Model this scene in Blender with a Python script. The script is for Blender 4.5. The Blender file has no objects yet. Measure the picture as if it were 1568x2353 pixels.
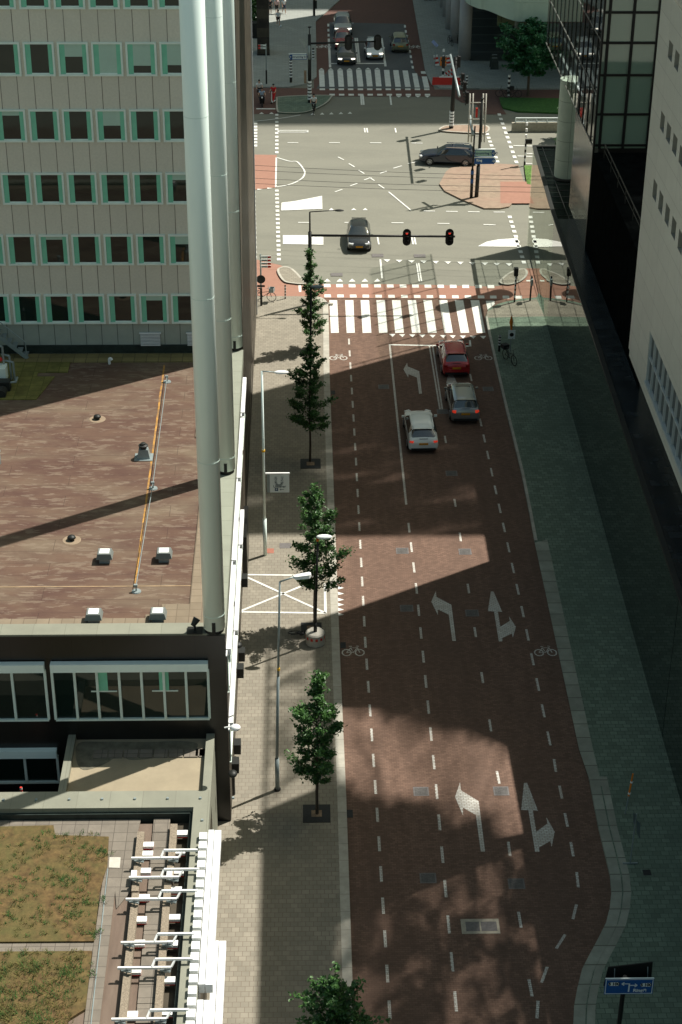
import bpy, bmesh, math, random
from mathutils import Vector, Matrix
from mathutils.geometry import tessellate_polygon
random.seed(7)
S = bpy.context.scene
C = S.collection
rad = math.radians

# ------------------------------------------------------------------ camera
def _rot(p, y, r):
    cp, sp = math.cos(p), math.sin(p)
    f = Vector((0, cp, -sp)); u = Vector((0, sp, cp)); x = Vector((1, 0, 0))
    c, s = math.cos(r), math.sin(r)
    x, u = c*x + s*u, -s*x + c*u
    m = Matrix.Rotation(y, 3, 'Z')
    return m @ x, m @ u, m @ f
FOC, CX, CY = 4073.3, 784.0, 1176.5
EYE = Vector((0, 0, 48.0))
AX, AU, AF = _rot(rad(29.91), rad(-1.403), rad(0.3707))
cam_d = bpy.data.cameras.new('street_camera')
cam = bpy.data.objects.new('street_camera', cam_d); C.objects.link(cam)
cam.matrix_world = Matrix(((AX.x, AU.x, -AF.x, EYE.x), (AX.y, AU.y, -AF.y, EYE.y), (AX.z, AU.z, -AF.z, EYE.z), (0, 0, 0, 1)))
cam_d.sensor_fit = 'VERTICAL'; cam_d.sensor_height = 36.0; cam_d.sensor_width = 24.0
cam_d.lens = FOC/2353*36
cam_d.clip_start = 0.5; cam_d.clip_end = 5000
S.camera = cam

# ------------------------------------------------------------------ light
SUN_AZ, SUN_EL = rad(58.5), rad(56)          # azimuth clockwise from the street axis (+Y)
w = bpy.data.worlds.new('World'); S.world = w; w.use_nodes = True
nt = w.node_tree; bg = nt.nodes['Background']
sky = nt.nodes.new('ShaderNodeTexSky'); sky.sky_type = 'NISHITA'; sky.sun_disc = False
sky.sun_elevation = SUN_EL; sky.sun_rotation = SUN_AZ; sky.air_density = 1.0; sky.dust_density = 2.5; sky.ozone_density = 1.0
wb = nt.nodes.new('ShaderNodeMix'); wb.data_type = 'RGBA'; wb.blend_type = 'MULTIPLY'; wb.inputs[0].default_value = 1.0
wb.inputs[7].default_value = (1.0, 1.05, 0.80, 1)          # white balance of the photograph
nt.links.new(sky.outputs[0], wb.inputs[6]); nt.links.new(wb.outputs[2], bg.inputs[0]); bg.inputs[1].default_value = 0.088
sd = bpy.data.lights.new('sun', 'SUN'); sd.energy = 5.0; sd.angle = rad(0.5); sd.color = (1.0, 0.95, 0.87)
sun = bpy.data.objects.new('sun', sd); C.objects.link(sun)
SDIR = Vector((math.sin(SUN_AZ)*math.cos(SUN_EL), math.cos(SUN_AZ)*math.cos(SUN_EL), math.sin(SUN_EL)))
sun.location = SDIR*200; sun.rotation_euler = (-SDIR).to_track_quat('-Z', 'Y').to_euler()
S.view_settings.view_transform = 'Standard'; S.view_settings.look = 'None'
S.view_settings.exposure = 0.5; S.view_settings.gamma = 1.0
S.render.engine = 'CYCLES'
S.cycles.max_bounces = 7; S.cycles.diffuse_bounces = 4; S.cycles.glossy_bounces = 4
S.cycles.caustics_reflective = False; S.cycles.caustics_refractive = False
S.cycles.sample_clamp_indirect = 6

# ------------------------------------------------------------------ points from the survey of the photograph
def ray(px, py): return AX*((px-CX)/FOC) - AU*((py-CY)/FOC) + AF
def g(px, py, z=0.0):
    r = ray(px, py); return EYE + r*((z-EYE.z)/r.z)
def gy(px, py, Y):
    r = ray(px, py); return EYE + r*(Y/r.y)
def gx(px, py, X):
    r = ray(px, py); return EYE + r*(X/r.x)
def G(pts, z=0.0): return [g(x, y, z).xy[:] for x, y in pts]
def smooth_path(P, n=6, closed=False):
    P = [Vector(p) for p in P]; out = []; N = len(P)
    rng = range(N) if closed else range(N-1)
    for i in rng:
        if closed: a, b, c, d = P[i-1], P[i], P[(i+1) % N], P[(i+2) % N]
        else: a, b, c, d = P[max(i-1, 0)], P[i], P[i+1], P[min(i+2, N-1)]
        for k in range(n):
            t = k/n
            out.append(0.5*((2*b) + (c-a)*t + (2*a-5*b+4*c-d)*t*t + (3*b-a-3*c+d)*t**3))
    if not closed: out.append(P[-1])
    return [tuple(p) for p in out]

# ------------------------------------------------------------------ scene helpers
def tag(o, label=None, cat=None, group=None, kind=None):
    if label: o['label'] = label
    if cat: o['category'] = cat
    if group: o['group'] = group
    if kind: o['kind'] = kind
    return o
def thing(name, label, cat, loc=(0, 0, 0), rz=0.0, group=None):
    o = bpy.data.objects.new(name, None); C.objects.link(o); o.empty_display_size = 0.3
    o.location = loc; o.rotation_euler = (0, 0, rz)
    return tag(o, label, cat, group)
KIDS = {}
def base_of(o):
    p = Vector((0, 0, 0))
    while o is not None:
        p += o.location; o = o.parent
    return p
def link(name, me, mat, parent=None, smooth=False):
    o = bpy.data.objects.new(name, me); C.objects.link(o)
    if mat and not me.materials: me.materials.append(mat)
    if smooth: me.shade_smooth()
    if parent is not None:
        o.parent = parent; KIDS.setdefault(parent.name, []).append(o)
    return o
def copy_tree(o, parent=None, loc=None, rz=None, label=None, group=None, scale=None):
    c = o.copy(); C.objects.link(c)
    if parent is not None:
        c.parent = parent; KIDS.setdefault(parent.name, []).append(c)
    if loc is not None: c.location = loc
    if rz is not None: c.rotation_euler = (0, 0, rz)
    if scale is not None: c.scale = scale
    if label: c['label'] = label
    if group: c['group'] = group
    for ch in list(KIDS.get(o.name, [])): copy_tree(ch, c)
    return c
class MB:
    def __init__(s): s.v = []; s.f = []
    def add(s, vs, fs):
        n = len(s.v); s.v += [Vector(v) for v in vs]; s.f += [tuple(i+n for i in f) for f in fs]; return s
    def box(s, x0, x1, y0, y1, z0, z1):
        return s.add([(x0, y0, z0), (x1, y0, z0), (x1, y1, z0), (x0, y1, z0), (x0, y0, z1), (x1, y0, z1), (x1, y1, z1), (x0, y1, z1)],
                     [(0, 3, 2, 1), (4, 5, 6, 7), (0, 1, 5, 4), (1, 2, 6, 5), (2, 3, 7, 6), (3, 0, 4, 7)])
    def obox(s, c, size, rz=0.0, m=None):
        hx, hy, hz = size[0]/2, size[1]/2, size[2]/2
        m = m or Matrix.Rotation(rz, 3, 'Z'); c = Vector(c)
        vs = [c + m @ Vector((x*hx, y*hy, z*hz)) for z in (-1, 1) for x, y in ((-1, -1), (1, -1), (1, 1), (-1, 1))]
        return s.add(vs, [(0, 3, 2, 1), (4, 5, 6, 7), (0, 1, 5, 4), (1, 2, 6, 5), (2, 3, 7, 6), (3, 0, 4, 7)])
    def bar(s, a, b, wd, ht=None, up=(0, 0, 1)):
        a, b = Vector(a), Vector(b); ht = ht or wd; d = (b-a); L = d.length; d.normalize()
        u = Vector(up); 
        if abs(d.dot(u)) > 0.99: u = Vector((1, 0, 0))
        sd_ = d.cross(u).normalized(); u = sd_.cross(d)
        return s.obox((a+b)/2, (L, wd, ht), m=Matrix((d, sd_, u)).transposed())
    def cyl(s, a, b, r0, r1=None, n=12, cap=True):
        a, b = Vector(a), Vector(b); r1 = r0 if r1 is None else r1
        d = (b-a).normalized(); u = Vector((1, 0, 0)) if abs(d.x) < 0.9 else Vector((0, 1, 0))
        u = (u - d*u.dot(d)).normalized(); v = d.cross(u)
        vs = []
        for p, r in ((a, r0), (b, r1)):
            for i in range(n):
                t = 2*math.pi*i/n; vs.append(p + u*(r*math.cos(t)) + v*(r*math.sin(t)))
        fs = [(i, (i+1) % n, n+(i+1) % n, n+i) for i in range(n)]
        if cap: fs += [tuple(range(n-1, -1, -1)), tuple(range(n, 2*n))]
        return s.add(vs, fs)
    def tube(s, pts, r, n=8):
        for a, b in zip(pts[:-1], pts[1:]): s.cyl(a, b, r, r, n)
        return s
    def prism(s, P, z0, z1):
        P = [tuple(p)[:2] for p in P]; n = len(P)
        A = sum(P[i][0]*P[(i+1) % n][1]-P[(i+1) % n][0]*P[i][1] for i in range(n))
        if A < 0: P = P[::-1]
        vs = [(x, y, z0) for x, y in P] + [(x, y, z1) for x, y in P]
        return s.add(vs, [tuple(range(n, 2*n)), tuple(range(n-1, -1, -1))] + [(i, (i+1) % n, n+(i+1) % n, n+i) for i in range(n)])
    def sheet(s, P, z):
        P = [tuple(p)[:2] for p in P]; n = len(P)
        A = sum(P[i][0]*P[(i+1) % n][1]-P[(i+1) % n][0]*P[i][1] for i in range(n))
        if A < 0: P = P[::-1]
        return s.add([(x, y, z) for x, y in P], [tuple(range(n))])
    def quad(s, *p): return s.add(p, [tuple(range(len(p)))])
    def strip(s, path, wd, z):
        """flat painted band following a 2-D path"""
        P = [Vector(p).to_2d() for p in path]; L = []; R = []
        for i, p in enumerate(P):
            d = (P[min(i+1, len(P)-1)] - P[max(i-1, 0)]).normalized(); nrm = Vector((-d.y, d.x))*(wd/2)
            L.append(p+nrm); R.append(p-nrm)
        for i in range(len(P)-1):
            s.add([(R[i].x, R[i].y, z), (R[i+1].x, R[i+1].y, z), (L[i+1].x, L[i+1].y, z), (L[i].x, L[i].y, z)], [(0, 1, 2, 3)])
        return s
    def ball(s, c, r, nu=10, nv=7, sc=(1, 1, 1)):
        c = Vector(c); vs = []; fs = []
        for j in range(nv+1):
            th = math.pi*j/nv
            for i in range(nu):
                ph = 2*math.pi*i/nu
                vs.append(c + Vector((r*sc[0]*math.sin(th)*math.cos(ph), r*sc[1]*math.sin(th)*math.sin(ph), r*sc[2]*math.cos(th))))
        for j in range(nv):
            for i in range(nu):
                fs.append((j*nu+i, (j+1)*nu+i, (j+1)*nu+(i+1) % nu, j*nu+(i+1) % nu))
        return s.add(vs, fs)
    def torus(s, c, R, r, axis='X', n=20, m=6):
        c = Vector(c); vs = []; fs = []
        for i in range(n):
            t = 2*math.pi*i/n
            for j in range(m):
                q = 2*math.pi*j/m; rr = R + r*math.cos(q); h = r*math.sin(q)
                p = {'X': (h, rr*math.cos(t), rr*math.sin(t)), 'Y': (rr*math.cos(t), h, rr*math.sin(t)), 'Z': (rr*math.cos(t), rr*math.sin(t), h)}[axis]
                vs.append(c+Vector(p))
        for i in range(n):
            for j in range(m):
                fs.append((i*m+j, i*m+(j+1) % m, ((i+1) % n)*m+(j+1) % m, ((i+1) % n)*m+j))
        return s.add(vs, fs)
    def lathe(s, c, prof, n=14):
        c = Vector(c); vs = []; fs = []
        for r, z in prof:
            for i in range(n):
                t = 2*math.pi*i/n; vs.append(c+Vector((r*math.cos(t), r*math.sin(t), z)))
        for k in range(len(prof)-1):
            for i in range(n): fs.append((k*n+i, k*n+(i+1) % n, (k+1)*n+(i+1) % n, (k+1)*n+i))
        fs.append(tuple(range((len(prof)-1)*n, len(prof)*n)))
        return s.add(vs, fs)
    def build(s, name, mat, parent=None, smooth=False, label=None, cat=None, group=None, kind=None):
        off = base_of(parent) if parent is not None else Vector((0, 0, 0))
        me = bpy.data.meshes.new(name)
        me.from_pydata([tuple(v-off) for v in s.v], [], s.f); me.validate(); me.update()
        return tag(link(name, me, mat, parent, smooth), label, cat, group, kind)
def text_mesh(name, body, size, mat, parent, M, extr=0.004, bold=0.0, align='CENTER'):
    """raised lettering; M places the text plane (x right, y up) in the parent's space"""
    cu = bpy.data.curves.new(name, 'FONT'); cu.body = body; cu.size = size; cu.extrude = extr; cu.align_x = align; cu.align_y = 'CENTER'; cu.offset = bold
    o = bpy.data.objects.new(name, cu); C.objects.link(o)
    bpy.context.view_layer.update()
    me = bpy.data.meshes.new_from_object(o.evaluated_get(bpy.context.evaluated_depsgraph_get()))
    bpy.data.objects.remove(o); me.transform(M); me.materials.clear()
    return link(name, me, mat, parent)

def build_pieces(mb, name, m, parent, nv=None):
    """each separate ring of a builder becomes a part of its own"""
    seen = {}; 
    par = list(range(len(mb.v)))
    def find(i):
        while par[i] != i: par[i] = par[par[i]]; i = par[i]
        return i
    for f in mb.f:
        for i in f[1:]: par[find(i)] = find(f[0])
    groups = {}
    for f in mb.f: groups.setdefault(find(f[0]), []).append(f)
    out = []
    for fs in groups.values():
        ids = sorted({i for f in fs for i in f}); mp = {i: k for k, i in enumerate(ids)}; b = MB(); b.v = [mb.v[i] for i in ids]; b.f = [tuple(mp[i] for i in f) for f in fs]
        out.append(b.build(name, m, parent))
    return out
# ------------------------------------------------------------------ materials
class NT:
    def __init__(s, m): s.t = m.node_tree; s.bs = s.t.nodes['Principled BSDF']; s.out = s.t.nodes['Material Output']
    def n(s, typ, **kw):
        nd = s.t.nodes.new(typ)
        for k, v in kw.items():
            if k.startswith('i_'): nd.inputs[k[2:].replace('_', ' ')].default_value = v
            else: setattr(nd, k, v)
        return nd
    def l(s, a, b): s.t.links.new(a, b)
def rgba(c): return (c[0], c[1], c[2], 1.0)
def plane_vec(T, plane):
    tc = T.n('ShaderNodeTexCoord'); sep = T.n('ShaderNodeSeparateXYZ'); cmb = T.n('ShaderNodeCombineXYZ')
    T.l(tc.outputs['Object'], sep.inputs[0])
    a, b = {'XY': (0, 1), 'YX': (1, 0), 'XZ': (0, 2), 'YZ': (1, 2), 'ZX': (2, 0), 'ZY': (2, 1)}[plane]
    T.l(sep.outputs[a], cmb.inputs[0]); T.l(sep.outputs[b], cmb.inputs[1])
    return tc, cmb
def mat(name, col, rough=0.75, metal=0.0, var=0.12, scale=3.0, col2=None, stain=0.0, stain_scale=0.25, stain_col=None,
        brick=None, plane='XY', bump=0.0, spec=0.3, coat=0.0, emit=None, estr=0.0, stretch=None):
    """brick = (width, height, mortar, offset, joint colour, per-brick variation)"""
    m = bpy.data.materials.new(name); m.use_nodes = True; T = NT(m); B = T.bs
    B.inputs['Roughness'].default_value = rough; B.inputs['Metallic'].default_value = metal
    B.inputs['Specular IOR Level'].default_value = spec; B.inputs['Coat Weight'].default_value = coat
    if emit: B.inputs['Emission Color'].default_value = rgba(emit); B.inputs['Emission Strength'].default_value = estr
    if var == 0 and not brick and not stain:
        B.inputs['Base Color'].default_value = rgba(col); return m
    tc, vec = plane_vec(T, plane)
    src = tc.outputs['Object']
    if stretch:
        mp = T.n('ShaderNodeMapping'); mp.inputs['Scale'].default_value = stretch; T.l(src, mp.inputs[0]); src = mp.outputs[0]
    nz = T.n('ShaderNodeTexNoise', i_Scale=scale, i_Detail=5.0, i_Roughness=0.62); T.l(src, nz.inputs['Vector'])
    lo = [c*(1-var) for c in col]; hi = [min(1, c*(1+var)) for c in (col2 or col)]
    mr = T.n('ShaderNodeMapRange'); mr.inputs[1].default_value = 0.3; mr.inputs[2].default_value = 0.7; T.l(nz.outputs[0], mr.inputs[0])
    mx = T.n('ShaderNodeMix', data_type='RGBA'); mx.inputs[6].default_value = rgba(lo); mx.inputs[7].default_value = rgba(hi)
    T.l(mr.outputs[0], mx.inputs[0]); cur = mx.outputs[2]
    hgt = nz.outputs[0]
    if brick:
        bw, bh, mo, off, jc, bv = brick
        br = T.n('ShaderNodeTexBrick', offset=off, i_Scale=1.0, i_Mortar_Size=mo, i_Mortar_Smooth=0.15, i_Brick_Width=bw, i_Row_Height=bh)
        br.inputs['Color1'].default_value = (1-bv, 1-bv, 1-bv, 1); br.inputs['Color2'].default_value = (1+bv*0.6, 1+bv*0.6, 1+bv*0.6, 1)
        br.inputs['Mortar'].default_value = (1, 1, 1, 1); br.inputs['Bias'].default_value = 0.0
        T.l(vec.outputs[0], br.inputs['Vector'])
        mu = T.n('ShaderNodeMix', data_type='RGBA', blend_type='MULTIPLY'); mu.inputs[0].default_value = 1.0
        T.l(cur, mu.inputs[6]); T.l(br.outputs['Color'], mu.inputs[7])
        mj = T.n('ShaderNodeMix', data_type='RGBA'); mj.inputs[7].default_value = rgba(jc)
        T.l(br.outputs['Fac'], mj.inputs[0]); T.l(mu.outputs[2], mj.inputs[6]); cur = mj.outputs[2]
    if stain:
        n2 = T.n('ShaderNodeTexNoise', i_Scale=stain_scale, i_Detail=6.0, i_Roughness=0.7, i_Distortion=0.6); T.l(src, n2.inputs['Vector'])
        m2 = T.n('ShaderNodeMapRange'); m2.inputs[1].default_value = 0.42; m2.inputs[2].default_value = 0.68; m2.inputs[4].default_value = stain
        T.l(n2.outputs[0], m2.inputs[0])
        ms = T.n('ShaderNodeMix', data_type='RGBA'); ms.inputs[7].default_value = rgba(stain_col or [c*0.5 for c in col])
        T.l(m2.outputs[0], ms.inputs[0]); T.l(cur, ms.inputs[6]); cur = ms.outputs[2]
    T.l(cur, B.inputs['Base Color'])
    if bump:
        bp = T.n('ShaderNodeBump', i_Strength=bump, i_Distance=0.02)
        if brick:
            iv = T.n('ShaderNodeMath', operation='SUBTRACT'); iv.inputs[0].default_value = 1.0; T.l(br.outputs['Fac'], iv.inputs[1]); T.l(iv.outputs[0], bp.inputs['Height'])
        else: T.l(hgt, bp.inputs['Height'])
        T.l(bp.outputs[0], B.inputs['Normal'])
    return m
def mirror_glass(name, col, rough=0.02, spec=1.0, metal=0.0, wav=0.0, wscale=1.5):
    m = bpy.data.materials.new(name); m.use_nodes = True; T = NT(m); B = T.bs
    B.inputs['Base Color'].default_value = rgba(col); B.inputs['Roughness'].default_value = rough
    B.inputs['Metallic'].default_value = metal; B.inputs['Specular IOR Level'].default_value = spec; B.inputs['IOR'].default_value = 1.9
    if wav:
        tc = T.n('ShaderNodeTexCoord'); nz = T.n('ShaderNodeTexNoise', i_Scale=wscale, i_Detail=1.5); T.l(tc.outputs['Object'], nz.inputs['Vector'])
        bp = T.n('ShaderNodeBump', i_Strength=wav, i_Distance=0.02); T.l(nz.outputs[0], bp.inputs['Height']); T.l(bp.outputs[0], B.inputs['Normal'])
    return m
def light_mask(name, col, lo, hi, scale=(0.5, 0.5, 1.4), a=0.45, b=0.62):
    """woven sun-screen: lets part of the light through in patches"""
    m = bpy.data.materials.new(name); m.use_nodes = True; T = NT(m); B = T.bs
    B.inputs['Base Color'].default_value = rgba(col); B.inputs['Roughness'].default_value = 0.5
    tc = T.n('ShaderNodeTexCoord'); mp = T.n('ShaderNodeMapping'); mp.inputs['Scale'].default_value = scale; T.l(tc.outputs['Object'], mp.inputs[0])
    nz = T.n('ShaderNodeTexNoise', i_Scale=1.0, i_Detail=2.0, i_Roughness=0.6, i_Distortion=0.5); T.l(mp.outputs[0], nz.inputs['Vector'])
    mr = T.n('ShaderNodeMapRange', interpolation_type='SMOOTHSTEP'); mr.inputs[1].default_value = a; mr.inputs[2].default_value = b; mr.inputs[3].default_value = lo; mr.inputs[4].default_value = hi
    T.l(nz.outputs[0], mr.inputs[0])
    tr = T.n('ShaderNodeBsdfTransparent'); mx = T.n('ShaderNodeMixShader')
    T.l(mr.outputs[0], mx.inputs[0]); T.l(B.outputs[0], mx.inputs[1]); T.l(tr.outputs[0], mx.inputs[2]); T.l(mx.outputs[0], T.out.inputs[0])
    return m
def leaf_mat(name, col, col2):
    m = bpy.data.materials.new(name); m.use_nodes = True; T = NT(m); B = T.bs
    tc = T.n('ShaderNodeTexCoord'); nz = T.n('ShaderNodeTexNoise', i_Scale=3.5, i_Detail=3.0); T.l(tc.outputs['Object'], nz.inputs['Vector'])
    mr = T.n('ShaderNodeMapRange'); mr.inputs[1].default_value = 0.35; mr.inputs[2].default_value = 0.65; T.l(nz.outputs[0], mr.inputs[0])
    mx = T.n('ShaderNodeMix', data_type='RGBA'); mx.inputs[6].default_value = rgba(col); mx.inputs[7].default_value = rgba(col2)
    T.l(mr.outputs[0], mx.inputs[0]); T.l(mx.outputs[2], B.inputs['Base Color'])
    B.inputs['Roughness'].default_value = 0.45; B.inputs['Specular IOR Level'].default_value = 0.45
    tl = T.n('ShaderNodeBsdfTranslucent'); T.l(mx.outputs[2], tl.inputs[0]); ms = T.n('ShaderNodeMixShader'); ms.inputs[0].default_value = 0.22
    T.l(B.outputs[0], ms.inputs[1]); T.l(tl.outputs[0], ms.inputs[2]); T.l(ms.outputs[0], T.out.inputs[0])
    return m
M = {}
M['asphalt'] = mat('asphalt', (0.195, 0.192, 0.155), 0.9, var=0.1, scale=14, stain=0.6, stain_scale=0.2, stain_col=(0.145, 0.144, 0.118), stretch=(0.45, 1.4, 1))
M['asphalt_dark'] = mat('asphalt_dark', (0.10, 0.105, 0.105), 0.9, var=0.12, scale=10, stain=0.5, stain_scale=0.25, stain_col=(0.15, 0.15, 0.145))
M['road_brick'] = mat('road_brick', (0.160, 0.100, 0.072), 0.88, var=0.15, scale=1.3, brick=(0.21, 0.105, 0.007, 0.5, (0.10, 0.055, 0.038), 0.22), stain=0.6, stain_scale=0.3, stain_col=(0.105, 0.067, 0.049), bump=0.25, stretch=(1.6, 0.22, 1))
M['path_red'] = mat('path_red', (0.30, 0.16, 0.115), 0.9, var=0.07, scale=3, stain=0.35, stain_scale=0.4, stain_col=(0.27, 0.14, 0.1))
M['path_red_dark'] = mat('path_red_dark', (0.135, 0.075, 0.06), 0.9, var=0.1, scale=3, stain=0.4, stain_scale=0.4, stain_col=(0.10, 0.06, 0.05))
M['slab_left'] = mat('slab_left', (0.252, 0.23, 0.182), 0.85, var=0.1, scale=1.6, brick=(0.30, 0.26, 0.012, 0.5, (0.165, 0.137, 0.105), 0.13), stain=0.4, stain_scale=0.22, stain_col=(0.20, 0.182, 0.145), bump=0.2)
M['slab_right'] = mat('slab_right', (0.155, 0.205, 0.15), 0.8, var=0.13, scale=1.2, brick=(0.34, 0.26, 0.012, 0.5, (0.065, 0.088, 0.066), 0.24), stain=0.6, stain_scale=0.3, stain_col=(0.095, 0.135, 0.10), bump=0.2)  # green tint puts light bounced off the green glass into the colour
M['slab_far'] = mat('slab_far', (0.30, 0.315, 0.285), 0.85, var=0.08, scale=0.8, brick=(0.6, 0.4, 0.014, 0.5, (0.2, 0.21, 0.19), 0.08), stain=0.4, stain_scale=0.14, stain_col=(0.22, 0.235, 0.215))
M['slab_tan'] = mat('slab_tan', (0.275, 0.21, 0.152), 0.9, var=0.12, scale=1.5, brick=(0.3, 0.2, 0.01, 0.5, (0.24, 0.18, 0.13), 0.12), stain=0.4, stain_scale=0.3, stain_col=(0.32, 0.195, 0.15))
M['kerb'] = mat('kerb', (0.40, 0.38, 0.32), 0.85, var=0.14, scale=3, brick=(1.0, 30.0, 0.012, 0.0, (0.2, 0.19, 0.16), 0.1), plane='YX', stain=0.4, stain_scale=1.0, stain_col=(0.3, 0.29, 0.25))
M['kerb_slab'] = mat('kerb_slab', (0.30, 0.31, 0.25), 0.85, var=0.15, scale=2, brick=(1.0, 30.0, 0.03, 0.0, (0.13, 0.13, 0.1), 0.18), plane='YX', stain=0.45, stain_scale=0.9, stain_col=(0.2, 0.215, 0.17))
M['paint'] = mat('paint', (0.70, 0.71, 0.66), 0.7, var=0.08, scale=5, stain=0.55, stain_scale=1.6, stain_col=(0.5, 0.48, 0.43))
M['paint_worn'] = mat('paint_worn', (0.60, 0.60, 0.55), 0.75, var=0.15, scale=7, brick=(0.21, 0.105, 0.014, 0.5, (0.30, 0.25, 0.2), 0.12), stain=0.6, stain_scale=1.2, stain_col=(0.36, 0.31, 0.26))
M['grass'] = mat('grass', (0.06, 0.13, 0.03), 0.95, var=0.5, scale=6, col2=(0.09, 0.17, 0.035), bump=0.6)
M['grass_far'] = mat('grass_far', (0.04, 0.11, 0.025), 0.95, var=0.3, scale=5, bump=0.5)
M['panel'] = mat('panel', (0.66, 0.63, 0.53), 0.85, var=0.07, scale=9, brick=(0.8065, 400, 0.02, 0.0, (0.17, 0.145, 0.12), 0.05), plane='XZ', stain=0.35, stain_scale=0.35, stain_col=(0.55, 0.525, 0.44), bump=0.3)
M['panel_base'] = mat('panel_base', (0.36, 0.39, 0.34), 0.8, var=0.07, scale=2, brick=(0.8065, 3.24, 0.02, 0.0, (0.11, 0.12, 0.11), 0.05), plane='XZ', stain=0.3, stain_scale=0.5, stain_col=(0.30, 0.34, 0.30))
M['frame_white'] = mat('frame_white', (0.72, 0.82, 0.75), 0.45, var=0.05, scale=2)
M['white_metal'] = mat('white_metal', (0.80, 0.82, 0.82), 0.4, var=0.04, scale=1.2, stain=0.25, stain_scale=0.8, stain_col=(0.66, 0.68, 0.68))
M['window_dark'] = mirror_glass('window_dark', (0.010, 0.02, 0.016), 0.03, 0.22, wav=0.12, wscale=1.0)
M['curtain'] = mat('curtain', (0.19, 0.56, 0.39), 0.4, var=0.1, scale=1.5, coat=0.2, plane='XZ')
M['blind'] = mat('blind', (0.40, 0.56, 0.47), 0.6, var=0.05, scale=2, coat=0.2)
M['dark_stone'] = mat('dark_stone', (0.062, 0.054, 0.04), 0.45, var=0.35, scale=0.7, spec=0.12, stain=0.6, stain_scale=0.5, stain_col=(0.095, 0.08, 0.062), plane='YZ', brick=(1.3, 0.9, 0.012, 0.5, (0.03, 0.027, 0.024), 0.2))
M['black_stone'] = mat('black_stone', (0.012, 0.012, 0.011), 0.3, var=0.25, scale=1.0, spec=0.5, plane='XZ', brick=(1.2, 1.9, 0.012, 0.0, (0.004, 0.004, 0.004), 0.2))
M['green_stone'] = mat('green_stone', (0.02, 0.03, 0.026), 0.5, var=0.4, scale=2.5, spec=0.3)
M['roof_brown_base'] = mat('roof_brown', (0.108, 0.068, 0.048), 0.9, var=0.28, scale=1.0, col2=(0.14, 0.075, 0.055), stretch=(0.55, 2.8, 1), stain=0.75, stain_scale=0.42, stain_col=(0.19, 0.15, 0.10), bump=0.25, brick=(7.0, 0.62, 0.014, 0.3, (0.075, 0.04, 0.03), 0.14))
M['roof_moss'] = mat('roof_moss', (0.15, 0.14, 0.04), 0.95, var=0.3, scale=2, brick=(0.62, 0.55, 0.02, 0.0, (0.09, 0.09, 0.02), 0.2))
M['roof_tile'] = mat('roof_tile', (0.21, 0.168, 0.118), 0.9, var=0.12, scale=1.5, brick=(0.5, 0.5, 0.02, 0.0, (0.13, 0.1, 0.07), 0.12), stain=0.4, stain_scale=0.6, stain_col=(0.2, 0.16, 0.11))
M['coping'] = mat('coping', (0.225, 0.228, 0.178), 0.7, var=0.08, scale=1.0, brick=(1.25, 60, 0.014, 0.0, (0.17, 0.17, 0.13), 0.06), stain=0.35, stain_scale=0.8, stain_col=(0.18, 0.184, 0.145))
M['coping_side'] = mat('coping_side', (0.25, 0.265, 0.21), 0.7, var=0.08, scale=1.0, brick=(1.25, 60, 0.014, 0.0, (0.17, 0.18, 0.14), 0.06), plane='YX')
M['terrace'] = mat('terrace', (0.30, 0.255, 0.175), 0.9, var=0.1, scale=1.2, stain=0.4, stain_scale=0.4, stain_col=(0.24, 0.2, 0.14))
M['steel_pale'] = mat('steel_pale', (0.83, 0.95, 0.89), 0.3, var=0.04, scale=0.6, spec=0.5, coat=0.15, stretch=(1, 1, 0.15))
M['steel_dark'] = mat('steel_dark', (0.02, 0.022, 0.02), 0.5, var=0.1, scale=3)
M['galv'] = mat('galv', (0.27, 0.32, 0.32), 0.4, 0.25, var=0.12, scale=3)
M['black'] = mat('black', (0.012, 0.013, 0.012), 0.5, var=0.0)
M['black_gloss'] = mat('black_gloss', (0.008, 0.008, 0.008), 0.25, var=0.0)
M['rubber'] = mat('rubber', (0.018, 0.018, 0.018), 0.8, var=0.0)
M['white'] = mat('white', (0.78, 0.79, 0.77), 0.5, var=0.03)
M['red'] = mat('red', (0.55, 0.035, 0.025), 0.5, var=0.05)
M['orange'] = mat('orange', (0.75, 0.22, 0.02), 0.5, var=0.05)
M['yellow'] = mat('yellow', (0.75, 0.42, 0.03), 0.6, var=0.06)
M['blue_sign'] = mat('blue_sign', (0.015, 0.09, 0.30), 0.35, var=0.03)
M['blue_dark'] = mat('blue_dark', (0.02, 0.05, 0.13), 0.4, var=0.03)
M['sign_white'] = mat('sign_white', (0.76, 0.82, 0.79), 0.4, var=0.02)
M['sign_mint'] = mat('sign_mint', (0.34, 0.52, 0.43), 0.4, var=0.03)
M['grey_emblem'] = mat('grey_emblem', (0.12, 0.16, 0.17), 0.5, var=0.0)
M['concrete'] = mat('concrete', (0.36, 0.33, 0.26), 0.9, var=0.18, scale=5, stain=0.4, stain_scale=1.5, stain_col=(0.26, 0.235, 0.18), bump=0.3)
M['concrete_light'] = mat('concrete_light', (0.48, 0.46, 0.40), 0.85, var=0.1, scale=4)
M['aggregate'] = mat('aggregate', (0.235, 0.195, 0.145), 0.95, var=0.4, scale=22, bump=0.6)
M['paving_grey'] = mat('paving_grey', (0.185, 0.162, 0.132), 0.9, var=0.12, scale=2, brick=(0.5, 0.5, 0.014, 0.0, (0.09, 0.078, 0.065), 0.14), stain=0.35, stain_scale=1.0, stain_col=(0.145, 0.125, 0.10))
M['roof_tar'] = mat('roof_tar', (0.135, 0.098, 0.075), 0.9, var=0.15, scale=2, stretch=(2.5, 0.4, 1), stain=0.4, stain_scale=0.6, stain_col=(0.19, 0.15, 0.115))
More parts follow.
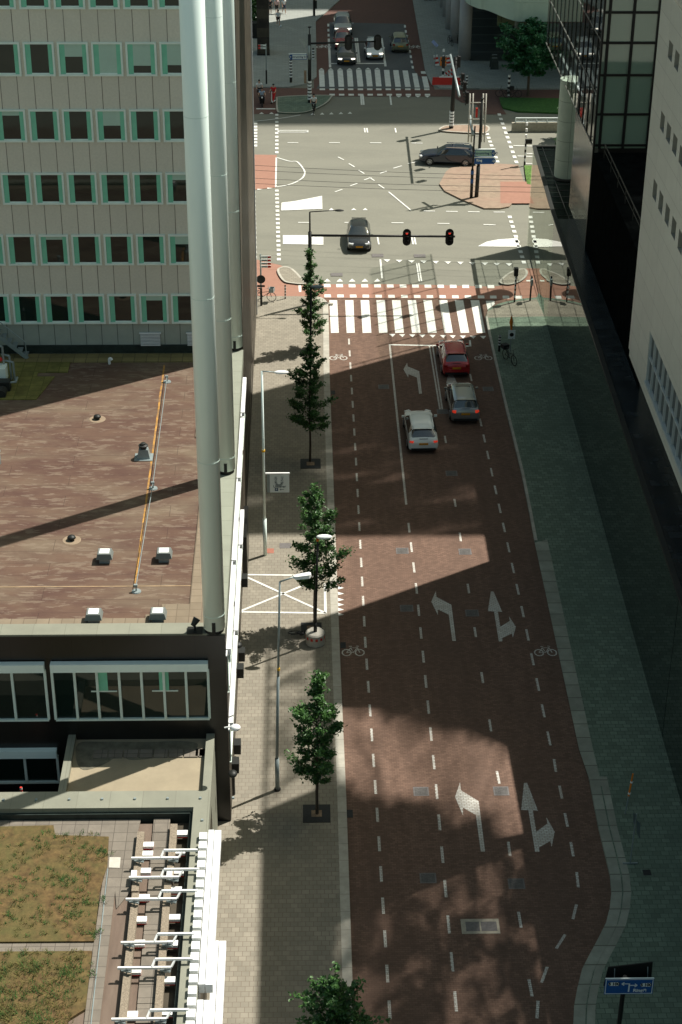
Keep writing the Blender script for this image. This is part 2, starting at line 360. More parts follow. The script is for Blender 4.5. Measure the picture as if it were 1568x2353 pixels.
M['sedum'] = mat('sedum', (0.088, 0.055, 0.024), 0.95, var=0.4, scale=4, col2=(0.115, 0.075, 0.03), stain=0.7, stain_scale=0.55, stain_col=(0.085, 0.085, 0.028), bump=0.8)
M['trunk'] = mat('trunk', (0.075, 0.058, 0.042), 0.9, var=0.3, scale=6)
M['leaf'] = leaf_mat('leaf', (0.03, 0.085, 0.022), (0.07, 0.17, 0.035))
M['leaf_deep'] = leaf_mat('leaf_deep', (0.02, 0.09, 0.035), (0.035, 0.15, 0.055))
M['leaf_dry'] = leaf_mat('leaf_dry', (0.11, 0.11, 0.03), (0.19, 0.17, 0.055))
M['grate'] = mat('grate', (0.022, 0.024, 0.025), 0.6, var=0.2, scale=8)
M['soil'] = mat('soil', (0.25, 0.18, 0.12), 0.95, var=0.3, scale=8)
M['manhole'] = mat('manhole', (0.14, 0.13, 0.125), 0.6, var=0.2, scale=9)
M['manhole_red'] = mat('manhole_red', (0.32, 0.13, 0.09), 0.8, var=0.15, scale=9)
M['podium_glass'] = mirror_glass('podium_glass', (0.008, 0.012, 0.011), 0.015, 1.0, wav=0.10, wscale=0.9)
M['podium_roof'] = mat('podium_roof', (0.028, 0.035, 0.038), 0.25, var=0.35, scale=1.2, spec=0.5, brick=(0.9, 0.6, 0.025, 0.3, (0.010, 0.012, 0.013), 0.3))
M['tower_glass'] = mirror_glass('tower_glass', (0.18, 0.26, 0.205), 0.04, 0.8, metal=0.0, wav=0.10, wscale=0.6)
M['side_glass'] = mirror_glass('side_glass', (0.02, 0.026, 0.024), 0.015, 1.0, wav=0.15, wscale=0.7)
M['mullion'] = mat('mullion', (0.006, 0.007, 0.007), 0.4, var=0.0)
M['side_stone'] = mat('side_stone', (0.12, 0.12, 0.105), 0.15, var=0.15, scale=2, spec=0.8)
M['column_stone'] = mat('column_stone', (0.38, 0.45, 0.38), 0.4, var=0.06, scale=1.5, brick=(40, 1.35, 0.02, 0.0, (0.2, 0.24, 0.2), 0.03), plane='XZ')
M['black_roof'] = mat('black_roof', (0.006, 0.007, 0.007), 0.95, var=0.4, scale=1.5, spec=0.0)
M['grey_panel'] = mat('grey_panel', (0.62, 0.62, 0.545), 0.5, var=0.04, scale=1.2, brick=(2.4, 1.15, 0.014, 0.0, (0.42, 0.42, 0.37), 0.035), plane='YZ', stain=0.25, stain_scale=0.25, stain_col=(0.54, 0.54, 0.475))
M['ribbon_glass'] = mirror_glass('ribbon_glass', (0.014, 0.018, 0.019), 0.02, 0.8, wav=0.08)
M['sill_white'] = mat('sill_white', (0.5, 0.54, 0.53), 0.4, var=0.05)
M['reveal'] = mat('reveal', (0.33, 0.32, 0.27), 0.6, var=0.05)
def patch_mask(name):  # slanted soft-edged mask shaping the added sun patch
    m = light_mask(name, (.3, .3, .28), .35, 1.0, (.16, .16, .26), .3, .62); t = m.node_tree; T = NT(m)
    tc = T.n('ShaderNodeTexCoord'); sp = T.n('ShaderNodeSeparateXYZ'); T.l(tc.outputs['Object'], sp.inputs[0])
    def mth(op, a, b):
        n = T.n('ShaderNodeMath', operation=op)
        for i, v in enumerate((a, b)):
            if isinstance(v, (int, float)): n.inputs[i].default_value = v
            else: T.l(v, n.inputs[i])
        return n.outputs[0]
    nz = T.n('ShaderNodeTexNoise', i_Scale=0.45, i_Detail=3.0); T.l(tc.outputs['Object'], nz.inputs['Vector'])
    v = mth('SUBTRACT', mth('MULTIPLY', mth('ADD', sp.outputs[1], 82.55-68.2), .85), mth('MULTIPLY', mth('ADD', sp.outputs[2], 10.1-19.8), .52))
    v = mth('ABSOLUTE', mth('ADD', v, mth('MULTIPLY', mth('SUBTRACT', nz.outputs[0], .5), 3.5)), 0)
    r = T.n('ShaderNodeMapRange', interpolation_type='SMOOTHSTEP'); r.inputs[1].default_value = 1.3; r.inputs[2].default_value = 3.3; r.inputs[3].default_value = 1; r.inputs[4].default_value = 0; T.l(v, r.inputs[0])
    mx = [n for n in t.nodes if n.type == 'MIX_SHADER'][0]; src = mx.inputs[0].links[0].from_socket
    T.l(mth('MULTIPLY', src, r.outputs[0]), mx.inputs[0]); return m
M['screen_c'] = patch_mask('screen_c')
M['screen_weak'] = light_mask('screen_weak', (0.3, 0.3, 0.28), 0.2, 0.75, (0.5, 0.5, 0.3), 0.38, 0.62)
M['screen_crown'] = light_mask('screen_crown', (0.05, 0.06, 0.055), 0.0, 0.42, (0.28, 0.3, 0.2), 0.48, 0.68)
M['screen_dapple'] = light_mask('screen_dapple', (0.05, 0.06, 0.055), 0.0, 0.24, (0.7, 0.42, 0.5), 0.45, 0.66)
M['fascia'] = mat('fascia', (0.42, 0.52, 0.43), 0.5, var=0.04, scale=1, brick=(40, 40, 0.02, 0, (0.25, 0.3, 0.25), 0.03), plane='XZ')
M['portico_col'] = mat('portico_col', (0.32, 0.32, 0.32), 0.6, var=0.06, scale=2)
M['dark_void'] = mat('dark_void', (0.01, 0.011, 0.011), 0.6, var=0.2, scale=1)
M['portico_floor'] = mat('portico_floor', (0.045, 0.055, 0.052), 0.6, var=0.15, scale=1, brick=(60, 3.2, 0.18, 0.0, (0.11, 0.125, 0.115), 0.1))
M['yellow_wall'] = mat('yellow_wall', (0.36, 0.36, 0.19), 0.5, var=0.1, scale=1, brick=(1.6, 1.5, 0.03, 0, (0.15, 0.15, 0.08), 0.1), plane='XZ')
M['chrome'] = mat('chrome', (0.55, 0.57, 0.58), 0.2, 0.9, var=0.0)
M['rim'] = mat('rim', (0.42, 0.43, 0.44), 0.3, 0.7, var=0.0)
M['car_glass'] = mirror_glass('car_glass', (0.015, 0.02, 0.02), 0.03, 0.7)
M['tail_off'] = mat('tail_off', (0.30, 0.012, 0.01), 0.25, var=0.0)
M['tail_on'] = mat('tail_on', (0.5, 0.03, 0.02), 0.3, var=0.0, emit=(1.0, 0.07, 0.03), estr=0.25)
M['head'] = mat('head', (0.75, 0.77, 0.78), 0.15, 0.3, var=0.0)
M['head_on'] = mat('head_on', (0.8, 0.8, 0.75), 0.2, 0.0, var=0.0, emit=(1.0, 0.93, 0.75), estr=1.5)
M['signal_red'] = mat('signal_red', (0.5, 0.02, 0.02), 0.3, var=0.0, emit=(1.0, 0.08, 0.05), estr=0.45)
M['plate'] = mat('plate', (0.62, 0.28, 0.02), 0.5, var=0.05, scale=12)
M['plastic'] = mat('plastic', (0.02, 0.02, 0.02), 0.6, var=0.0)
M['skin'] = mat('skin', (0.50, 0.30, 0.21), 0.6, var=0.05)
M['hair'] = mat('hair', (0.03, 0.02, 0.015), 0.7, var=0.1)
M['cloth_white'] = mat('cloth_white', (0.70, 0.72, 0.72), 0.8, var=0.05)
M['cloth_black'] = mat('cloth_black', (0.02, 0.02, 0.022), 0.8, var=0.1)
M['cloth_red'] = mat('cloth_red', (0.60, 0.02, 0.025), 0.8, var=0.05)
M['cloth_blue'] = mat('cloth_blue', (0.36, 0.45, 0.58), 0.8, var=0.05)
M['cloth_navy'] = mat('cloth_navy', (0.03, 0.04, 0.07), 0.8, var=0.05)
M['cloth_stripe'] = mat('cloth_stripe', (0.68, 0.6, 0.58), 0.8, var=0.03, brick=(10, 0.11, 0.022, 0, (0.45, 0.16, 0.14), 0.05), plane='XZ')
def car_paint(name, c, metal=0.3): return mat(name, c, 0.22, metal, var=0.02, scale=2, spec=0.5, coat=1.0)

def wing_mat(name, refl=(.9, .95, .9, 1), f0=.10):
    """clear coated glass: mirrors at a glancing angle, passes most light"""
    m = bpy.data.materials.new(name); m.use_nodes = True; T = NT(m)
    gl = T.n('ShaderNodeBsdfGlossy'); gl.inputs['Roughness'].default_value = 0.02; gl.inputs['Color'].default_value = refl
    tr = T.n('ShaderNodeBsdfTransparent'); tr.inputs[0].default_value = (.93, .96, .94, 1)
    lw = T.n('ShaderNodeLayerWeight', i_Blend=0.5); pw = T.n('ShaderNodeMath', operation='POWER'); pw.inputs[1].default_value = 4.0; T.l(lw.outputs['Facing'], pw.inputs[0])
    fr = T.n('ShaderNodeMapRange'); fr.inputs[3].default_value = f0; T.l(pw.outputs[0], fr.inputs[0]); mx = T.n('ShaderNodeMixShader')
    T.l(fr.outputs[0], mx.inputs[0]); T.l(tr.outputs[0], mx.inputs[1]); T.l(gl.outputs[0], mx.inputs[2]); T.l(mx.outputs[0], T.out.inputs[0]); return m
M['wing_glass'] = wing_mat('wing_glass')
M['roof_glass'] = wing_mat('roof_glass', (.3, .36, .36, 1), .06)  # see-through material invented for the podium roof to pass sun
M['vent_side'] = mat('vent_side', (.16, .18, .17), .5, var=.1)

def roof_felt(name):
    """bitumen roofing in long strips: dull red brown, bleached beige patches, thin pale weathered streaks"""
    m = bpy.data.materials.new(name); m.use_nodes = True; T = NT(m); B = T.bs; B.inputs['Roughness'].default_value = 0.92; B.inputs['Specular IOR Level'].default_value = 0.2
    tc = T.n('ShaderNodeTexCoord')
    def noise(sc, scale, det=5.0, dist=0.0):
        mp = T.n('ShaderNodeMapping'); mp.inputs['Scale'].default_value = sc; T.l(tc.outputs['Object'], mp.inputs[0])
        n = T.n('ShaderNodeTexNoise', i_Scale=scale, i_Detail=det, i_Roughness=0.65, i_Distortion=dist); T.l(mp.outputs[0], n.inputs['Vector']); return n.outputs[0]
    def ramp(s_, a, b, hi=1.0):
        r = T.n('ShaderNodeMapRange'); r.inputs[1].default_value = a; r.inputs[2].default_value = b; r.inputs[4].default_value = hi; T.l(s_, r.inputs[0]); return r.outputs[0]
    def mix(f, c, cur):
        x = T.n('ShaderNodeMix', data_type='RGBA'); x.inputs[7].default_value = rgba(c); T.l(f, x.inputs[0])
        if isinstance(cur, tuple): x.inputs[6].default_value = rgba(cur)
        else: T.l(cur, x.inputs[6])
        return x.outputs[2]
    cur = mix(ramp(noise((1, 2.2, 1), .5), .35, .65), (0.125, 0.078, 0.055), (0.088, 0.05, 0.039))
    cur = mix(ramp(noise((.5, 1, 1), .42, 7, .4), .46, .66, .7), (0.165, 0.13, 0.09), cur)
    cur = mix(ramp(noise((1.6, 5, 1), .8, 4), .54, .60, .55), (0.20, 0.155, 0.115), cur)
    cur = mix(ramp(noise((.7, 26, 1), 1.0, 4), .64, .74, .5), (0.26, 0.205, 0.155), cur)
    cur = mix(ramp(noise((.5, 18, 1), .9, 5), .62, .74, .5), (0.06, 0.04, 0.032), cur)
    br = T.n('ShaderNodeTexBrick', offset=0.37, i_Scale=1.0, i_Mortar_Size=0.012, i_Mortar_Smooth=0.3, i_Brick_Width=7.5, i_Row_Height=0.95); T.l(tc.outputs['Object'], br.inputs['Vector'])
    f = T.n('ShaderNodeMath', operation='MULTIPLY'); T.l(br.outputs['Fac'], f.inputs[0]); f.inputs[1].default_value = 0.7
    cur = mix(f.outputs[0], (0.045, 0.03, 0.024), cur)
    T.l(cur, B.inputs['Base Color']); return m
M['roof_brown'] = roof_felt('roof_brown')
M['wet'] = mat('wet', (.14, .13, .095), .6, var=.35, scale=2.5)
# ------------------------------------------------------------------ ground, roads, pavements, markings
def K(ox, oy, s): return lambda x, y: ((ox+x*s)/1.741, (oy+y*s)/1.741)
kA = K(960, 1000, 0.8291); kB = K(960, 450, 0.7653); kC = K(980, 0, 0.2679); kD = K(1150, 0, 0.3827); kE = K(1700, 150, 0.2974)
kF = K(1700, 2900, 0.6569); kG = K(1700, 1900, 0.6569); kH = K(1750, 0, 0.3508); kI = K(980, 1000, 0.3189); kJ = K(900, 1750, 0.6378); kL = K(1700, 0, 0.6569)
def ks(k, *pts): return [k(*p) for p in pts]
MB().sheet([(-900, -300), (900, -300), (900, 1500), (-900, 1500)], -0.02).build('ground', M['asphalt'], kind='structure')
z1, z2, z3 = 0.004, 0.008, 0.012
KERB_L = [(1.70, 15), (1.70, 46.2)] + [g(*p).xy[:] for p in ((795, 1838), (781, 1518), (766, 1115), (757, 860), (754, 714))]
road = [(1.2, 15)] + [(1.2, 60), (1.0, 112)] + G([(700, 685), (1248, 690)]) + [(17, 108), (17, 15)]
MB().sheet(road, z1).build('road', M['road_brick'], kind='structure')
red = G([(560, 590), (581, 595), (609, 601), (643, 609), (673, 620), (700, 652), (750, 653.5), (900, 653), (1000, 655), (1130, 659), (1185, 652), (1200, 625), (1208, 617), (1262, 617), (1275, 692), (1245, 690), (1000, 686.5), (750, 684.6), (560, 684)])
MB().sheet(red, z2).build('cycle_path', M['path_red'], kind='structure')
red2 = G([(560, 355), (636, 356), (635, 431), (560, 438)])
MB().sheet(red2, z2).build('cycle_path_patch', M['path_red'], kind='structure')
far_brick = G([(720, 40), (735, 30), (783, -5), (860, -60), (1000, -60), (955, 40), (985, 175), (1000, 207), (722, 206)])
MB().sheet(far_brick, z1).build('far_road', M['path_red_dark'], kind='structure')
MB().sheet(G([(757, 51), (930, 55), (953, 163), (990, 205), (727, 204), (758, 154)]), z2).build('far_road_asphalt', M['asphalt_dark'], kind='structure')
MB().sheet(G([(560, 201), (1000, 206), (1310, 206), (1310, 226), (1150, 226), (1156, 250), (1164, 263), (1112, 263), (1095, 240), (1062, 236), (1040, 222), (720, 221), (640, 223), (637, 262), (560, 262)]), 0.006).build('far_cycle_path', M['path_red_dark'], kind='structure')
# pavements: real steps of 0.12 m
def pavement(name, P, m, h=0.12):
    return MB().prism(P, -0.015, h).build(name, m, kind='structure')
corner = [g(*p).xy[:] for p in smooth_path([(757, 860), (754.5, 714), (752, 700), (745, 691), (733, 686), (715, 684.5)], 5)]
left_pave = [(1.70, 15), (1.70, 46.2)] + [g(*p).xy[:] for p in ((795, 1838), (781, 1518), (766, 1115))] + corner + G([(560, 683.5)]) + [(-8, 100), (-8, 15)]
pavement('pavement_left', left_pave, M['slab_left'])
rk = [(1319, 2500), (1319, 2353), (1320.7, 2315), (1327.5, 2277), (1338.8, 2232), (1354, 2202), (1376.5, 2160), (1393.5, 2126), (1402, 2092), (1406, 2054), (1403, 2017), (1391.6, 1968), (1376.5, 1907), (1354, 1790), (1331, 1722), (1229, 1246), (1218, 1186), (1199, 1091), (1157, 919), (1146, 870.6), (1139.7, 843), (1129.8, 799), (1124, 772), (1117.7, 742), (1116.6, 731)]
rk_w = [g(*p).xy[:] for p in rk]
right_pave = [(10.6, 15)] + rk_w + G([(1123, 713), (1145, 702), (1166, 696), (1200, 690), (1233, 687)]) + [(17.2, 116), (17.2, 15)]
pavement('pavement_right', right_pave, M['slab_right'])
tan = G([(1120, 716), (1145, 702.5), (1166, 696.5), (1200, 690.5), (1234, 687.5), (1252, 727), (1117.5, 730)], 0.12)
MB().sheet(tan, 0.124).build('pavement_right_corner', M['slab_left'], kind='structure')  # paler sheet where sun falls, lit pavement put into the colour
band = G([(1229, 1247), (1258, 1240), (1363.5, 1724), (1384, 1807), (1356, 1795), (1331, 1722)], 0.12)
MB().sheet(band, 0.125).build('kerb_slabs', M['kerb_slab'], kind='structure')
def kerb(name, path, wd, z0, z1_, side, m='kerb'):
    P = [Vector(p).to_2d() for p in path]; b = MB(); n = len(P); L = []
    for i, p in enumerate(P):
        d = (P[min(i+1, n-1)]-P[max(i-1, 0)]).normalized(); L.append(p+Vector((-d.y, d.x))*wd*side)
    for i in range(n-1):
        q = [P[i], P[i+1], L[i+1], L[i]]
        b.add([(v.x, v.y, z0) for v in q]+[(v.x, v.y, z1_) for v in q], [(0, 3, 2, 1), (4, 5, 6, 7), (0, 1, 5, 4), (1, 2, 6, 5), (2, 3, 7, 6), (3, 0, 4, 7)])
    return b.build(name, M[m], kind='structure')
kerb('kerb_left', [(1.72, 15), (1.72, 46.2)] + [(p[0]+.02, p[1]) for p in [g(*p).xy[:] for p in ((795, 1838), (781, 1518), (766, 1115))]] + [(p[0]+.02, p[1]) for p in corner], 0.38, -0.01, 0.135, 1)
kerb('kerb_right', [(p[0]-.02, p[1]) for p in rk_w[15:]], 0.16, -0.01, 0.13, -1)
kerb('kerb_curve', [(p[0]-.02, p[1]) for p in rk_w[:14]], 0.42, -0.01, 0.132, -1, 'kerb_slab')
kerb('kerb_curve_row', [(p[0]+.46, p[1]) for p in rk_w[:14]], 0.3, 0.1, 0.127, -1, 'kerb_slab')
far_pave = G([(400, 201), (578, 201.6), (661, 202.3), (698, 196), (722, 183), (728, 178), (728, 148), (726, 51), (783, 0), (870, -90), (300, -90)])
pavement('far_plaza', far_pave, M['slab_far'])
far_right = G([(948.5, 0), (977, 163), (985, 182), (992, 195), (1010, 203.5), (1036, 205), (1320, 206), (1340, -90), (940, -90)])
pavement('far_pavement', far_right, M['slab_far'])
def island(name, P, m, rim=0.16):
    P = smooth_path(G(P), 5, True)
    MB().prism(P, -0.015, 0.11).build(name, M[m], kind='structure')
    MB().strip(P+[P[0]], rim, 0.116).build(name+'_kerb', M['kerb'], kind='structure')
island('traffic_island', [(640, 622), (644, 636), (655, 649), (672, 653), (700, 654), (690, 640), (672, 622), (655, 616)], 'slab_left')
island('traffic_island', [(1150, 651), (1166, 634), (1190, 623), (1207, 622), (1210, 634), (1196, 648), (1170, 656)], 'slab_left')
island('traffic_island', ks(kC, (480, 1500), (520, 1462), (900, 1442), (1262, 1440), (1285, 1470), (1200, 1560), (1000, 1660), (800, 1700), (560, 1695), (490, 1670)), 'slab_right')
MB().prism(G([(1025, 397), (1036, 388), (1139, 378), (1191, 381), (1206, 426), (1190, 455), (1170, 477), (1150, 481), (1113, 481), (1062, 461), (1022, 441), (1010, 425)]), -0.015, 0.10).build('tram_island', M['slab_tan'], kind='structure')
MB().sheet(G([(1150, 420), (1230, 420), (1225, 470), (1150, 470)]), 0.104).build('tram_island_path', M['path_red'], kind='structure')
island('traffic_island', [(1015, 295.5), (1018, 303), (1086, 307.4), (1118, 306.5), (1116, 291), (1040, 290)], 'slab_tan')
MB().prism(G([(1148, 227), (1330, 230), (1330, 264), (1190, 258.5), (1156, 250), (1151, 240)]), 0, 0.14).build('lawn', M['grass_far'], kind='structure')
MB().prism(G([(1205, 383), (1225, 383), (1222, 428), (1211, 425), (1207, 400)]), 0, 0.12).build('grass_verge', M['grass'], kind='structure')

# painted markings
PT, PW = MB(), MB()
def poly(P, b=None, z=z3): (b or PT).sheet(G(P), z)
def seg(p, q, wd=0.12, b=None, z=z3):
    a, c = g(*p).to_2d(), g(*q).to_2d(); (b or PT).strip([a, c], wd, z)
def dotted(p, q, n, wd=0.22, fill=0.5, b=None, z=z3):
    a, c = g(*p).to_2d(), g(*q).to_2d()
    for i in range(n):
        t0 = i/n; t1 = (i+fill)/n; (b or PT).strip([a+(c-a)*t0, a+(c-a)*t1], wd, z)
# lane dashes on the brick road
def lane(P, b=PW, L=0.92, per=1.835, wd=0.11, start=None):
    W = [Vector(p) for p in P]; s = 0.0; seglen = [(W[i+1]-W[i]).length for i in range(len(W)-1)]; tot = sum(seglen)
    def at(d):
        for i, l in enumerate(seglen):
            if d <= l or i == len(seglen)-1: return W[i]+(W[i+1]-W[i])*(d/l)
            d -= l
    s = start or 0.0
    while s+L < tot:
        b.strip([at(s), at(s+L/2), at(s+L)], wd, z3); s += per
lane(G([(897, 2345), (868, 1880), (840, 1480), (818, 1050), (802, 778)]), start=0.05)
lane(G([(1052, 2353), (1000, 1780), (957, 1350), (938, 1195)]), L=1.0, per=2.02, start=0.6)
def dash_px(k, L, wd=0.11, b=PW):
    for p, q in L: seg(k(*p), k(*q), wd, b)
dash_px(kF, [((634, 1550), (654, 1655)), ((571, 1140), (587, 1235)), ((508, 712), (520, 800)), ((439, 282), (455, 360))])
dash_px(kG, [((393, 1490), (404, 1562)), ((345, 1202), (355, 1268)), ((302, 928), (312, 988)), ((261, 664), (270, 721)), ((213, 352), (220, 405)), ((180, 147), (188, 194))])
dash_px(kA, [((989, 898), (995, 932))])
dash_px(kF, [((683, 1788), (690, 1682)), ((712, 1570), (746, 1474)), ((801, 1363), (855, 1278)), ((902, 1184), (924, 1094)), ((935, 990), (925, 897)), ((905, 802), (889, 715)), ((870, 622), (853, 538)), ((836, 450), (820, 371)), ((799, 287), (787, 210))])
lane(G([(1265, 1713), (1200, 1400), (1140, 1130), (1078, 848)]), L=1.0, per=2.06, start=0.0)
# stop box, double line and long line
seg(kA(720, 458), kA(1116, 465), 0.14); seg((896, 793), (934, 1160), 0.12, PW); seg(kA(915, 462), kA(966, 770), 0.10, PW); seg(kA(930, 462), kA(977, 770), 0.10, PW); seg(kA(1110, 436), kA(1113, 467), 0.12)
# zebra
zt = [(432, 470), (508, 548), (583, 624), (659, 700), (734, 775), (810, 850), (886, 927), (961, 1001), (1037, 1078), (1113, 1155)]
zb = [(440, 478), (516, 555), (593, 635), (672, 713), (750, 792), (831, 872), (908, 950), (988, 1028), (1066, 1107), (1143, 1185)]
for (a, b_), (c, d) in zip(zt, zb):
    poly(ks(kA, (a, 243), (b_, 243), (d, 400), (c, 401)))
poly(ks(kA, (1187, 246), (1228, 246), (1230, 262), (1196, 289)))
for i, x in enumerate((405, 465, 525, 586, 648, 709, 771, 831, 891, 952, 1013, 1073, 1135, 1195)):
    y = 165 + (x-405)*0.006; poly(ks(kA, (x, y), (x+32, y), (x+34, y+15), (x+1, y+15)))
for i, x in enumerate((408, 470, 531, 592, 654, 716, 778, 840, 901, 962, 1024, 1085, 1148, 1207, 1268, 1330)):
    y = 215 + (x-405)*0.007; poly(ks(kA, (x, y), (x+31, y), (x+33, y+14), (x+1, y+14)))
poly(ks(kA, (1383, 146), (1404, 146), (1404, 152), (1383, 152)))
for x in (421, 482, 541, 603, 663): poly(ks(kA, (x-16, 154), (x+17, 153), (x+1, 139)))
for i, x in enumerate((710, 769, 828, 887, 945, 1004, 1064, 1122, 1182, 1240, 1299)):
    y = 46+i*1.9; poly(ks(kA, (x-17, y), (x+17, y), (x+1, y+13)))
for i, x in enumerate((736, 783, 832, 880, 930, 980, 1027, 1076, 1125, 1174)):
    y = 406+i*1.1; poly(ks(kA, (x-15, y), (x+15, y), (x+2, y+14)))
seg(kA(678, 46), kA(687, 138), 0.13); seg(kA(853, 63), kA(866, 152), 0.10); seg(kA(863, 63), kA(877, 152), 0.10)
poly(ks(kI, (672, 437), (708, 437), (708, 528), (680, 528)))
# intersection
for p, q in (((250, 158), (306, 158)), ((467, 158), (523, 158)), ((681, 159), (740, 159)), ((898, 160), (956, 161)), ((1114, 165), (1174, 166)),
             ((305, 575), (364, 575)), ((547, 575), (608, 576)), ((793, 577), (856, 577)), ((1033, 580), (1096, 581)), ((1274, 586), (1337, 588)),
             ((961, 515), (1020, 516)), ((1078, 517), (1139, 518)), ((1193, 519), (1253, 520)), ((1327, 521), (1386, 521)), ((1404, 450), (1508, 451))):
    seg(kB(*p), kB(*q), 0.13)
for p, q in (((514, 233), (544, 248)), ((570, 267), (600, 285)), ((621, 302), (651, 320)), ((676, 339), (704, 357)), ((725, 377), (755, 397)), ((778, 415), (896, 513)),
             ((879, 268), (929, 257)), ((802, 292), (847, 279)), ((733, 319), (768, 307)), ((650, 353), (688, 340)), ((577, 384), (614, 371)), ((498, 415), (536, 402)),
             ((652, 82), (655, 105)), ((664, 82), (668, 105)), ((812, 82), (817, 105)), ((718, 643), (727, 690)), ((898, 647), (907, 690)), ((911, 647), (920, 690))):
    seg(kB(*p), kB(*q), 0.12)
poly(ks(kB, (218, 472), (290, 463), (360, 450), (430, 436), (432, 504), (216, 513)))
poly(ks(kB, (225, 642), (437, 642), (437, 692), (225, 688)))
poly(ks(kB, (1244, 700), (1290, 676), (1350, 664), (1452, 657), (1464, 703)))
seg(kB(200, 94), kB(356, 94), 0.14); seg(kB(200, 103), kB(356, 103), 0.14); seg(kB(202, 92), kB(202, 105), 0.15); seg(kB(354, 92), kB(354, 105), 0.15)
for x in (478, 595, 655): poly(ks(kB, (x-13, 511), (x+14, 511), (x+1, 500)))
arc = smooth_path([kB(192, 235), kB(260, 255), (683.5, 372), kB(335, 300), kB(338, 325), kB(318, 350), kB(262, 376), kB(190, 390)], 4)
PT.strip([g(*p).to_2d() for p in arc], 0.13, z3); seg(kB(191, 235), kB(188, 391), 0.12)
for i in range(2): poly(ks(kB, (92+52*i, 399-6*i), (92+52*i, 406-6*i), (120+52*i, 402-6*i)))
dotted((636.5, 262), (636.5, 357), 11, 0.28); dotted((636.5, 436), (641.5, 604), 17, 0.28)
dotted((582.5, 282), (582, 340), 8, 0.7, 0.62); dotted((583, 440), (586, 600), 15, 0.3)
dotted((1147, 261), (1190, 381), 11, 0.3); dotted((1113, 289), (1146, 378), 10, 0.3); dotted((1171, 496), (1207, 612), 10, 0.3)
for p, q in (((540, 887), (790, 894)), ((620, 935), (840, 938)), ((565, 950), (840, 961)), ((615, 996), (840, 1000)), ((170, 878), (240, 878))): seg(kL(*p), kL(*q), 0.16)
cv = smooth_path([kC(100, 1790+30), kC(400, 1785), kC(620, 1755), kC(830, 1718)], 4); PT.strip([g(*p).to_2d() for p in cv], 0.11, z3)
# far crossing
for i, (x0, x1, yt, yb, xb) in enumerate([(330, 384, 734, 908, 338), (428, 480, 734, 908, 440), (524, 580, 734, 908, 536), (622, 678, 735, 906, 634), (718, 776, 730, 906, 736), (815, 872, 730, 904, 834), (912, 968, 730, 904, 928), (1010, 1066, 732, 905, 1028), (1106, 1162, 734, 908, 1130), (1204, 1260, 738, 910, 1232), (1305, 1356, 767, 916, 1332), (1405, 1460, 800, 918, 1430)]):
    poly(ks(kD, (x0, yt), (x1, yt), (xb+x1-x0+2, yb), (xb, yb)))
    if i < 7: poly(ks(kD, (x0, yt-4), (x1, yt-4), ((x0+x1)/2, yt-22)))
    poly(ks(kD, (xb, 925), (xb+56, 925), (xb+57, 943), (xb, 943)))
poly(ks(kD, (1395, 746), (1445, 746), (1450, 772), (1400, 772)))
for i in range(11):
    x = 440+99.7*i; poly(ks(kD, (x, 982), (x+56, 982), (x+57, 1000), (x+1, 1000)))
    if i > 6: poly(ks(kD, (x, 1003), (x+56, 1003), (x+28, 1020)))
seg(kD(440, 665), kD(1020, 664), 0.3); seg(kD(434, 405), kD(448, 705), 0.22); seg(kD(985, 400), kD(1027, 695), 0.22); seg(kD(710, 398), kD(738, 655), 0.16); seg(kD(730, 398), kD(757, 655), 0.16)
for p, q in (((429, 250), (429, 278)), ((430, 303), (430, 330)), ((432, 355), (432, 382)), ((1229, 262), (1231, 290)), ((1238, 316), (1240, 342)), ((1246, 367), (1250, 392)), ((1258, 418), (1261, 444)), ((1270, 470), (1273, 497)), ((1281, 524), (1285, 552)), ((1289, 580), (1293, 607)), ((1298, 634), (1303, 662)), ((1309, 690), (1313, 717))): seg(kD(*p), kD(*q), 0.2)
dash_px(kD, [((770, 1000), (778, 1098)), ((790, 1000), (800, 1098)), ((1075, 1000), (1087, 1098))], 0.16, PT)
for x in (170, 310, 448, 590, 725): poly(ks(kC, (981+x-170, 1718-(x-170)*0.03), (1050+x-170, 1716-(x-170)*0.03), (1015+x-170, 1686-(x-170)*0.03)))
for x in (250, 398): poly(ks(kC, (x-36, 1702), (x+36, 1702), (x, 1678)))
seg(kC(172, 1625), kC(457, 1627), 0.28)
# loading bay cross and give-way teeth on the left pavement
for p, q in (((100, 874), (445, 878)), ((440, 877), (626, 884)), ((88, 1108), (636, 1116)), ((628, 930), (632, 1118)), ((112, 878), (625, 1112)), ((92, 1106), (510, 935))): seg(kJ(*p), kJ(*q), 0.13, PT, 0.136)
for y in (910, 945, 981, 1019, 1050, 1081, 1112): poly(ks(kJ, (708, y-12), (748, y), (712, y+9)))
# arrows
A1 = [(218, 352), (224, 400), (332, 466), (371, 772), (345, 772), (315, 550), (236, 505), (237, 553), (188, 440)]
A2 = [(600, 357), (619, 357), (685, 527), (654, 525), (675, 655), (742, 605), (735, 565), (787, 655), (768, 747), (760, 712), (692, 750), (694, 778), (668, 778), (627, 525), (583, 522)]
a1 = [Vector(p) for p in G(ks(kF, *A1))]; a2 = [Vector(p) for p in G(ks(kF, *A2))]
for dst in ((1115, 1957), (1048, 1473), (970, 905)):
    d = g(*dst).to_2d() - a1[3]; PW.sheet([p+d for p in a1], z3)
for dst in ((1240, 1958), (1155, 1474), (1050, 925)):
    d = g(*dst).to_2d() - a2[11]; PW.sheet([p+d for p in a2], z3)
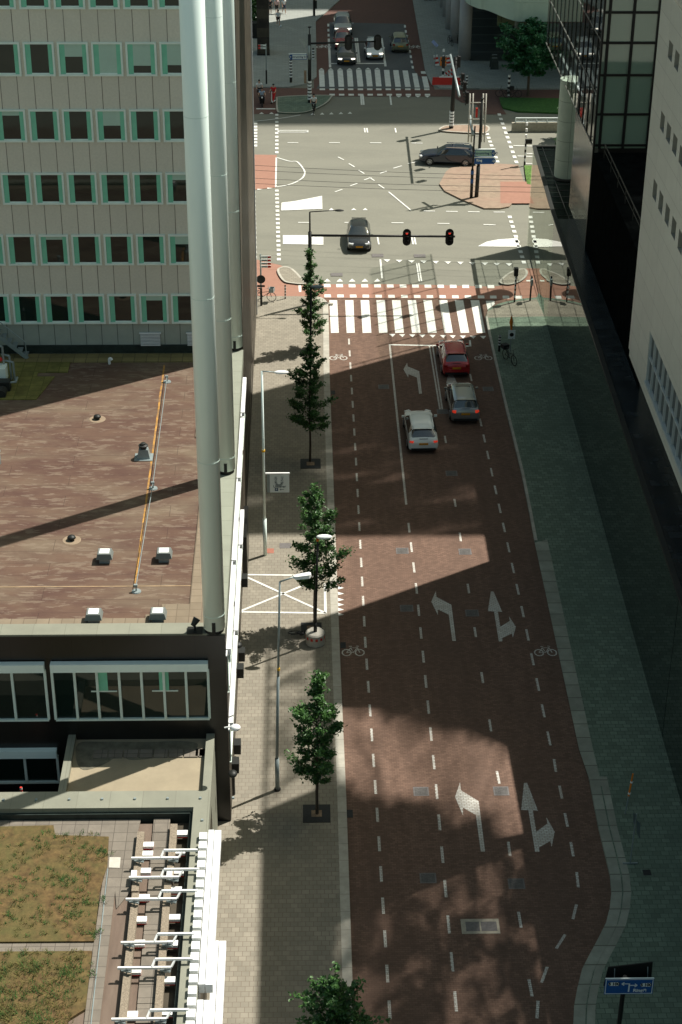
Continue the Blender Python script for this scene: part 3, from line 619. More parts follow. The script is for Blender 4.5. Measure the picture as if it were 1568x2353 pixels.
# bicycle symbols
def bike_mark(px, py, s=1.0, b=PW):
    c = g(px, py).to_2d()
    def ring(cx_, cy_, r):
        P = [c+Vector((cx_+r*math.cos(t*math.pi/8), cy_+r*1.25*math.sin(t*math.pi/8))) for t in range(17)]; b.strip(P, 0.07*s, z3)
    ring(-0.33*s, 0, 0.22*s); ring(0.33*s, 0, 0.22*s)
    for P in ([(-0.33, 0), (-0.12, 0.42), (0.22, 0.45), (0.33, 0)], [(-0.12, 0.42), (0.02, 0.02), (0.22, 0.45)], [(-0.2, 0.55), (-0.05, 0.55)], [(0.16, 0.58), (0.3, 0.55)], [(-0.33, 0), (0.02, 0.02)]):
        b.strip([c+Vector(p)*s for p in P], 0.06*s, z3)
bike_mark(1111, 823); bike_mark(778, 823); bike_mark(1254, 1500, 0.95); bike_mark(812, 1500, 0.95); bike_mark(*kD(380, 492), 1.3, PT); bike_mark(*kD(1338, 495), 1.3, PT)
PT.build('road_markings', M['paint'], kind='structure'); PW.build('road_markings_worn', M['paint_worn'], kind='structure')
# ------------------------------------------------------------------ left side: office tower and low office block
XF, YC, YT, ZR = -3.07, 57.57, 83.95, 9.46
YF = 110.0
tower = thing('office_tower', 'beige panelled office tower with rows of white framed windows above the brown roof', 'office tower', (-3.07, 83.95, 0))
MB().box(-24, XF-0.25, YT, YF, 10.9, 46).build('wall', M['panel'], tower)
MB().box(-24, XF-0.25, YT+0.04, YF, 0, 10.9).build('plinth', M['panel_base'], tower)
MB().box(XF-0.25, XF, YT+0.02, YF, 0, 46).build('side_cladding', M['dark_stone'], tower)
MB().box(XF-0.02, XF+0.07, YF-0.12, YF+0.05, 0, 46).build('corner_trim', M['white_metal'], tower)
b = MB(); b.box(-24, XF-0.3, YT-0.06, YT+0.02, 9.3, 9.72); b.build('base_flashing', M['green_stone'], tower)
for k in range(7): MB().box(XF-0.005, XF+0.012, 85+k*3.4, 86.3+k*3.4, 1.0, 2.9).build('basement_window', M['black_gloss'], tower)
WW, WH, WP = 1.455, 1.62, 1.613
def window_proto(name, parent, loc, blind=0.0):
    fr = MB(); t = 0.09
    fr.box(0, WW, -0.09, 0.02, 0, t); fr.box(0, WW, -0.09, 0.02, WH-t, WH); fr.box(0, t, -0.09, 0.02, t, WH-t); fr.box(WW-t, WW, -0.09, 0.02, t, WH-t)
    fr.box(t+.24, WW-t-.2, -0.045, 0.0, t, t+0.06)
    def mk(nm, bld, m, par):
        me = bpy.data.meshes.new(nm); me.from_pydata([tuple(v) for v in bld.v], [], bld.f); me.update(); return link(nm, me, m, par)
    f = mk(name, fr, M['frame_white'], parent); f.location = loc
    mk('pane', MB().box(t, WW-t, -0.012, 0.01, t, WH-t), M['window_dark'], f)
    mk('curtain', MB().box(t, t+0.25, -0.028, -0.014, t, WH-t), M['curtain'], f)
    mk('curtain', MB().box(WW-t-0.2, WW-t, -0.028, -0.014, t, WH-t), M['curtain'], f)
    if blind: mk('blind', MB().box(t+0.25, WW-t-0.2, -0.022, -0.013, WH-t-blind*(WH-2*t), WH-t), M['blind'], f)
    return f
base = Vector((-3.07, 83.95, 0)); rows = [12.54, 15.75, 18.96, 22.14, 25.38, 28.55]
w0 = None; wb = {}
for r, zt_ in enumerate(rows):
    for k in range(-1, 8):
        x = -14.75+WP*k
        if x+WW > XF-0.4: continue
        loc = Vector((x, YT, zt_+.03-WH))-base
        bl = {(4, 2): 0.42, (4, 3): 1.0, (4, 4): 0.72, (4, 5): 0.7, (3, 3): 0.5, (5, 6): 0.5, (0, 4): .18, (1, 1): .12, (2, 5): .2, (3, 0): .15, (1, 5): .3, (5, 1): .35, (5, 3): .6}.get((r, k), 0)
        if bl: window_proto('window', tower, loc, bl)
        elif w0 is None: w0 = window_proto('window', tower, loc)
        else: copy_tree(w0, tower, loc)
def louvre(x0, x1, z0, z1):
    b = MB(); n = 8
    b.box(x0-.05, x1+.05, YT-0.10, YT, z1, z1+0.05)
    for i in range(n):
        z = z0+(z1-z0)*i/n; b.box(x0, x1, YT-0.10, YT-0.03, z, z+(z1-z0)/n*0.5)
    f = b.build('vent_grille', M['white_metal'], tower); MB().box(x0, x1, YT-0.018, YT+.01, z0, z1).build('grille_back', M['black'], f)
pl, pr = gy(325, 803, YT), gy(370, 803, YT); louvre(pl.x, pr.x, 9.72, 10.38); p2 = gy(432, 803, YT); louvre(p2.x, p2.x+1.0, 9.72, 10.38)

# low office block in front of the tower
low = thing('low_office_building', 'low office building with wide brown flat roof and black street front', 'office building', (XF, YC, 0))
MB().box(-26, XF-0.02, YC+0.3, YT-0.02, 0, 9.0).build('wall', M['dark_stone'], low)
MB().box(XF-0.02, XF, YC+0.02, YT+0.01, 0, 9.1).build('street_cladding', M['dark_stone'], low)
XR = g(440, 1350, 9.2).x
MB().box(-26, XR, YC+0.9, YT-1.05, 9.0, 9.22).build('roof', M['roof_brown'], low)
b = MB(); b.box(XR, -3.86, YC+0.9, YT-0.05, 9.0, 9.27)
for (xa, ya, n) in ((XR, YC+0.9, 7),):
    b.box(XR-1.1, XR, YC+0.9, YC+2.4, 9.22, 9.275); b.box(XR-1.7, XR-1.1, YC+0.9, YC+1.65, 9.22, 9.275)
    b.box(XR-0.5, XR, 74.5, 76.6, 9.22, 9.275)
b.build('roof_edge_tiles', M['roof_tile'], low)
MB().box(-26, XR-1.7, YC+0.75, YC+1.4, 9.22, 9.272).build('front_tiles', M['roof_tile'], low)
MB().box(-26, XR, YT-1.05, YT-0.06, 9.1, 9.28).build('back_tiles', mat('roof_tile_mossy', (0.2, 0.165, 0.07), 0.9, var=0.3, scale=0.35, brick=(0.62, 0.55, 0.02, 0.0, (0.1, 0.085, 0.04), 0.15)), low)
MB().prism([(-26, 81.2), (-13.4, 81.2), (-13.4, 81.7), (-11.9, 81.7), (-11.9, 82.9), (-26, 82.9)], 9.22, 9.27).build('mossy_tiles', M['roof_moss'], low)
MB().prism([(-26, 78.6), (-13.1, 78.6), (-12.5, 81.2), (-26, 81.2)], 9.222, 9.265).build('mossy_tiles', M['roof_moss'], low)
MB().box(-26, XF, YC-0.02, YC+0.75, 9.38, ZR).build('front_coping', M['coping'], low)
MB().box(-3.86, XF+0.01, YC+0.75, YT, 8.8, ZR-0.02).build('side_coping', M['coping_side'], low)
# front wall with its window bands
zt1, zb1 = gy(300, 1515, YC).z, gy(300, 1651, YC).z
xl, xr = gy(141, 1580, YC).x - 0.35, gy(481, 1580, YC).x
xa = gy(108, 1580, YC).x
FW = MB()
FW.box(-26, XF-0.01, YC, YC+0.3, zt1, 9.38); FW.box(xa, xl+.02, YC, YC+0.3, 0, zt1); FW.box(xr, XF-0.01, YC-0.06, YC+0.3, 0, 9.378)
FW.box(xl+.02, xr, YC, YC+0.3, 0, zb1-0.02)
zt2, zb2 = gy(60, 1720, YC).z, gy(60, 1796, YC).z
FW.box(-26, xa, YC, YC+0.3, zt2, zb1-0.02); FW.box(-26, xa, YC, YC+0.3, 0, zb2)
FW.build('front_wall', M['black_stone'], low)
def band_window(x0, x1, z0, z1, n, phase=0.0):
    b = MB(); b.box(x0-.02, x1+.02, YC-0.26, YC+0.02, z1-0.02, z1+0.34)
    f = MB(); f.box(x0, x1, YC-0.08, YC+0.1, z0-0.05, z0+0.04)
    st = (x1-x0)/n
    for i in range(n+1):
        x = x0+st*(i+phase) if phase else x0+st*i
        if x0-0.01 <= x <= x1+.01: f.box(x-0.05, x+0.05, YC-0.1, YC+0.1, z0+0.04, z1-0.03)
    fr = f.build('window_band', M['frame_white'], low)
    b.build('blind_box', M['steel_pale'], fr)
    MB().box(x0, x1, YC+0.02, YC+0.04, z0, z1).build('pane', M['window_dark'], fr)
    return fr
wbn = band_window(xl+0.04, xr-0.02, zb1, zt1-0.42, 7)
for cx_ in (218/2.0, ):
    pass
for px0, px1 in ((228, 250), (368, 390)):
    a_, b_ = gy(px0, 1600, YC).x, gy(px1, 1600, YC).x
    o = MB().box(a_, b_, YC+0.0, YC+0.012, zt1-1.5, zt1-0.45).build('curtain', M['curtain'], wbn)
    MB().box(a_-0.3, b_+0.35, YC-0.004, YC+0.016, zt1-1.56, zt1-1.5).build('shelf', M['frame_white'], wbn)
band_window(xa-1.63*8, xa-0.02, zb1, zt1-0.42, 10); band_window(xa-1.63*8, xa-0.02+.18, zb2, zt2-0.30, 10)
# street-side window bands with white blind boxes (two storeys)
def street_band(y0, y1, ztop, depth, zb_):
    b = MB().box(XF-0.02, XF+depth*.5, y0, y1, ztop-0.30, ztop); b.box(XF, XF+.05, y0-.4, y0, ztop-.12, ztop-.05)
    f = MB()
    for i in range(4):
        y = y0+0.1+(y1-y0-0.2)*i/3; f.box(XF, XF+0.06, y-0.04, y+0.04, zb_, ztop-0.30)
    f.box(XF, XF+0.07, y0, y1, zb_-0.06, zb_)
    fr = f.build('window_band', M['frame_white'], low); b.build('blind_box', M['white_metal'], fr)
    MB().box(XF-0.01, XF+0.02, y0+.05, y1-.05, zb_, ztop-0.30).build('pane', M['window_dark'], fr)
for px0, px1 in (((558, 850), (548, 956)), ((546, 970), (530, 1212)), ((528, 1236), (513, 1497)), ((511, 1512), (509, 1560))):
    ya = gx(*px0, XF+0.25).y; yb = gx(*px1, XF+0.25).y
for ya, yb in ((78.6, 82.6), (71.9, 78.2), (64.6, 71.5), (57.9, 64.2)): street_band(ya, yb, 8.5, 0.36, 6.4)
for ya, yb in ((71.9, 75.2), (64.6, 71.5), (57.9, 64.2)): street_band(ya, yb, 4.9, 0.36, 2.9)
for y, z in ((59.3, 1.2), (61.5, 0.5), (66.5, 1.0), (68.4, 0.6), (74.1, 1.1)): MB().box(XF, XF+0.3, y, y+0.5, z, z+0.5).build('wall_box', M['steel_dark'], low)
MB().box(XF-.01, XF+0.22, 76.4, 79.6, 0, 2.6).build('side_door_canopy', M['black_stone'], low)
# terrace in the recess
zt_ = 4.36
MB().box(-9.2, -3.9, 53.95, YC-0.01, 0.2, zt_).build('terrace_floor', M['terrace'], low)
MB().box(-9.5, -9.2, 53.9, YC-0.01, 0, 4.62).build('terrace_wall', M['coping'], low)
MB().box(-3.95, -3.62, 53.9, YC-0.07, 0, 4.66).build('terrace_wall', M['coping'], low)
b = MB()
for i in range(8):
    b.box(-8.4+i*0.6, -7.85+i*0.6, YC-1.25, YC-0.75, zt_, zt_+0.05)
b.box(-3.4-0.95, -3.4-0.4, YC-1.2, YC-0.7, zt_, zt_+0.05); b.build('terrace_tiles', M['paving_grey'], low)
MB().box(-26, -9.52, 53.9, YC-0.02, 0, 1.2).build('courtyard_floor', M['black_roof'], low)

MB().prism(smooth_path([(-9.1, 57.3), (-8.2, 57.4), (-6.4, 57.35), (-5.0, 57.4), (-4.3, 57.2), (-4.6, 56.55), (-5.6, 56.4), (-6.8, 56.2), (-7.4, 56.45), (-8.0, 55.9), (-8.7, 55.6), (-9.05, 56.2)], 4, True), zt_, zt_+.012).build('wet_patch', M['wet'], low)  # damp stain whose dark colour also stands in for the terrace shade
# near block with the sedum roof
near = thing('sedum_roof_building', 'nearest low building with planted sedum roof and white facade louvres', 'building', (-3.7, 40, 0))
YB = 53.9; XE = -3.62
MB().box(-26, XE-0.02, 30, YB-0.01, 0, 4.0).build('wall', M['dark_stone'], near)
MB().box(-26, -5.0, 30, YB-1.35, 4.0, 4.15).build('roof', M['roof_tar'], near)
b = MB(); b.box(-26, XE, YB-1.0, YB, 3.9, 4.66); b.box(XE-0.62, XE, 30, YB-1.0, 3.9, 4.66); b.build('parapet', M['coping'], near)
b = MB(); b.box(-26, XE-0.62, YB-1.12, YB-1.0, 4.0, 4.45); b.box(XE-0.75, XE-0.62, 30, YB-1.12, 4.0, 4.45); b.build('parapet_lining', M['green_stone'], near)
for i in range(8): MB().cyl((-11.5+i*1.25, YB-0.5, 4.66), (-11.5+i*1.25, YB-0.5, 4.72), 0.06, 0.05, 8).build('parapet_bolt', M['galv'], near)
for i in range(9): MB().cyl((XE-0.25, YB-1.8-i*1.1, 4.66), (XE-0.25, YB-1.8-i*1.1, 4.72), 0.06, 0.05, 8).build('parapet_bolt', M['galv'], near)
def P4(*pts): return [g(x, y, 4.2).xy[:] for x, y in pts]
b6 = lambda x, y: (x*.3751, 1809.3+.3751*y)
# pavers around the planting
b = MB(); b.prism(P4((-40, 1872), *[b6(*p) for p in ((865, 190), (845, 275), (800, 640), (715, 740), (700, 560), (620, 560), (665, 310), (340, 300), (330, 240), (-80, 245))]), 4.15, 4.20)
b.prism(P4(*[b6(*p) for p in ((640, 500), (715, 560), (610, 1449), (560, 1449+120), (500, 1449+120), (575, 960))]), 4.15, 4.205)
b.prism(P4(*[b6(*p) for p in ((-60, 955), (575, 950), (565, 1010), (-60, 1015))]), 4.15, 4.2)
b.build('roof_pavers', M['paving_grey'], near)
MB().prism(P4(*[b6(*p) for p in ((-80, 250), (330, 240), (340, 300), (668, 310), (660, 480), (612, 640), (578, 950), (-80, 955))]), 4.15, 4.27).build('sedum_bed', M['sedum'], near)
MB().prism(P4(*[b6(*p) for p in ((-80, 1015), (565, 1010), (525, 1365), (420, 1430), (380, 1560), (-80, 1560))]), 4.15, 4.27).build('sedum_bed', M['sedum'], near)
b = MB(); b.prism(P4(*[b6(*p) for p in ((672, 428), (740, 430), (735, 495), (668, 492))]), 4.2, 4.215); b.build('white_gravel', M['concrete_light'], near)
b = MB(); a_, c_ = g(*b6(662, 500), 4.21), g(*b6(570, 1449), 4.21); b.bar((a_.x, a_.y, 4.22), (c_.x, c_.y-3, 4.22), 0.03); b.build('lightning_strip', M['galv'], near)
# slabs between the beams
b = MB()
for (p, q, wd) in (((995, 190), (890, 1449), 0.62),):
    a_, c_ = g(*b6(*p), 4.2), g(*b6(*q), 4.2); n = 12
    for i in range(n):
        A, B_ = a_+(c_-a_)*(i/n), a_+(c_-a_)*((i+0.97)/n); b.bar((A.x, A.y, 4.19), (B_.x, B_.y, 4.19), wd, 0.08)
b.build('walkway_slabs', M['paving_grey'], near)
# white louvre boxes on the street face
def louvre_row(y0, y1, z, x0, name='louvre_box'):
    b = MB(); b.box(x0, x0+0.2, y0, y1, z-0.4, z); b.box(x0+0.225, x0+0.47, y0, y1, z-0.4, z-0.02); b.build(name, M['white_metal'], near)
louvre_row(43.6, 51.5, 4.72, -3.60); louvre_row(30, 42.9, 4.72, -3.60)
louvre_row(41.3, 47.9, 2.6, -3.35); louvre_row(30, 41.1, 2.6, -3.35); louvre_row(30, 44.3, 1.1, -3.05)
for i in range(26):
    y = 51.2-i*0.52; MB().box(-3.92, -3.63, y-0.36, y, 4.66, 4.86).build('bracket_block', M['white'], near)
# sedum tufts
gb, gd = MB(), MB()
def tuft(bld, x, y, h, n):
    for _ in range(n):
        a = random.uniform(0, 6.28); l = random.uniform(.4, 1)*h; dx, dy = math.cos(a)*l*.7, math.sin(a)*l*.7; wv = Vector((-dy, dx)).normalized()*0.012
        ox, oy = x+random.gauss(0, h*.35), y+random.gauss(0, h*.35)
        bld.add([(ox-wv.x, oy-wv.y, 4.26), (ox+wv.x, oy+wv.y, 4.26), (ox+dx, oy+dy, 4.26+l*.8)], [(0, 1, 2)])
for _ in range(620):
    x = random.uniform(-11.6, -7.6); y = random.uniform(42, 52)
    if 45.75 < y < 46.3: continue
    dn = 1.0 if y < 45.7 else 0.4
    if random.random() < dn:
        r = random.random(); tuft(gb if r < 0.42 else gd, x, y, random.uniform(.12, .4 if y < 45 else .22), 18)
for px, py, n in ((240, 350, 20), (630, 400, 60), (390, 590, 60), (560, 700, 70), (550, 880, 60), (50, 830, 20), (180, 520, 30), (510, 1150, 60), (480, 780, 50)):
    c_ = g(*b6(px, py), 4.25)
    for _ in range(n//4): tuft(gb, c_.x+random.gauss(0, .22), c_.y+random.gauss(0, .22), .14, 14)
gb.build('sedum_tufts', M['leaf'], near, kind='stuff'); gd.build('dry_grass', M['leaf_dry'], near, kind='stuff')
# ------------------------------------------------------------------ right side: mirrored podium, glass tower, grey panelled block
WX = 16.35
pod = thing('podium', 'low black podium with mirrored glass wall along the right pavement', 'podium', (WX, 60, 0))
pw = [g(1528, 1723).xy[:], g(1459, 1472).xy[:], g(1344, 1062).xy[:], g(1250, 726).xy[:], g(1211, 563).xy[:]]
face = [(15.75, 15), (15.88, 62.2), (16.0, 78.0), (16.1, 89.0), (16.26, 109.7), (16.57, 122.7)]
top = [(16.0, 15), (16.05, 60), (16.0, 87.2), (16.05, 100.4), (16.1, 118.3), (16.57, 122.7)]
PZ = 7.5
YS = 108.0; XS = 16.1+(16.26-16.1)*(YS-89)/(109.7-89)
face_s = face[:4]+[(XS, YS)]; face_g = [(XS, YS), face[4], face[5]]
def podium_prism(b, z0, z1, off=0.0, x1=40): b.prism([(x+off, y) for x, y in face_s]+[(x1, YS), (x1, 15)], z0, z1)
b = MB(); podium_prism(b, -0.02, PZ); b.build('wall', M['podium_glass'], pod)
b = MB(); podium_prism(b, PZ, PZ+0.03, 0.22); b.build('roof', M['podium_roof'], pod)
b = MB()
for (xa, ya), (xb, yb) in zip(face_g[:-1], face_g[1:]): b.quad((xa, ya, 0), (xb, yb, 0), (xb, yb, PZ), (xa, ya, PZ))
b.build('glazed_end', M['wing_glass'], pod)  # mirrored end wall made see-through so sun reaches the crossing corner
MB().quad((XS+.05, YS, PZ), (40, YS, PZ), (40, 122.65, PZ), (16.6, 122.65, PZ)).build('glass_roof', M['roof_glass'], pod)  # made-up clear roof over the podium end, passes sun to the crossing
b = MB()
for i in range(12): b.box(16.45, 26, YS+.6+i*1.2, YS+.64+i*1.2, PZ+.003, PZ+.02)
for i in range(7): b.box(17.2+i*1.1, 17.24+i*1.1, YS, 122.6, PZ+.0035, PZ+.018)
b.build('roof_joint', M['mullion'], pod)
MB().prism([(XS+.04, YS+.01), (face_g[1][0]+.04, face_g[1][1]), (face_g[2][0]+.04, 122.6), (40, 122.6), (40, YS+.01)], .1, .14).build('inner_floor', M['black_roof'], pod)
MB().box(16.62, 40, 122.5, 122.62, .141, PZ-.02).build('back_wall', M['black_roof'], pod)
b = MB(); P_ = [(x-0.03, y) for x, y in face]
for i in range(len(P_)-1): b.bar((P_[i][0]+0.12, P_[i][1], PZ+0.02), (P_[i+1][0]+0.12, P_[i+1][1], PZ+0.02), 0.26, 0.10)
b.bar((16.6, 122.62, PZ+0.02), (30, 122.62, PZ+0.02), 0.3, 0.12)
b.build('edge_trim', M['steel_dark'], pod)
b = MB()
for i in range(24): 
    y = 63+i*2.5; t = (y-62.2)/(122.7-62.2); x = 15.88+(16.57-15.88)*t
    b.box(x-0.012, x+.01, y, y+0.012, 0, PZ)
b.build('glass_joint', M['mullion'], pod)

tw = thing('glass_tower', 'dark glass tower with mirrored side and grid of green panes above the podium', 'tower', (17.5, 103, PZ))
TX, TY, TZ = 17.5, 102.6, 14.0
MB().box(TX+0.02, 40, TY+0.03, 110.4, PZ+.035, TZ).build('core_wall', M['side_stone'], tw)
MB().box(TX+0.3, 40, TY, TY+0.02, PZ, TZ).build('front_base', M['black_stone'], tw)
def side_wall(b):
    pass
b = MB(); b.prism([(TX+0.03, TY+0.03), (TX+.03, 110.3), (TX+9, 110.3), (TX+9, TY+0.03)], TZ, TZ+0.25); b.build('soffit', M['side_stone'], tw)
# mirrored side pane: top follows a sloping roof line
zt0, zt1 = 24.5, 18.2
MB().quad((TX, 110.4, TZ), (TX, 110.4, 22), (TX, 126, 22), (TX, 126, TZ)).build('wing_glass', M['wing_glass'], tw)
b = MB().box(TX, TX+.06, TY, 110.4, TZ, 26)
b.build('side_glass', M['side_glass'], tw)
b = MB()
y = TY+1.2
while y < 126: 
    b.box(TX-0.05, TX-0.005, y, y+0.09, TZ, 22 if y > 111 else 26); y += 1.75
b.build('side_mullion', M['mullion'], tw)
b = MB()
for z in (14.05, 17.2, 20.4, 23.6): b.box(TX-0.035, TX-0.008, TY, 125.9 if z < 22 else 111, z-.03, z+0.05)
b.build('side_rail', mat('side_rail', (0.16, 0.16, 0.15), 0.4, var=0.0), tw)
# gridded face towards the camera
gz0 = TZ+0.02
MB().box(TX+0.05, 45, TY-0.02, TY+0.04, gz0, 25.5).build('front_glass', M['tower_glass'], tw)
b = MB()
zr_ = []
for py in (1, 28, 68+32, 175-0, 202, 262, 330):
    pass
for py in (28, 98, 172, 262, 333, 418, 502): 
    z = gy(1440, py, TY).z
    if z > gz0: b.box(TX, 45, TY-0.10, TY-0.021, z-0.07, z+0.07)
for px in (1392, 1447, 1504, 1560, 1616): 
    x = gy(px, 150, TY).x; b.box(x-0.08, x+0.08, TY-0.13, TY-0.0215, gz0, 25.5)
b.box(TX-0.06, TX+0.06, TY-0.14, TY-0.0, PZ, 26)
b.build('front_mullion', M['mullion'], tw)
# crown: unseen hollow walls added above the frame to shade and dapple the street
MB().box(TX, 46, TY, TY+0.25, 25.5, 62).build('crown_screen', M['screen_crown'], tw)
MB().box(TX, TX+0.3, TY+0.25, 110.4, 26, 62).build('crown_wall', M['grey_panel'], tw)
# link block between the tower and the grey block
lk = thing('link_block', 'black flat-roofed link block between the glass tower and the grey block', 'building', (TX, 84, PZ))
MB().box(TX+0.02, 42, 82.9, TY-0.02, PZ, 13.6).build('wall', M['black_roof'], lk)
MB().box(TX, 42, 82.95, TY-0.05, 13.6, 13.75).build('roof', M['black_roof'], lk)
b = MB()
for i in range(7): b.cyl((TX+0.5, 86+i*2.6, 13.75), (TX+0.5, 86+i*2.6, 14.6), 0.03, 0.03, 6)
b.bar((TX+0.5, 86, 14.6), (TX+0.5, 101.6, 14.6), 0.05); b.bar((TX+0.5, 86, 14.2), (TX+0.5, 101.6, 14.2), 0.03)
b.build('railing', M['steel_dark'], lk)
# round column under the overhang
cb = g(1302, 404, PZ); 
col = thing('round_column', 'round pale green stone column under the glass overhang on the podium', 'column', (18.05, 116.1, PZ))
MB().cyl((18.05, 116.1, PZ), (18.05, 116.1, TZ+.3), 0.8, 0.8, 32).build('shaft', M['column_stone'], col, smooth=False)
MB().cyl((18.05, 116.1, PZ), (18.05, 116.1, PZ+0.12), 0.86, 0.84, 32).build('base_ring', M['steel_dark'], col)

# grey panelled block
GX, GYF = 16.7, 82.55; GZ = 10.1
gb_ = thing('grey_block', 'light grey panelled block with small square windows overhanging the podium', 'building', (GX, GYF, GZ))
hole_c = [(75.0, 26.8), (72.3, 19.4), (67.4, 13.5), (61.4, 13.4), (62.6, 19.7), (67.2, 26.8)]  # unseen openings added to throw sun patches on road and pavement
hole_d = [(60.6, 13.7), (60.8, 27.5), (24, 27.5), (24, 13.7)]
hole_u = [(82.3, 32.0), (82.3, 28.4), (69.5, 28.4), (69.5, 32.0)]
# small windows seen in the photograph, on the plane of the facade
kW = K(1700, 0, 0.6569); kV = K(1900, 600, 0.5949)
wins = []
for (a_, b_) in (((1490, 240), (1505, 385)), ((1528, 298), (1545, 447)), ((1441, 672), (1452, 815)), ((1478, 738), (1492, 886)), ((1516, 806), (1530, 960)), ((1556, 880), (1572, 1030))):
    p, q = gx(*kW(*a_), GX), gx(*kW(*b_), GX); wins.append((p.y, q.z, p.z))
for (a_, b_) in (((1205, 190), (1215, 352)), ((1245, 268), (1256, 440)), ((1288, 352), (1300, 522)), ((1331, 440), (1344, 612)), ((1376, 528), (1386, 705))):
    p, q = gx(*kV(*a_), GX), gx(*kV(*b_), GX); wins.append((p.y, q.z, p.z))
hz = []
for y, z0, z1_ in wins: hz.append((y-0.95, y, min(z0, z1_), max(z0, z1_)))
outer = [(15, GZ), (GYF, GZ), (GYF, 32.3), (15, 32.3)]
rb0, rb1 = GZ+0.45, GZ+3.05
RY = gx(1490, 800, GX).y
ribbon = [(20, rb0), (RY, rb0), (RY, rb1), (20, rb1)]
polys = [outer, hole_c, hole_u, hole_d, ribbon] + [[(a, c), (b_, c), (b_, d), (a, d)] for a, b_, c, d in hz]
pv = [[Vector((0, y, z)) for y, z in p] for p in polys]
tris = tessellate_polygon([[Vector((p.y, p.z, 0)) for p in q] for q in pv])
flat = [p for q in pv for p in q]
b = MB(); b.add([(GX, p.y, p.z) for p in flat], [t for t in tris])
fc = b.build('facade', M['grey_panel'], gb_)
bmx = bmesh.new(); bmx.from_mesh(fc.data); bmesh.ops.recalc_face_normals(bmx, faces=bmx.faces)
if sum(f.normal.x*f.calc_area() for f in bmx.faces) > 0: bmesh.ops.reverse_faces(bmx, faces=bmx.faces)
bmx.to_mesh(fc.data); bmx.free()
def window_hole(y0, y1, z0, z1):
    d = 0.28; b = MB()
    b.quad((GX, y0, z0), (GX, y1, z0), (GX+d, y1, z0), (GX+d, y0, z0)); b.quad((GX, y0, z1), (GX+d, y0, z1), (GX+d, y1, z1), (GX, y1, z1))
    b.quad((GX, y0, z0), (GX+d, y0, z0), (GX+d, y0, z1), (GX, y0, z1)); b.quad((GX, y1, z0), (GX, y1, z1), (GX+d, y1, z1), (GX+d, y1, z0))
    f = b.build('window', M['reveal'], gb_)
    MB().box(GX+d-0.02, GX+d+0.02, y0, y1, z0, z1).build('pane', M['ribbon_glass'], f)
for h in hz: window_hole(*h)
b = MB(); b.box(GX-0.05, GX+0.2, 20, RY, rb0-0.14, rb0); n = 18
f = b.build('ribbon_window', M['sill_white'], gb_)
MB().box(GX+0.14, GX+0.18, 20, RY+.3, rb0, rb1+.5).build('pane', M['ribbon_glass'], f)
b = MB(); y = RY-0.02
while y > 50: b.box(GX+0.02, GX+0.139, y-0.06, y, rb0, rb1); y -= 1.12
b.box(GX+0.03, GX+0.135, 20, RY, (rb0+rb1)/2-.03, (rb0+rb1)/2+.04); b.build('ribbon_mullion', M['sill_white'], f)
MB().box(GX+0.002, 42, GYF-0.3, GYF, GZ, 32.3).build('end_wall', mat('grey_panel_end', (0.43, 0.44, 0.39), 0.5, var=0.05, scale=1.2, plane='XZ', brick=(2.4, 1.15, 0.014, 0, (0.3, 0.3, 0.27), 0.04)), gb_)
MB().box(GX+0.002, 42, 15, GYF-0.3, GZ-0.3, GZ-0.004).build('soffit', M['grey_panel'], gb_)
MB().box(GX+0.75, 42, 15, GYF-0.1, PZ+0.03, GZ-0.3).build('recessed_storey', M['podium_glass'], gb_)
def fill(P, m, nm):
    cy_ = sum(p[0] for p in P)/len(P); cz_ = sum(p[1] for p in P)/len(P)
    P = [(y+.35*(1 if y > cy_ else -1), z+.45*(1 if z > cz_ else -1)) for y, z in P]
    MB().add([(GX+0.15, y, z) for y, z in P], [tuple(range(len(P)))]).build(nm, M[m], gb_)
fill(hole_c, 'screen_c', 'stair_screen'); fill(hole_d, 'screen_dapple', 'atrium_screen'); fill(hole_u, 'screen_weak', 'roof_screen')  # added masks in the unseen openings, they pattern the sun on the street
# unseen slab added beyond the frame to shade the far plaza
MB().box(-40, 160, 236, 238, 0, 129).build('distant_slab', M['grey_panel'], label='wide distant slab block closing the end of the street', cat='building')

# ------------------------------------------------------------------ corner building with the covered colonnade
por = thing('colonnade_building', 'corner building with rounded pale green canopy on tall round columns', 'building', (16, 171, 0))
FZ = 6.2
edge = [kH(318, 0), kH(330, 25), kH(380, 60), kH(480, 100), kH(580, 122), (1180, 47.5), (1225, 49.5), (1320, 50)]
E_ = [g(*p, FZ) for p in edge]
far = [g(*kH(300, -60), FZ), g(*kH(296, -200), FZ)]
P_ = [(p.x, p.y) for p in smooth_path([q.xy for q in (far[::-1]+E_)], 4)] if False else [p.xy[:] for p in far[::-1]] + smooth_path([q.xy[:] for q in E_], 4)
back = [(48, P_[-1][1]), (48, 235), (P_[0][0], 235)]
b = MB()
for z0, z1_ in ((FZ, FZ+1.7), (FZ+1.72, FZ+3.6), (FZ+3.62, FZ+5.6)): b.prism(P_+back, z0, z1_)
b.build('canopy', M['fascia'], por)
def colm(px, py, top=FZ):
    p = g(px, py); MB().cyl((p.x, p.y, 0.1), (p.x, p.y, top), 0.62, 0.62, 24).build('column', M['portico_col'], por, smooth=True)
for q in ((1067, 138), (1048, 98), (1037, 68), (1030, 40), (1024, 18)): colm(*q)
MB().box(23.9, 110, 200, 202, FZ+5.7, 138).build('tower_wall', M['grey_panel'], por)  # unseen slab above the canopy, sized to shade the far crossing
fl = [g(*p).xy[:] for p in ((1080, 143), (1320, 146), (1320, -40), (1042, -40), (1052, 60))]
MB().sheet(fl, 0.128).build('colonnade_floor', M['portico_floor'], por)
bw = g(1150, 95).y+4
MB().box(22.5, 48, bw+2, bw+2.3, 0, FZ).build('recess_wall', M['dark_void'], por)
p0, p1 = gy(1147, 60, bw), gy(1300, 118, bw)
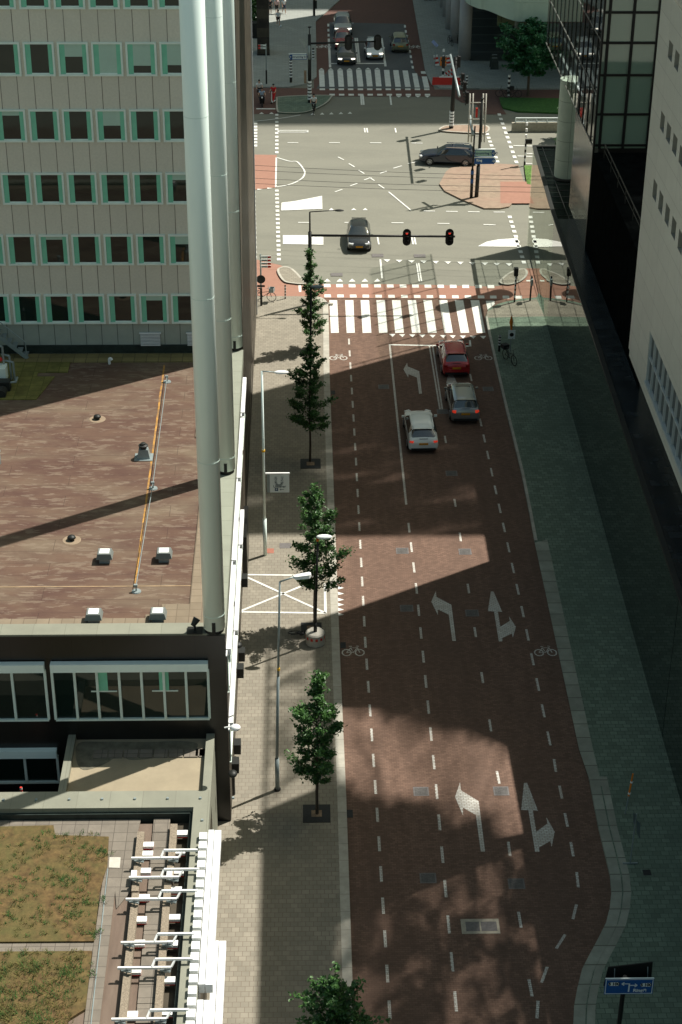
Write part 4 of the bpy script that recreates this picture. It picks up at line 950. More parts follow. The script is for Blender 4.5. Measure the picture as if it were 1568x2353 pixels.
MB().box(p0.x, p1.x+6, bw+1.6, bw+1.99, p1.z-.3, FZ).build('lit_glazing', M['yellow_wall'], por)  # yellowish glazing in the recess behind the colonnade
b = MB()
for i in range(6): b.box(p0.x+4+i*2.0, p0.x+4.1+i*2.0, bw+1.45, bw+1.59, p1.z-.3, FZ)
for z in (p1.z-0.2, p1.z+0.9, p1.z+1.7): b.box(p0.x+4, p1.x+6, bw+1.4, bw+1.58, z, z+.1)
b.build('glazing_bar', M['sign_white'], por)
MB().box(g(1078, 143).x+7.5, 48, g(1150, 143).y+3.5, bw+1.3, 0.12, 2.6).build('dark_shopfront', M['dark_void'], por)
b = MB(); q = g(1190, 75)
b.cyl((q.x, q.y, .1), (q.x, q.y, FZ), .35, .35, 12); b.build('inner_column', M['concrete'], por)
# ------------------------------------------------------------------ street trees
def make_tree(name, label, base, h, crown_z, rmax, nleaf, lm='leaf', group=None, seed=1, tr=0.07, droop=0.0, shape='column', lsz=0.078):
    R = random.Random(seed)
    t = thing(name, label, 'tree', base, 0, group); bx, by, bz = base
    tb = MB(); pts = [(bx, by, bz)]; n = 7
    for i in range(1, n+1):
        f = i/n; pts.append((bx+R.gauss(0, .05)*f, by+R.gauss(0, .05)*f, bz+h*0.97*f))
    for i in range(n): tb.cyl(pts[i], pts[i+1], tr*(1-0.8*i/n), tr*(1-0.8*(i+1)/n), 8)
    def axis(z):
        f = max(0, min(0.999, (z-bz)/(h*0.97)))*n; i = int(f); a, b_ = Vector(pts[i]), Vector(pts[i+1]); return a+(b_-a)*(f-i)
    limbs = []
    nb = 46 if shape == 'column' else 44
    for k in range(nb):
        f = (k+0.5)/nb; z = bz+crown_z+(h-crown_z)*0.93*f
        if shape == 'column': L = rmax*(0.55+0.75*math.sin(math.pi*min(1, 0.22+f*0.82)))*R.choice((.45, .7, .85, 1.0, 1.25))*R.uniform(.85, 1.1)*(1-0.45*f)
        else: L = rmax*math.sqrt(max(.05, 1-(2*f-0.85)**2))*R.uniform(.7, 1.08)
        a = k*2.399+R.uniform(-.5, .5); p = axis(z); up = (0.55+0.5*f if shape == 'column' else 0.15+0.5*f)
        q = p+Vector((math.cos(a)*L, math.sin(a)*L, L*up*R.uniform(.6, 1.1)-droop*L)); mid = (p+q)/2+Vector((0, 0, -.06*L))
        tb.cyl(p, mid, tr*.32, tr*.2, 5, False); tb.cyl(mid, q, tr*.2, tr*.07, 5, False)
        limbs.append((p, mid, q, L))
    limbs.append((axis(bz+h*.8), axis(bz+h*.9), Vector((pts[-1][0], pts[-1][1], bz+h)), h*.2))
    tb.build('trunk', M['trunk'], t)
    lb = MB(); totL = sum(l[3] for l in limbs)
    for p, m_, q, L in limbs:
        k = int(nleaf*L/totL)
        clumps = [(R.uniform(.25, 1.0)) for _ in range(max(2, int(L*5)))]
        for _ in range(k):
            s = R.choice(clumps)+R.gauss(0, .07); s = max(.12, min(1.06, s))
            c = p+(m_-p)*(s*2) if s < .5 else m_+(q-m_)*(s*2-1)
            sp = 0.04+0.11*L*(1-0.5*s); c = c+Vector((R.gauss(0, sp), R.gauss(0, sp), R.gauss(0, sp*.7)-0.02))
            z = Vector((R.gauss(0, .8), R.gauss(0, .8), 1)).normalized(); x = z.orthogonal().normalized(); x = Matrix.Rotation(R.uniform(0, 6.28), 3, z) @ x; y = z.cross(x)
            sz = lsz*R.uniform(.7, 1.3)
            lb.add([c-x*sz, c+y*sz*.55-z*sz*.12, c+x*sz, c-y*sz*.55-z*sz*.12], [(0, 1, 2, 3)])
    lb.build('crown', M[lm], t)
    return t
GT = 'young street trees along the left pavement'
make_tree('street_tree', 'young street tree in square iron grate beside the tall grey lamp post, lit', (0.50, 57.93, 0.12), 7.45, 1.6, 1.12, 8000, seed=11, group=GT)
make_tree('street_tree', 'young street tree behind the lamp on the round concrete block', (0.52, 72.4, 0.12), 7.6, 1.9, 1.15, 8000, seed=5, group=GT)
make_tree('street_tree', 'dark young street tree in iron grate level with the grey car', (0.40, 88.98, 0.12), 7.6, 1.9, 1.1, 7600, seed=23, group=GT)
make_tree('street_tree', 'slim street tree in front of the near traffic light mast', (0.52, 104.5, 0.12), 6.7, 0.9, 0.8, 6400, seed=31, group=GT)
b0 = g(765, 2500); make_tree('street_tree', 'street tree whose top pokes up at the bottom edge of the picture', (b0.x, b0.y, 0.12), gy(762, 2258, b0.y).z, 1.6, 1.1, 6400, seed=8, group=GT)
lt = g(1213, 222); make_tree('round_tree', 'dark green round-crowned tree on the lawn by the colonnade', (lt.x, lt.y, 0.1), 7.0, 2.2, 3.0, 5200, 'leaf_deep', None, 3, .14, .1, 'round', .2)
for i, (px, py, lb, hh) in enumerate(((1284, 372, 'lower leafy shrub beside the pale green round column', 3.6), (1290, 318, 'upper leafy shrub partly behind the pale green column', 4.0))):
    p = g(px, py); make_tree('leafy_shrub', lb, (p.x+.6, p.y, 0), hh, .5, 1.1, 900, 'leaf', None, 40+i, .05, 0, 'round', .17)
def grate(px, py, lab, s=1.15):
    p = g(px, py); t = thing('tree_grate', lab, 'tree grate', (p.x, p.y, .12), 0, 'square tree grates in the left pavement')
    b = MB(); h = s/2
    for a in ((-h, h, -h, -.22), (-h, h, .22, h), (-h, -.22, -.22, .22), (.22, h, -.22, .22)): b.box(p.x+a[0], p.x+a[1], p.y+a[2], p.y+a[3], .12, .145)
    b.build('grate_plate', M['grate'], t); MB().box(p.x-.22, p.x+.22, p.y-.22, p.y+.22, .12, .135).build('soil', M['soil'], t)
grate(728, 1875, 'black tree grate around the nearest sunlit street tree'); grate(714, 1070, 'black tree grate in shade level with the grey car'); grate(716, 1449, 'black tree grate under the lying bicycle', 1.0)
# ------------------------------------------------------------------ lamp posts
def rod(name, b, m, t, sm=True): return b.build(name, M[m], t, smooth=sm)
p = g(638, 1820); t = thing('lamp_post', 'tall slim grey lamp post with flat angular white head near the crossed bay', 'lamp post', (p.x, p.y, .12))
hx = g(645, 1335); zt_ = gy(645, 1337, p.y).z
b = MB(); b.cyl((p.x, p.y, .12), (p.x, p.y, 1.8), .095, .09); b.cyl((p.x, p.y, 1.8), (p.x+.1, p.y, 6), .068, .06); b.cyl((p.x+.1, p.y, 6), (p.x+.22, p.y, zt_), .05, .04); rod('pole', b, 'galv', t)
MB().cyl((p.x, p.y, .12), (p.x, p.y, .2), .14, .14).build('base_collar', M['black'], t)
MB().cyl((p.x+.12, p.y, 6.3), (p.x+.12, p.y, 6.42), .062, .062).build('yellow_band', M['yellow'], t)
b = MB(); e0 = Vector((p.x+.22, p.y, zt_)); e1 = e0+Vector((.55, .0, .22)); b.cyl(e0, e1, .035, .03); rod('arm', b, 'galv', t)
b = MB(); d = e1
b.add([d+Vector(v) for v in ((-.02, -.05, -.03), (.1, -.13, -.06), (.62, -.16, .02), (.7, -.1, .06), (.7, .1, .06), (.62, .16, .02), (.1, .13, -.06), (-.02, .05, -.03), (0, -.04, .05), (.1, -.1, .07), (.62, -.13, .16), (.68, -.08, .16), (.68, .08, .16), (.62, .13, .16), (.1, .1, .07), (0, .04, .05))],
      [(8, 9, 10, 11, 12, 13, 14, 15), (7, 6, 5, 4, 3, 2, 1, 0)]+[(i, (i+1) % 8, 8+(i+1) % 8, 8+i) for i in range(8)]); b.build('lamp_head', M['white'], t)
p = g(610, 1280); t = thing('lamp_post', 'pale green lamp post carrying the white square hanging sign', 'lamp post', (p.x, p.y, .12)); zt_ = gy(607, 853, p.y).z
b = MB(); b.cyl((p.x, p.y, .12), (p.x, p.y, 2.3), .1, .1); b.cyl((p.x, p.y, 2.3), (p.x, p.y, zt_), .075, .05); rod('pole', b, 'steel_pale', t)
b = MB(); b.cyl((p.x, p.y, zt_), (p.x+.6, p.y, zt_-.05), .03, .03); rod('arm', b, 'galv', t)
MB().ball((p.x+.95, p.y, zt_-.06), .3, 12, 8, (1.25, .5, .3)).build('lamp_head', M['white'], t, smooth=True)
MB().cyl((p.x, p.y, 6.2), (p.x, p.y, 6.3), .09, .09).build('yellow_band', M['yellow'], t)
# the hanging sign with the round letter emblem
L2 = p; sx0, sx1 = gy(615, 1100, p.y-.1).x, gy(665, 1100, p.y-.1).x; zt2 = gy(640, 1087, p.y-.1).z; zb2 = gy(640, 1131, p.y-.1).z
sg = thing('hanging_sign', 'white square sign with dotted grey letter emblem on the pale green lamp post', 'sign', (sx0, p.y-.1, zb2))
MB().box(sx0+.12, sx1, p.y-.13, p.y-.07, zb2, zt2-.06).build('board', M['sign_white'], sg)
MB().box(sx0-.02, sx0+.12, p.y-.12, p.y-.06, zb2, zt2-.06).build('side_panel', M['galv'], sg)
b = MB(); b.bar((sx0-.1, p.y-.1, zt2-.02), (sx1+.02, p.y-.1, zt2-.02), .09, .07); b.build('bracket', M['white'], sg)
W_ = sx1-sx0-.12; Hh = zt2-.06-zb2; ox = sx0+.12; yy = -.136
b = MB(); R = random.Random(4); ucx = ox+W_*.47; uz = zb2+Hh*.86
def dot(x, z, r): b.cyl((x, p.y+yy+.002, z), (x, p.y+yy-.004, z), r, r*.8, 5)
rw = W_*.16
for i in range(7):
    for s in (-1, 1):
        for j in range(3): dot(ucx+s*(rw+(j-1)*W_*.045)+R.gauss(0, .005), uz-i*Hh*.05+R.gauss(0, .005), W_*R.uniform(.016, .026))
for k in range(13):
    a = math.pi*(1+k/12)
    for j in (-1, 0, 1): dot(ucx+math.cos(a)*(rw+j*W_*.045), uz-6.5*Hh*.05+math.sin(a)*(rw+j*W_*.045)*1.0, W_*R.uniform(.016, .026))
b.build('emblem', M['grey_emblem'], sg)
SM = Matrix.Rotation(rad(90), 4, 'X')
def place_text(name, body, size, m, par, wx, wy, wz, **k):
    loc = Vector((wx, wy, wz))-base_of(par); return text_mesh(name, body, size, M[m], par, Matrix.Translation(loc) @ SM, **k)
place_text('lettering', 'Unilever', W_*.19, 'grey_emblem', sg, ucx+W_*.03, p.y+yy, zb2+Hh*.33, bold=.004)
MB().box(ox+W_*.25, ox+W_*.42, p.y+yy, p.y+yy+.01, zb2+Hh*.08, zb2+Hh*.25).build('parking_square', M['blue_dark'], sg)
place_text('parking_letter', 'P', W_*.15, 'sign_white', sg, ox+W_*.335, p.y+yy-.004, zb2+Hh*.165, bold=.003)
b = MB(); zc = zb2+Hh*.165; b.box(ox+W_*.52, ox+W_*.72, p.y+yy, p.y+yy+.008, zc-.012, zc+.012); b.quad((ox+W_*.5, p.y+yy, zc), (ox+W_*.57, p.y+yy, zc-.06), (ox+W_*.585, p.y+yy, zc-.04), (ox+W_*.54, p.y+yy, zc)); b.quad((ox+W_*.5, p.y+yy, zc), (ox+W_*.54, p.y+yy, zc), (ox+W_*.585, p.y+yy, zc+.04), (ox+W_*.57, p.y+yy, zc+.06)); b.build('arrow', M['grey_emblem'], sg)
# temporary lamp on its concrete block
p = g(725, 1482); zt_ = gy(735, 1238, p.y).z
t = thing('temporary_lamp', 'dark lamp post standing on a round concrete block with red and white band', 'lamp post', (p.x, p.y, .12))
b = MB(); b.lathe((p.x, p.y, .12), [(.42, 0), (.46, .03), (.46, .60), (.40, .66), (0.08, .67)], 24); b.build('ballast_block', M['concrete_light'], t)
b = MB()
for i in range(24):
    a0, a1 = 2*math.pi*i/24, 2*math.pi*(i+1)/24; r = .466
    if i % 2 == 0: b.quad((p.x+r*math.cos(a0), p.y+r*math.sin(a0), .47), (p.x+r*math.cos(a1), p.y+r*math.sin(a1), .47), (p.x+r*math.cos(a1), p.y+r*math.sin(a1), .62), (p.x+r*math.cos(a0), p.y+r*math.sin(a0), .62))
b.build('red_band', M['red'], t)
b = MB(); b.cyl((p.x, p.y, .78), (p.x, p.y, 1.3), .09, .08); b.cyl((p.x, p.y, 1.3), (p.x+.12, p.y, zt_), .07, .05); rod('pole', b, 'steel_dark', t)
MB().cyl((p.x+.12, p.y, zt_-.12), (p.x+.12, p.y, zt_), .07, .07).build('orange_collar', M['orange'], t)
MB().ball((p.x+.42, p.y, zt_+.1), .36, 14, 8, (1.05, .45, .3)).build('lamp_head', M['sign_white'], t, smooth=True)
# dark lamp behind the fourth tree
p = g(714, 905); zt_ = gy(716, 660, p.y).z
t = thing('lamp_post', 'dark green lamp post rising behind the slim tree by the zebra crossing', 'lamp post', (p.x, p.y, .12))
b = MB(); b.cyl((p.x, p.y, .12), (p.x+.05, p.y, zt_), .07, .05); rod('pole', b, 'steel_dark', t)
MB().ball((p.x+.42, p.y, zt_+.03), .42, 14, 8, (1.0, .4, .26)).build('lamp_head', M['blue_sign'] if False else mat('lamp_grey', (.2, .26, .28), .3, var=0), t, smooth=True)
# ------------------------------------------------------------------ traffic signals
def signal_head(parent, c, ry=0.0, lit=False, back=True, s=1.0):
    """three-lens head on a rounded black backing board; faces -Y before turning"""
    c = Vector(c); m = Matrix.Rotation(ry, 4, 'Z')
    def mk(b, nm, mt, par):
        for v in b.v: v[:] = (m @ v) + c
        return b.build(nm, M[mt], par)
    b = MB(); P = [(0.29*s*math.cos(a*math.pi/8), .33*s+0.29*s*math.sin(a*math.pi/8)) for a in range(9)]+[(0.29*s*math.cos(a*math.pi/8), -.33*s+0.29*s*math.sin(a*math.pi/8)) for a in range(8, 17)]
    n = len(P); b.add([(x, -.02, z) for x, z in P]+[(x, .02, z) for x, z in P], [tuple(range(n)), tuple(range(2*n-1, n-1, -1))]+[((i+1) % n, i, n+i, n+(i+1) % n) for i in range(n)])
    hd = mk(b, 'signal_head', 'black', parent)
    b = MB(); b.box(-.14*s, .14*s, .0, .24*s, -.46*s, .46*s); mk(b, 'signal_housing', 'plastic', hd)
    for i, z in enumerate((.3, 0, -.3)):
        b = MB(); b.cyl((0, -.02, z*s), (0, -.05, z*s), .085*s, .08*s, 12); mk(b, 'signal_lens', 'signal_red' if (lit and i == 0) else 'black_gloss', hd)
        b = MB(); b.box(-.12*s, .12*s, -.2*s, -.021, z*s+.1*s, z*s+.12*s); mk(b, 'lens_hood', 'black', hd)
    return hd
def banded(b1, b2, p, r, z0, z1, n):
    for i in range(n):
        (b1 if i % 2 else b2).cyl((p.x, p.y, z0+(z1-z0)*i/n), (p.x, p.y, z0+(z1-z0)*(i+1)/n), r, r, 14)
p = g(713, 703); Y_ = p.y
t = thing('signal_mast', 'near black traffic signal mast with long arm and two red lights', 'traffic light', (p.x, p.y, .12))
za = gy(712, 541, Y_).z; zt_ = gy(712, 487, Y_).z
b = MB(); b.cyl((p.x, p.y, .12), (p.x, p.y, za+.25), .15, .12); b.cyl((p.x, p.y, za+.25), (p.x, p.y, zt_), .06, .05); rod('mast', b, 'black', t)
xe = gy(1046, 544, Y_).x; b = MB(); b.cyl((p.x, p.y, za), (xe, Y_, za-.1), .085, .07); rod('arm', b, 'black', t)
for px in (935, 1033): signal_head(t, (gy(px, 546, Y_).x, Y_-.12, za-.1), 0, True, s=.95)
xl_ = gy(778, 480, Y_).x; b = MB(); b.cyl((p.x, p.y, zt_), (xl_, Y_, zt_+.12), .035, .03); rod('lamp_arm', b, 'black', t)
MB().ball((xl_+.05, Y_, zt_+.1), .3, 12, 7, (1.1, .4, .25)).build('lamp_head', M['steel_dark'], t, smooth=True)
p = g(712, 238); Y_ = p.y
t = thing('signal_mast', 'far black signal mast with white rings at its foot and signal backs on its arm', 'traffic light', (p.x, p.y, .1))
za = gy(712, 100, Y_).z; zt_ = gy(712, 79, Y_).z
b, wb_ = MB(), MB(); b.cyl((p.x, p.y, .1), (p.x, p.y, zt_), .17, .14); b.cyl((p.x, p.y, zt_), (p.x, p.y, zt_+.65), .04, .04); b.cyl((p.x, p.y, zt_+.6), (p.x, p.y, zt_+.68), .14, .14); rod('mast', b, 'black', t)
for i in range(6):
    z = gy(712, 226-i*7.6, Y_).z; wb_.cyl((p.x, p.y, z-.09), (p.x, p.y, z+.09), .185, .185, 14)
build_pieces(wb_, 'white_ring', M['white'], t, 28)
xe = gy(872, 95, Y_).x; b = MB(); b.cyl((p.x, p.y, za), (xe, Y_, za+.2), .09, .07); rod('arm', b, 'black', t)
for px in (801, 868): signal_head(t, (gy(px, 98, Y_).x, Y_, za+.1), rad(180), False, s=1.15)
b = MB(); b.cyl((p.x-.02, p.y-.22, 4.1), (p.x-.02, p.y-.22, 5.3), .1, .1); rod('side_signal', b, 'galv', t)
b = MB(); q = gy(700, 102, Y_+1.5); b.quad((q.x-.5, q.y, q.z+.45), (q.x, q.y, q.z-.5), (q.x+.5, q.y, q.z+.45)); b.build('sign_back', M['galv'], t)
MB().box(p.x-.5, p.x-.28, p.y-.15, p.y+.15, 1.9, 3.0).build('push_button_box', M['soil'], t)
p = g(1037, 297); Y_ = p.y
t = thing('signal_mast', 'black ringed signal mast with grey tube arm and stacked signal heads', 'traffic light', (p.x, p.y, .1))
zt_ = gy(1043, 131, Y_).z
b, wb_ = MB(), MB(); b.cyl((p.x, p.y, .1), (p.x+.15, p.y, zt_), .19, .15); rod('mast', b, 'black', t)
for i in range(5):
    z = gy(1037, 286-i*7, Y_).z; wb_.cyl((p.x, p.y, z-.09), (p.x+.01, p.y, z+.09), .21, .21, 14)
build_pieces(wb_, 'white_ring', M['white'], t, 28)
a0 = g(*kE(345, 235), zt_+.1); a1 = g(*kE(465, 790), zt_+.1); mm = Vector((p.x+.15, Y_, zt_+.1))
d = Vector((.12, 1, 0)).normalized()
A0 = mm+d*(gy(*kE(345, 235), 1).y*0 + 9.0); A1 = mm-d*9.5
A0 = a0; A1 = a1
b = MB(); b.cyl(A0, A1, .10, .10, 12); rod('tube_arm', b, 'galv', t)
for (x, y) in ((485, 530), (510, 640), (540, 770), (420, 290), (300, 290)):
    f = (y-235)/(790-235); c_ = A0+(A1-A0)*max(0, min(1, f)); off = .55 if x > 330 else -.55
    signal_head(t, (c_.x+off, c_.y, c_.z-.25), rad(-90 if x > 330 else 90), False, s=1.0)
p = g(1095, 455); Y_ = p.y
t = thing('tram_wire_mast', 'dark tram wire mast with pale tube bundle beside the direction signs', 'mast', (p.x, p.y, .1)); zt_ = gy(1106, 228, Y_).z
b = MB(); b.cyl((p.x, p.y, .1), (p.x+.05, p.y, 2.6), .16, .15); b.cyl((p.x+.05, p.y, 2.6), (p.x+.1, p.y, zt_), .12, .09); b.cyl((p.x+.1, p.y, zt_), (p.x+.1, p.y, zt_+.1), .13, .13); rod('mast', b, 'steel_dark', t)
b = MB()
for dx in (-.82, -.58, .2, .42): b.cyl((p.x+dx, p.y+.1, zt_-3.4), (p.x+dx-.02, p.y+.1, zt_+.4), .055, .055, 8)
for z in (zt_-.3, zt_-1.6, zt_-2.9): b.bar((p.x-.85, p.y+.1, z), (p.x+.45, p.y+.1, z), .06)
rod('tube_bundle', b, 'concrete_light', t)
MB().box(p.x-.35, p.x-.2, p.y-.1, p.y+.1, zt_-1.4, zt_-.7).build('red_box', M['red'], t)
p = g(1083, 457); Y_ = p.y
t = thing('signal_pole', 'slim dark pole with blue bands and grey tube next to the tram wire mast', 'pole', (p.x, p.y, .1))
zt_ = gy(1086, 290, Y_).z
b = MB(); b.cyl((p.x, p.y, .1), (p.x, p.y, 2.4), .12, .11); b.cyl((p.x, p.y, 2.4), (p.x+.05, p.y, zt_), .075, .06); rod('pole', b, 'black', t)
b = MB()
for z in (1.3, 2.0): b.cyl((p.x, p.y, z), (p.x, p.y, z+.32), .125, .125)
b.build('blue_band', M['blue_sign'], t)
b = MB(); b.cyl((p.x-.1, p.y-.2, zt_-.6), (p.x-.25, p.y+1.5, zt_+.35), .12, .12); rod('grey_tube', b, 'galv', t)
# direction signs by the mast
def dir_sign(label, px0, px1, py0, py1, Y, m, txt, tm, panel=None, arrow=1):
    a, c = gy(px0, py0, Y), gy(px1, py1, Y); s = thing('direction_sign', label, 'sign', (a.x, Y, c.z), 0)
    x0, x1, z0, z1_ = a.x, c.x, c.z, a.z; b = MB(); mid = (z0+z1_)/2; tip = .16
    P = [(x0, z0), (x1-tip, z0), (x1, mid), (x1-tip, z1_), (x0, z1_)] if arrow > 0 else [(x0+tip, z0), (x1, z0), (x1, z1_), (x0+tip, z1_), (x0, mid)]
    n = len(P); b.add([(x, Y, z) for x, z in P]+[(x, Y+.06, z) for x, z in P], [tuple(range(n)), tuple(range(2*n-1, n-1, -1))]+[((i+1) % n, i, n+i, n+(i+1) % n) for i in range(n)])
    b.build('board', M[m], s)
    MB().box(x0-.02, x1-.05, Y-.03, Y+.08, z1_, z1_+.07).build('top_rail', M['sign_white'], s)
    if panel:
        q0, q1 = (x0+.04, x1-.32) if arrow > 0 else (x0+.32, x1-.04)
        MB().box(q0, q1, Y-.006, Y-.001, z0+.05, z1_-.05).build('text_panel', M[panel], s)
    sz = (z1_-z0)*.52
    place_text('lettering', txt, sz, tm, s, (x0+x1)/2-.12*arrow if panel else x0+(x1-x0)*.22, Y-.008, mid+ (0 if panel else .05), bold=.006)
    ax = x1-.2 if arrow > 0 else x0+.2
    b = MB(); b.box(ax-.12, ax+.1, Y-.007, Y-.001, mid-.02, mid+.02)
    e = ax+.13*arrow
    for sg_ in (-1, 1): b.quad((e, Y-.007, mid), (e-.11*arrow, Y-.007, mid+.11*sg_), (e-.15*arrow, Y-.007, mid+.08*sg_), (e-.06*arrow, Y-.007, mid)) if sg_*arrow > 0 else b.quad((e-.06*arrow, Y-.007, mid), (e-.15*arrow, Y-.007, mid+.08*sg_), (e-.11*arrow, Y-.007, mid+.11*sg_), (e, Y-.007, mid))
    b.build('arrow', M['sign_white'], s)
    return s
Yd = g(1095, 455).y-.25
dir_sign('pale green and blue direction sign, upper of the two by the tram mast', 1092, 1140, 344.5, 360, Yd, 'blue_sign', 'Centrumring S100', 'blue_dark', 'sign_mint')
dir_sign('blue Ring direction sign, lower of the two by the tram mast', 1091, 1140, 363, 377, Yd, 'blue_sign', 'Ring', 'sign_white')
q = g(669, 192); Yd2 = q.y; a_ = gy(669, 130, Yd2)
s_ = dir_sign('white direction sign with blue tip on the black and white ringed post', *kC(658, 0)[:1], kC(928, 0)[0], kC(0, 812)[1], kC(0, 888)[1], Yd2-.15, 'blue_sign', 'Centrumring S100', 'blue_dark', 'sign_white', -1)
def ringed_post(name, label, px, py, top_py, r=.09, n=9, group=None, cap=None, cat='post', frac=1.0):
    p = g(px, py); zt_ = gy(px, top_py, p.y).z; t = thing(name, label, cat, (p.x, p.y, .1), 0, group); b, wh = MB(), MB()
    b.cyl((p.x, p.y, .1), (p.x, p.y, zt_), r, r, 12)
    z0 = .1+(zt_-.1)*(1-frac)
    for i in range(n): 
        if i % 2 == 0: zz = z0+(zt_-z0)*(i+.5)/n; hh = (zt_-z0)/n*.5; wh.cyl((p.x, p.y, zz-hh), (p.x, p.y, zz+hh), r*1.06, r*1.06, 12)
    b.build('post', M['black'], t); build_pieces(wh, 'white_ring', M['white'], t); return t
ringed_post('ringed_post', 'black and white ringed post under the white direction sign', 690/1568*0+669, 192, 132, .12, 13, None, None, 'post', .78)
ringed_post('ringed_bollard', 'tall ringed bollard in shade beside the orange topped sign', 1147, 811, 770, .075, 7, frac=.6, cat='bollard')
ringed_post('ringed_bollard', 'ringed bollard on the left pavement next to the bicycle with a basket', 656, 690, 655, .05, 8, cat='bollard', frac=.85)
ringed_post('ringed_bollard', 'small ringed bollard left of the far cars on the plaza edge', *kC(1022, 898), kC(0, 720)[1], .1, 8, cat='bollard')
ringed_post('ringed_bollard', 'ringed bollard behind the red barrier at the far corner', *kE(562, 668), kE(0, 505)[1], .1, 7, cat='bollard')
ringed_post('ringed_post', 'white topped ringed post holding the bicycles on the lawn edge', *kE(1124, 800), kE(0, 500)[1], .11, 9, cat='post')
# small pedestrian signals on the right island
for (px, py, tp, lb, n) in ((1182, 698, 622, 'ringed pedestrian signal post on the right corner with black signal box', 11), (1218, 695, 635, 'plain dark post right of the ringed pedestrian signal', 0)):
    p = g(px, py); zt_ = gy(px, tp, p.y).z; t = thing('pedestrian_signal', lb, 'signal post', (p.x, p.y, .12)); b, wh = MB(), MB()
    b.cyl((p.x, p.y, .12), (p.x+.03, p.y, zt_), .06, .06); b.build('post', M['black'], t)
    for i in range(n):
        if i % 2: wh.cyl((p.x, p.y, .3+zt_*.75*i/n), (p.x, p.y, .3+zt_*.75*(i+1)/n), .065, .065)
    if n:
        build_pieces(wh, 'white_ring', M['white'], t); MB().box(p.x-.14, p.x+.14, p.y-.16, p.y+.16, zt_-.35, zt_+.2).build('signal_box', M['black'], t)
    else: MB().box(p.x-.03, p.x+.1, p.y-.25, p.y+.25, zt_-.6, zt_-.15).build('sign_blade', M['galv'], t)
p = g(*kL(607, 1010)); zt_ = gy(*kL(617, 870), p.y).z
t = thing('camera_post', 'ringed post with black sensor head by the right hand side road', 'post', (p.x, p.y, 0)); b, wh = MB(), MB()
b.cyl((p.x, p.y, 0), (p.x, p.y, zt_), .08, .08); b.build('post', M['black'], t)
for i in range(7): wh.cyl((p.x, p.y, .4+i*.5), (p.x, p.y, .65+i*.5), .086, .086)
build_pieces(wh, 'white_ring', M['white'], t); MB().box(p.x-.05, p.x+.5, p.y-.15, p.y+.15, zt_-.05, zt_+.3).build('sensor_head', M['black'], t)
# overhead wires
b = MB()
for (y0, y1) in ((270, 332), (296, 348), (342, 390), (369, 415)):
    pass
for i, (ya, yb) in enumerate((((272), (330)), ((298), (350)), ((340), (388)), ((367), (414)))):
    A, B_ = gy(*kB(60, ya), 131+i*.01), gy(*kB(1530, yb), 131+i*.01)
    zz = 5.6; A = g(*kB(60, ya), zz); B_ = g(*kB(1530, yb), zz); d = (B_-A); A = A-d*.12; B_ = B_+d*.1; N = 16
    P_ = [A+(B_-A)*(k/N)-Vector((0, 0, .15*math.sin(math.pi*k/N))) for k in range(N+1)]
    MB().tube(P_, .014, 5).build('tram_wire', M['steel_dark'], label=['uppermost thin tram wire crossing the junction', 'second thin tram wire from the top over the junction', 'third thin tram wire, just above the lowest one', 'lowest thin tram wire, nearest over the junction'][i], cat='wire', group='tram wires over the junction')
# ------------------------------------------------------------------ cars
def split_mesh(me, names, mats, parent):
    out = []
    for idx, nm in enumerate(names):
        fs = [p for p in me.polygons if p.material_index == idx]
        if not fs: continue
        groups = [fs]
        if nm == 'side_window':
            groups = [[p for p in fs if p.center.x < 0], [p for p in fs if p.center.x >= 0]]
        for gp in groups:
            mp = {}; vs = []; ff = []
            for p in gp:
                f = []
                for vi in p.vertices:
                    if vi not in mp: mp[vi] = len(vs); vs.append(tuple(me.vertices[vi].co))
                    f.append(mp[vi])
                ff.append(f)
            m2 = bpy.data.meshes.new(nm); m2.from_pydata(vs, [], ff); m2.update(); m2.shade_smooth()
            out.append(link(nm, m2, mats[idx], parent))
    return out
PROFILE = {  # y, width factor, low z, belt z, roof width factor, top z   (rear to front)
 'hatch': [(-.50, .72, .30, .42, .66, .46), (-.492, .88, .20, .52, .78, .56), (-.475, .97, .15, .60, .80, .63), (-.455, .985, .14, .64, .76, .68), (-.355, 1, .14, .675, .63, .94), (-.22, 1, .14, .665, .655, .99), (-.02, 1, .14, .645, .66, 1.0), (.06, 1, .14, .64, .64, .96), (.215, 1, .14, .62, .76, .675), (.34, .99, .14, .585, .76, .635), (.44, .95, .16, .50, .72, .55), (.485, .84, .20, .42, .66, .46), (.50, .62, .28, .37, .52, .40)],
 'mpv': [(-.50, .76, .28, .42, .70, .46), (-.493, .92, .18, .50, .80, .54), (-.48, .98, .14, .58, .80, .62), (-.465, .99, .13, .62, .76, .66), (-.405, 1, .13, .64, .68, .94), (-.25, 1, .13, .625, .70, .99), (.05, 1, .13, .61, .70, 1.0), (.13, 1, .13, .605, .68, .955), (.30, 1, .13, .585, .76, .64), (.39, .99, .13, .555, .76, .59), (.455, .95, .15, .48, .72, .52), (.487, .86, .2, .4, .66, .44), (.50, .66, .28, .35, .54, .39)],
 'estate': [(-.50, .74, .30, .42, .68, .46), (-.494, .90, .20, .52, .78, .56), (-.48, .97, .15, .60, .80, .64), (-.465, .98, .14, .64, .74, .68), (-.40, 1, .14, .66, .64, .93), (-.25, 1, .14, .65, .66, .985), (-.03, 1, .14, .64, .66, 1.0), (.05, 1, .14, .635, .64, .965), (.20, 1, .14, .615, .76, .665), (.34, .99, .14, .585, .76, .62), (.44, .95, .16, .50, .72, .54), (.485, .84, .20, .42, .66, .45), (.50, .64, .28, .37, .54, .40)]}
PROFILE['suv'] = [(y, a, z0+.04, b_+.03, c_, d) for y, a, z0, b_, c_, d in PROFILE['estate']]
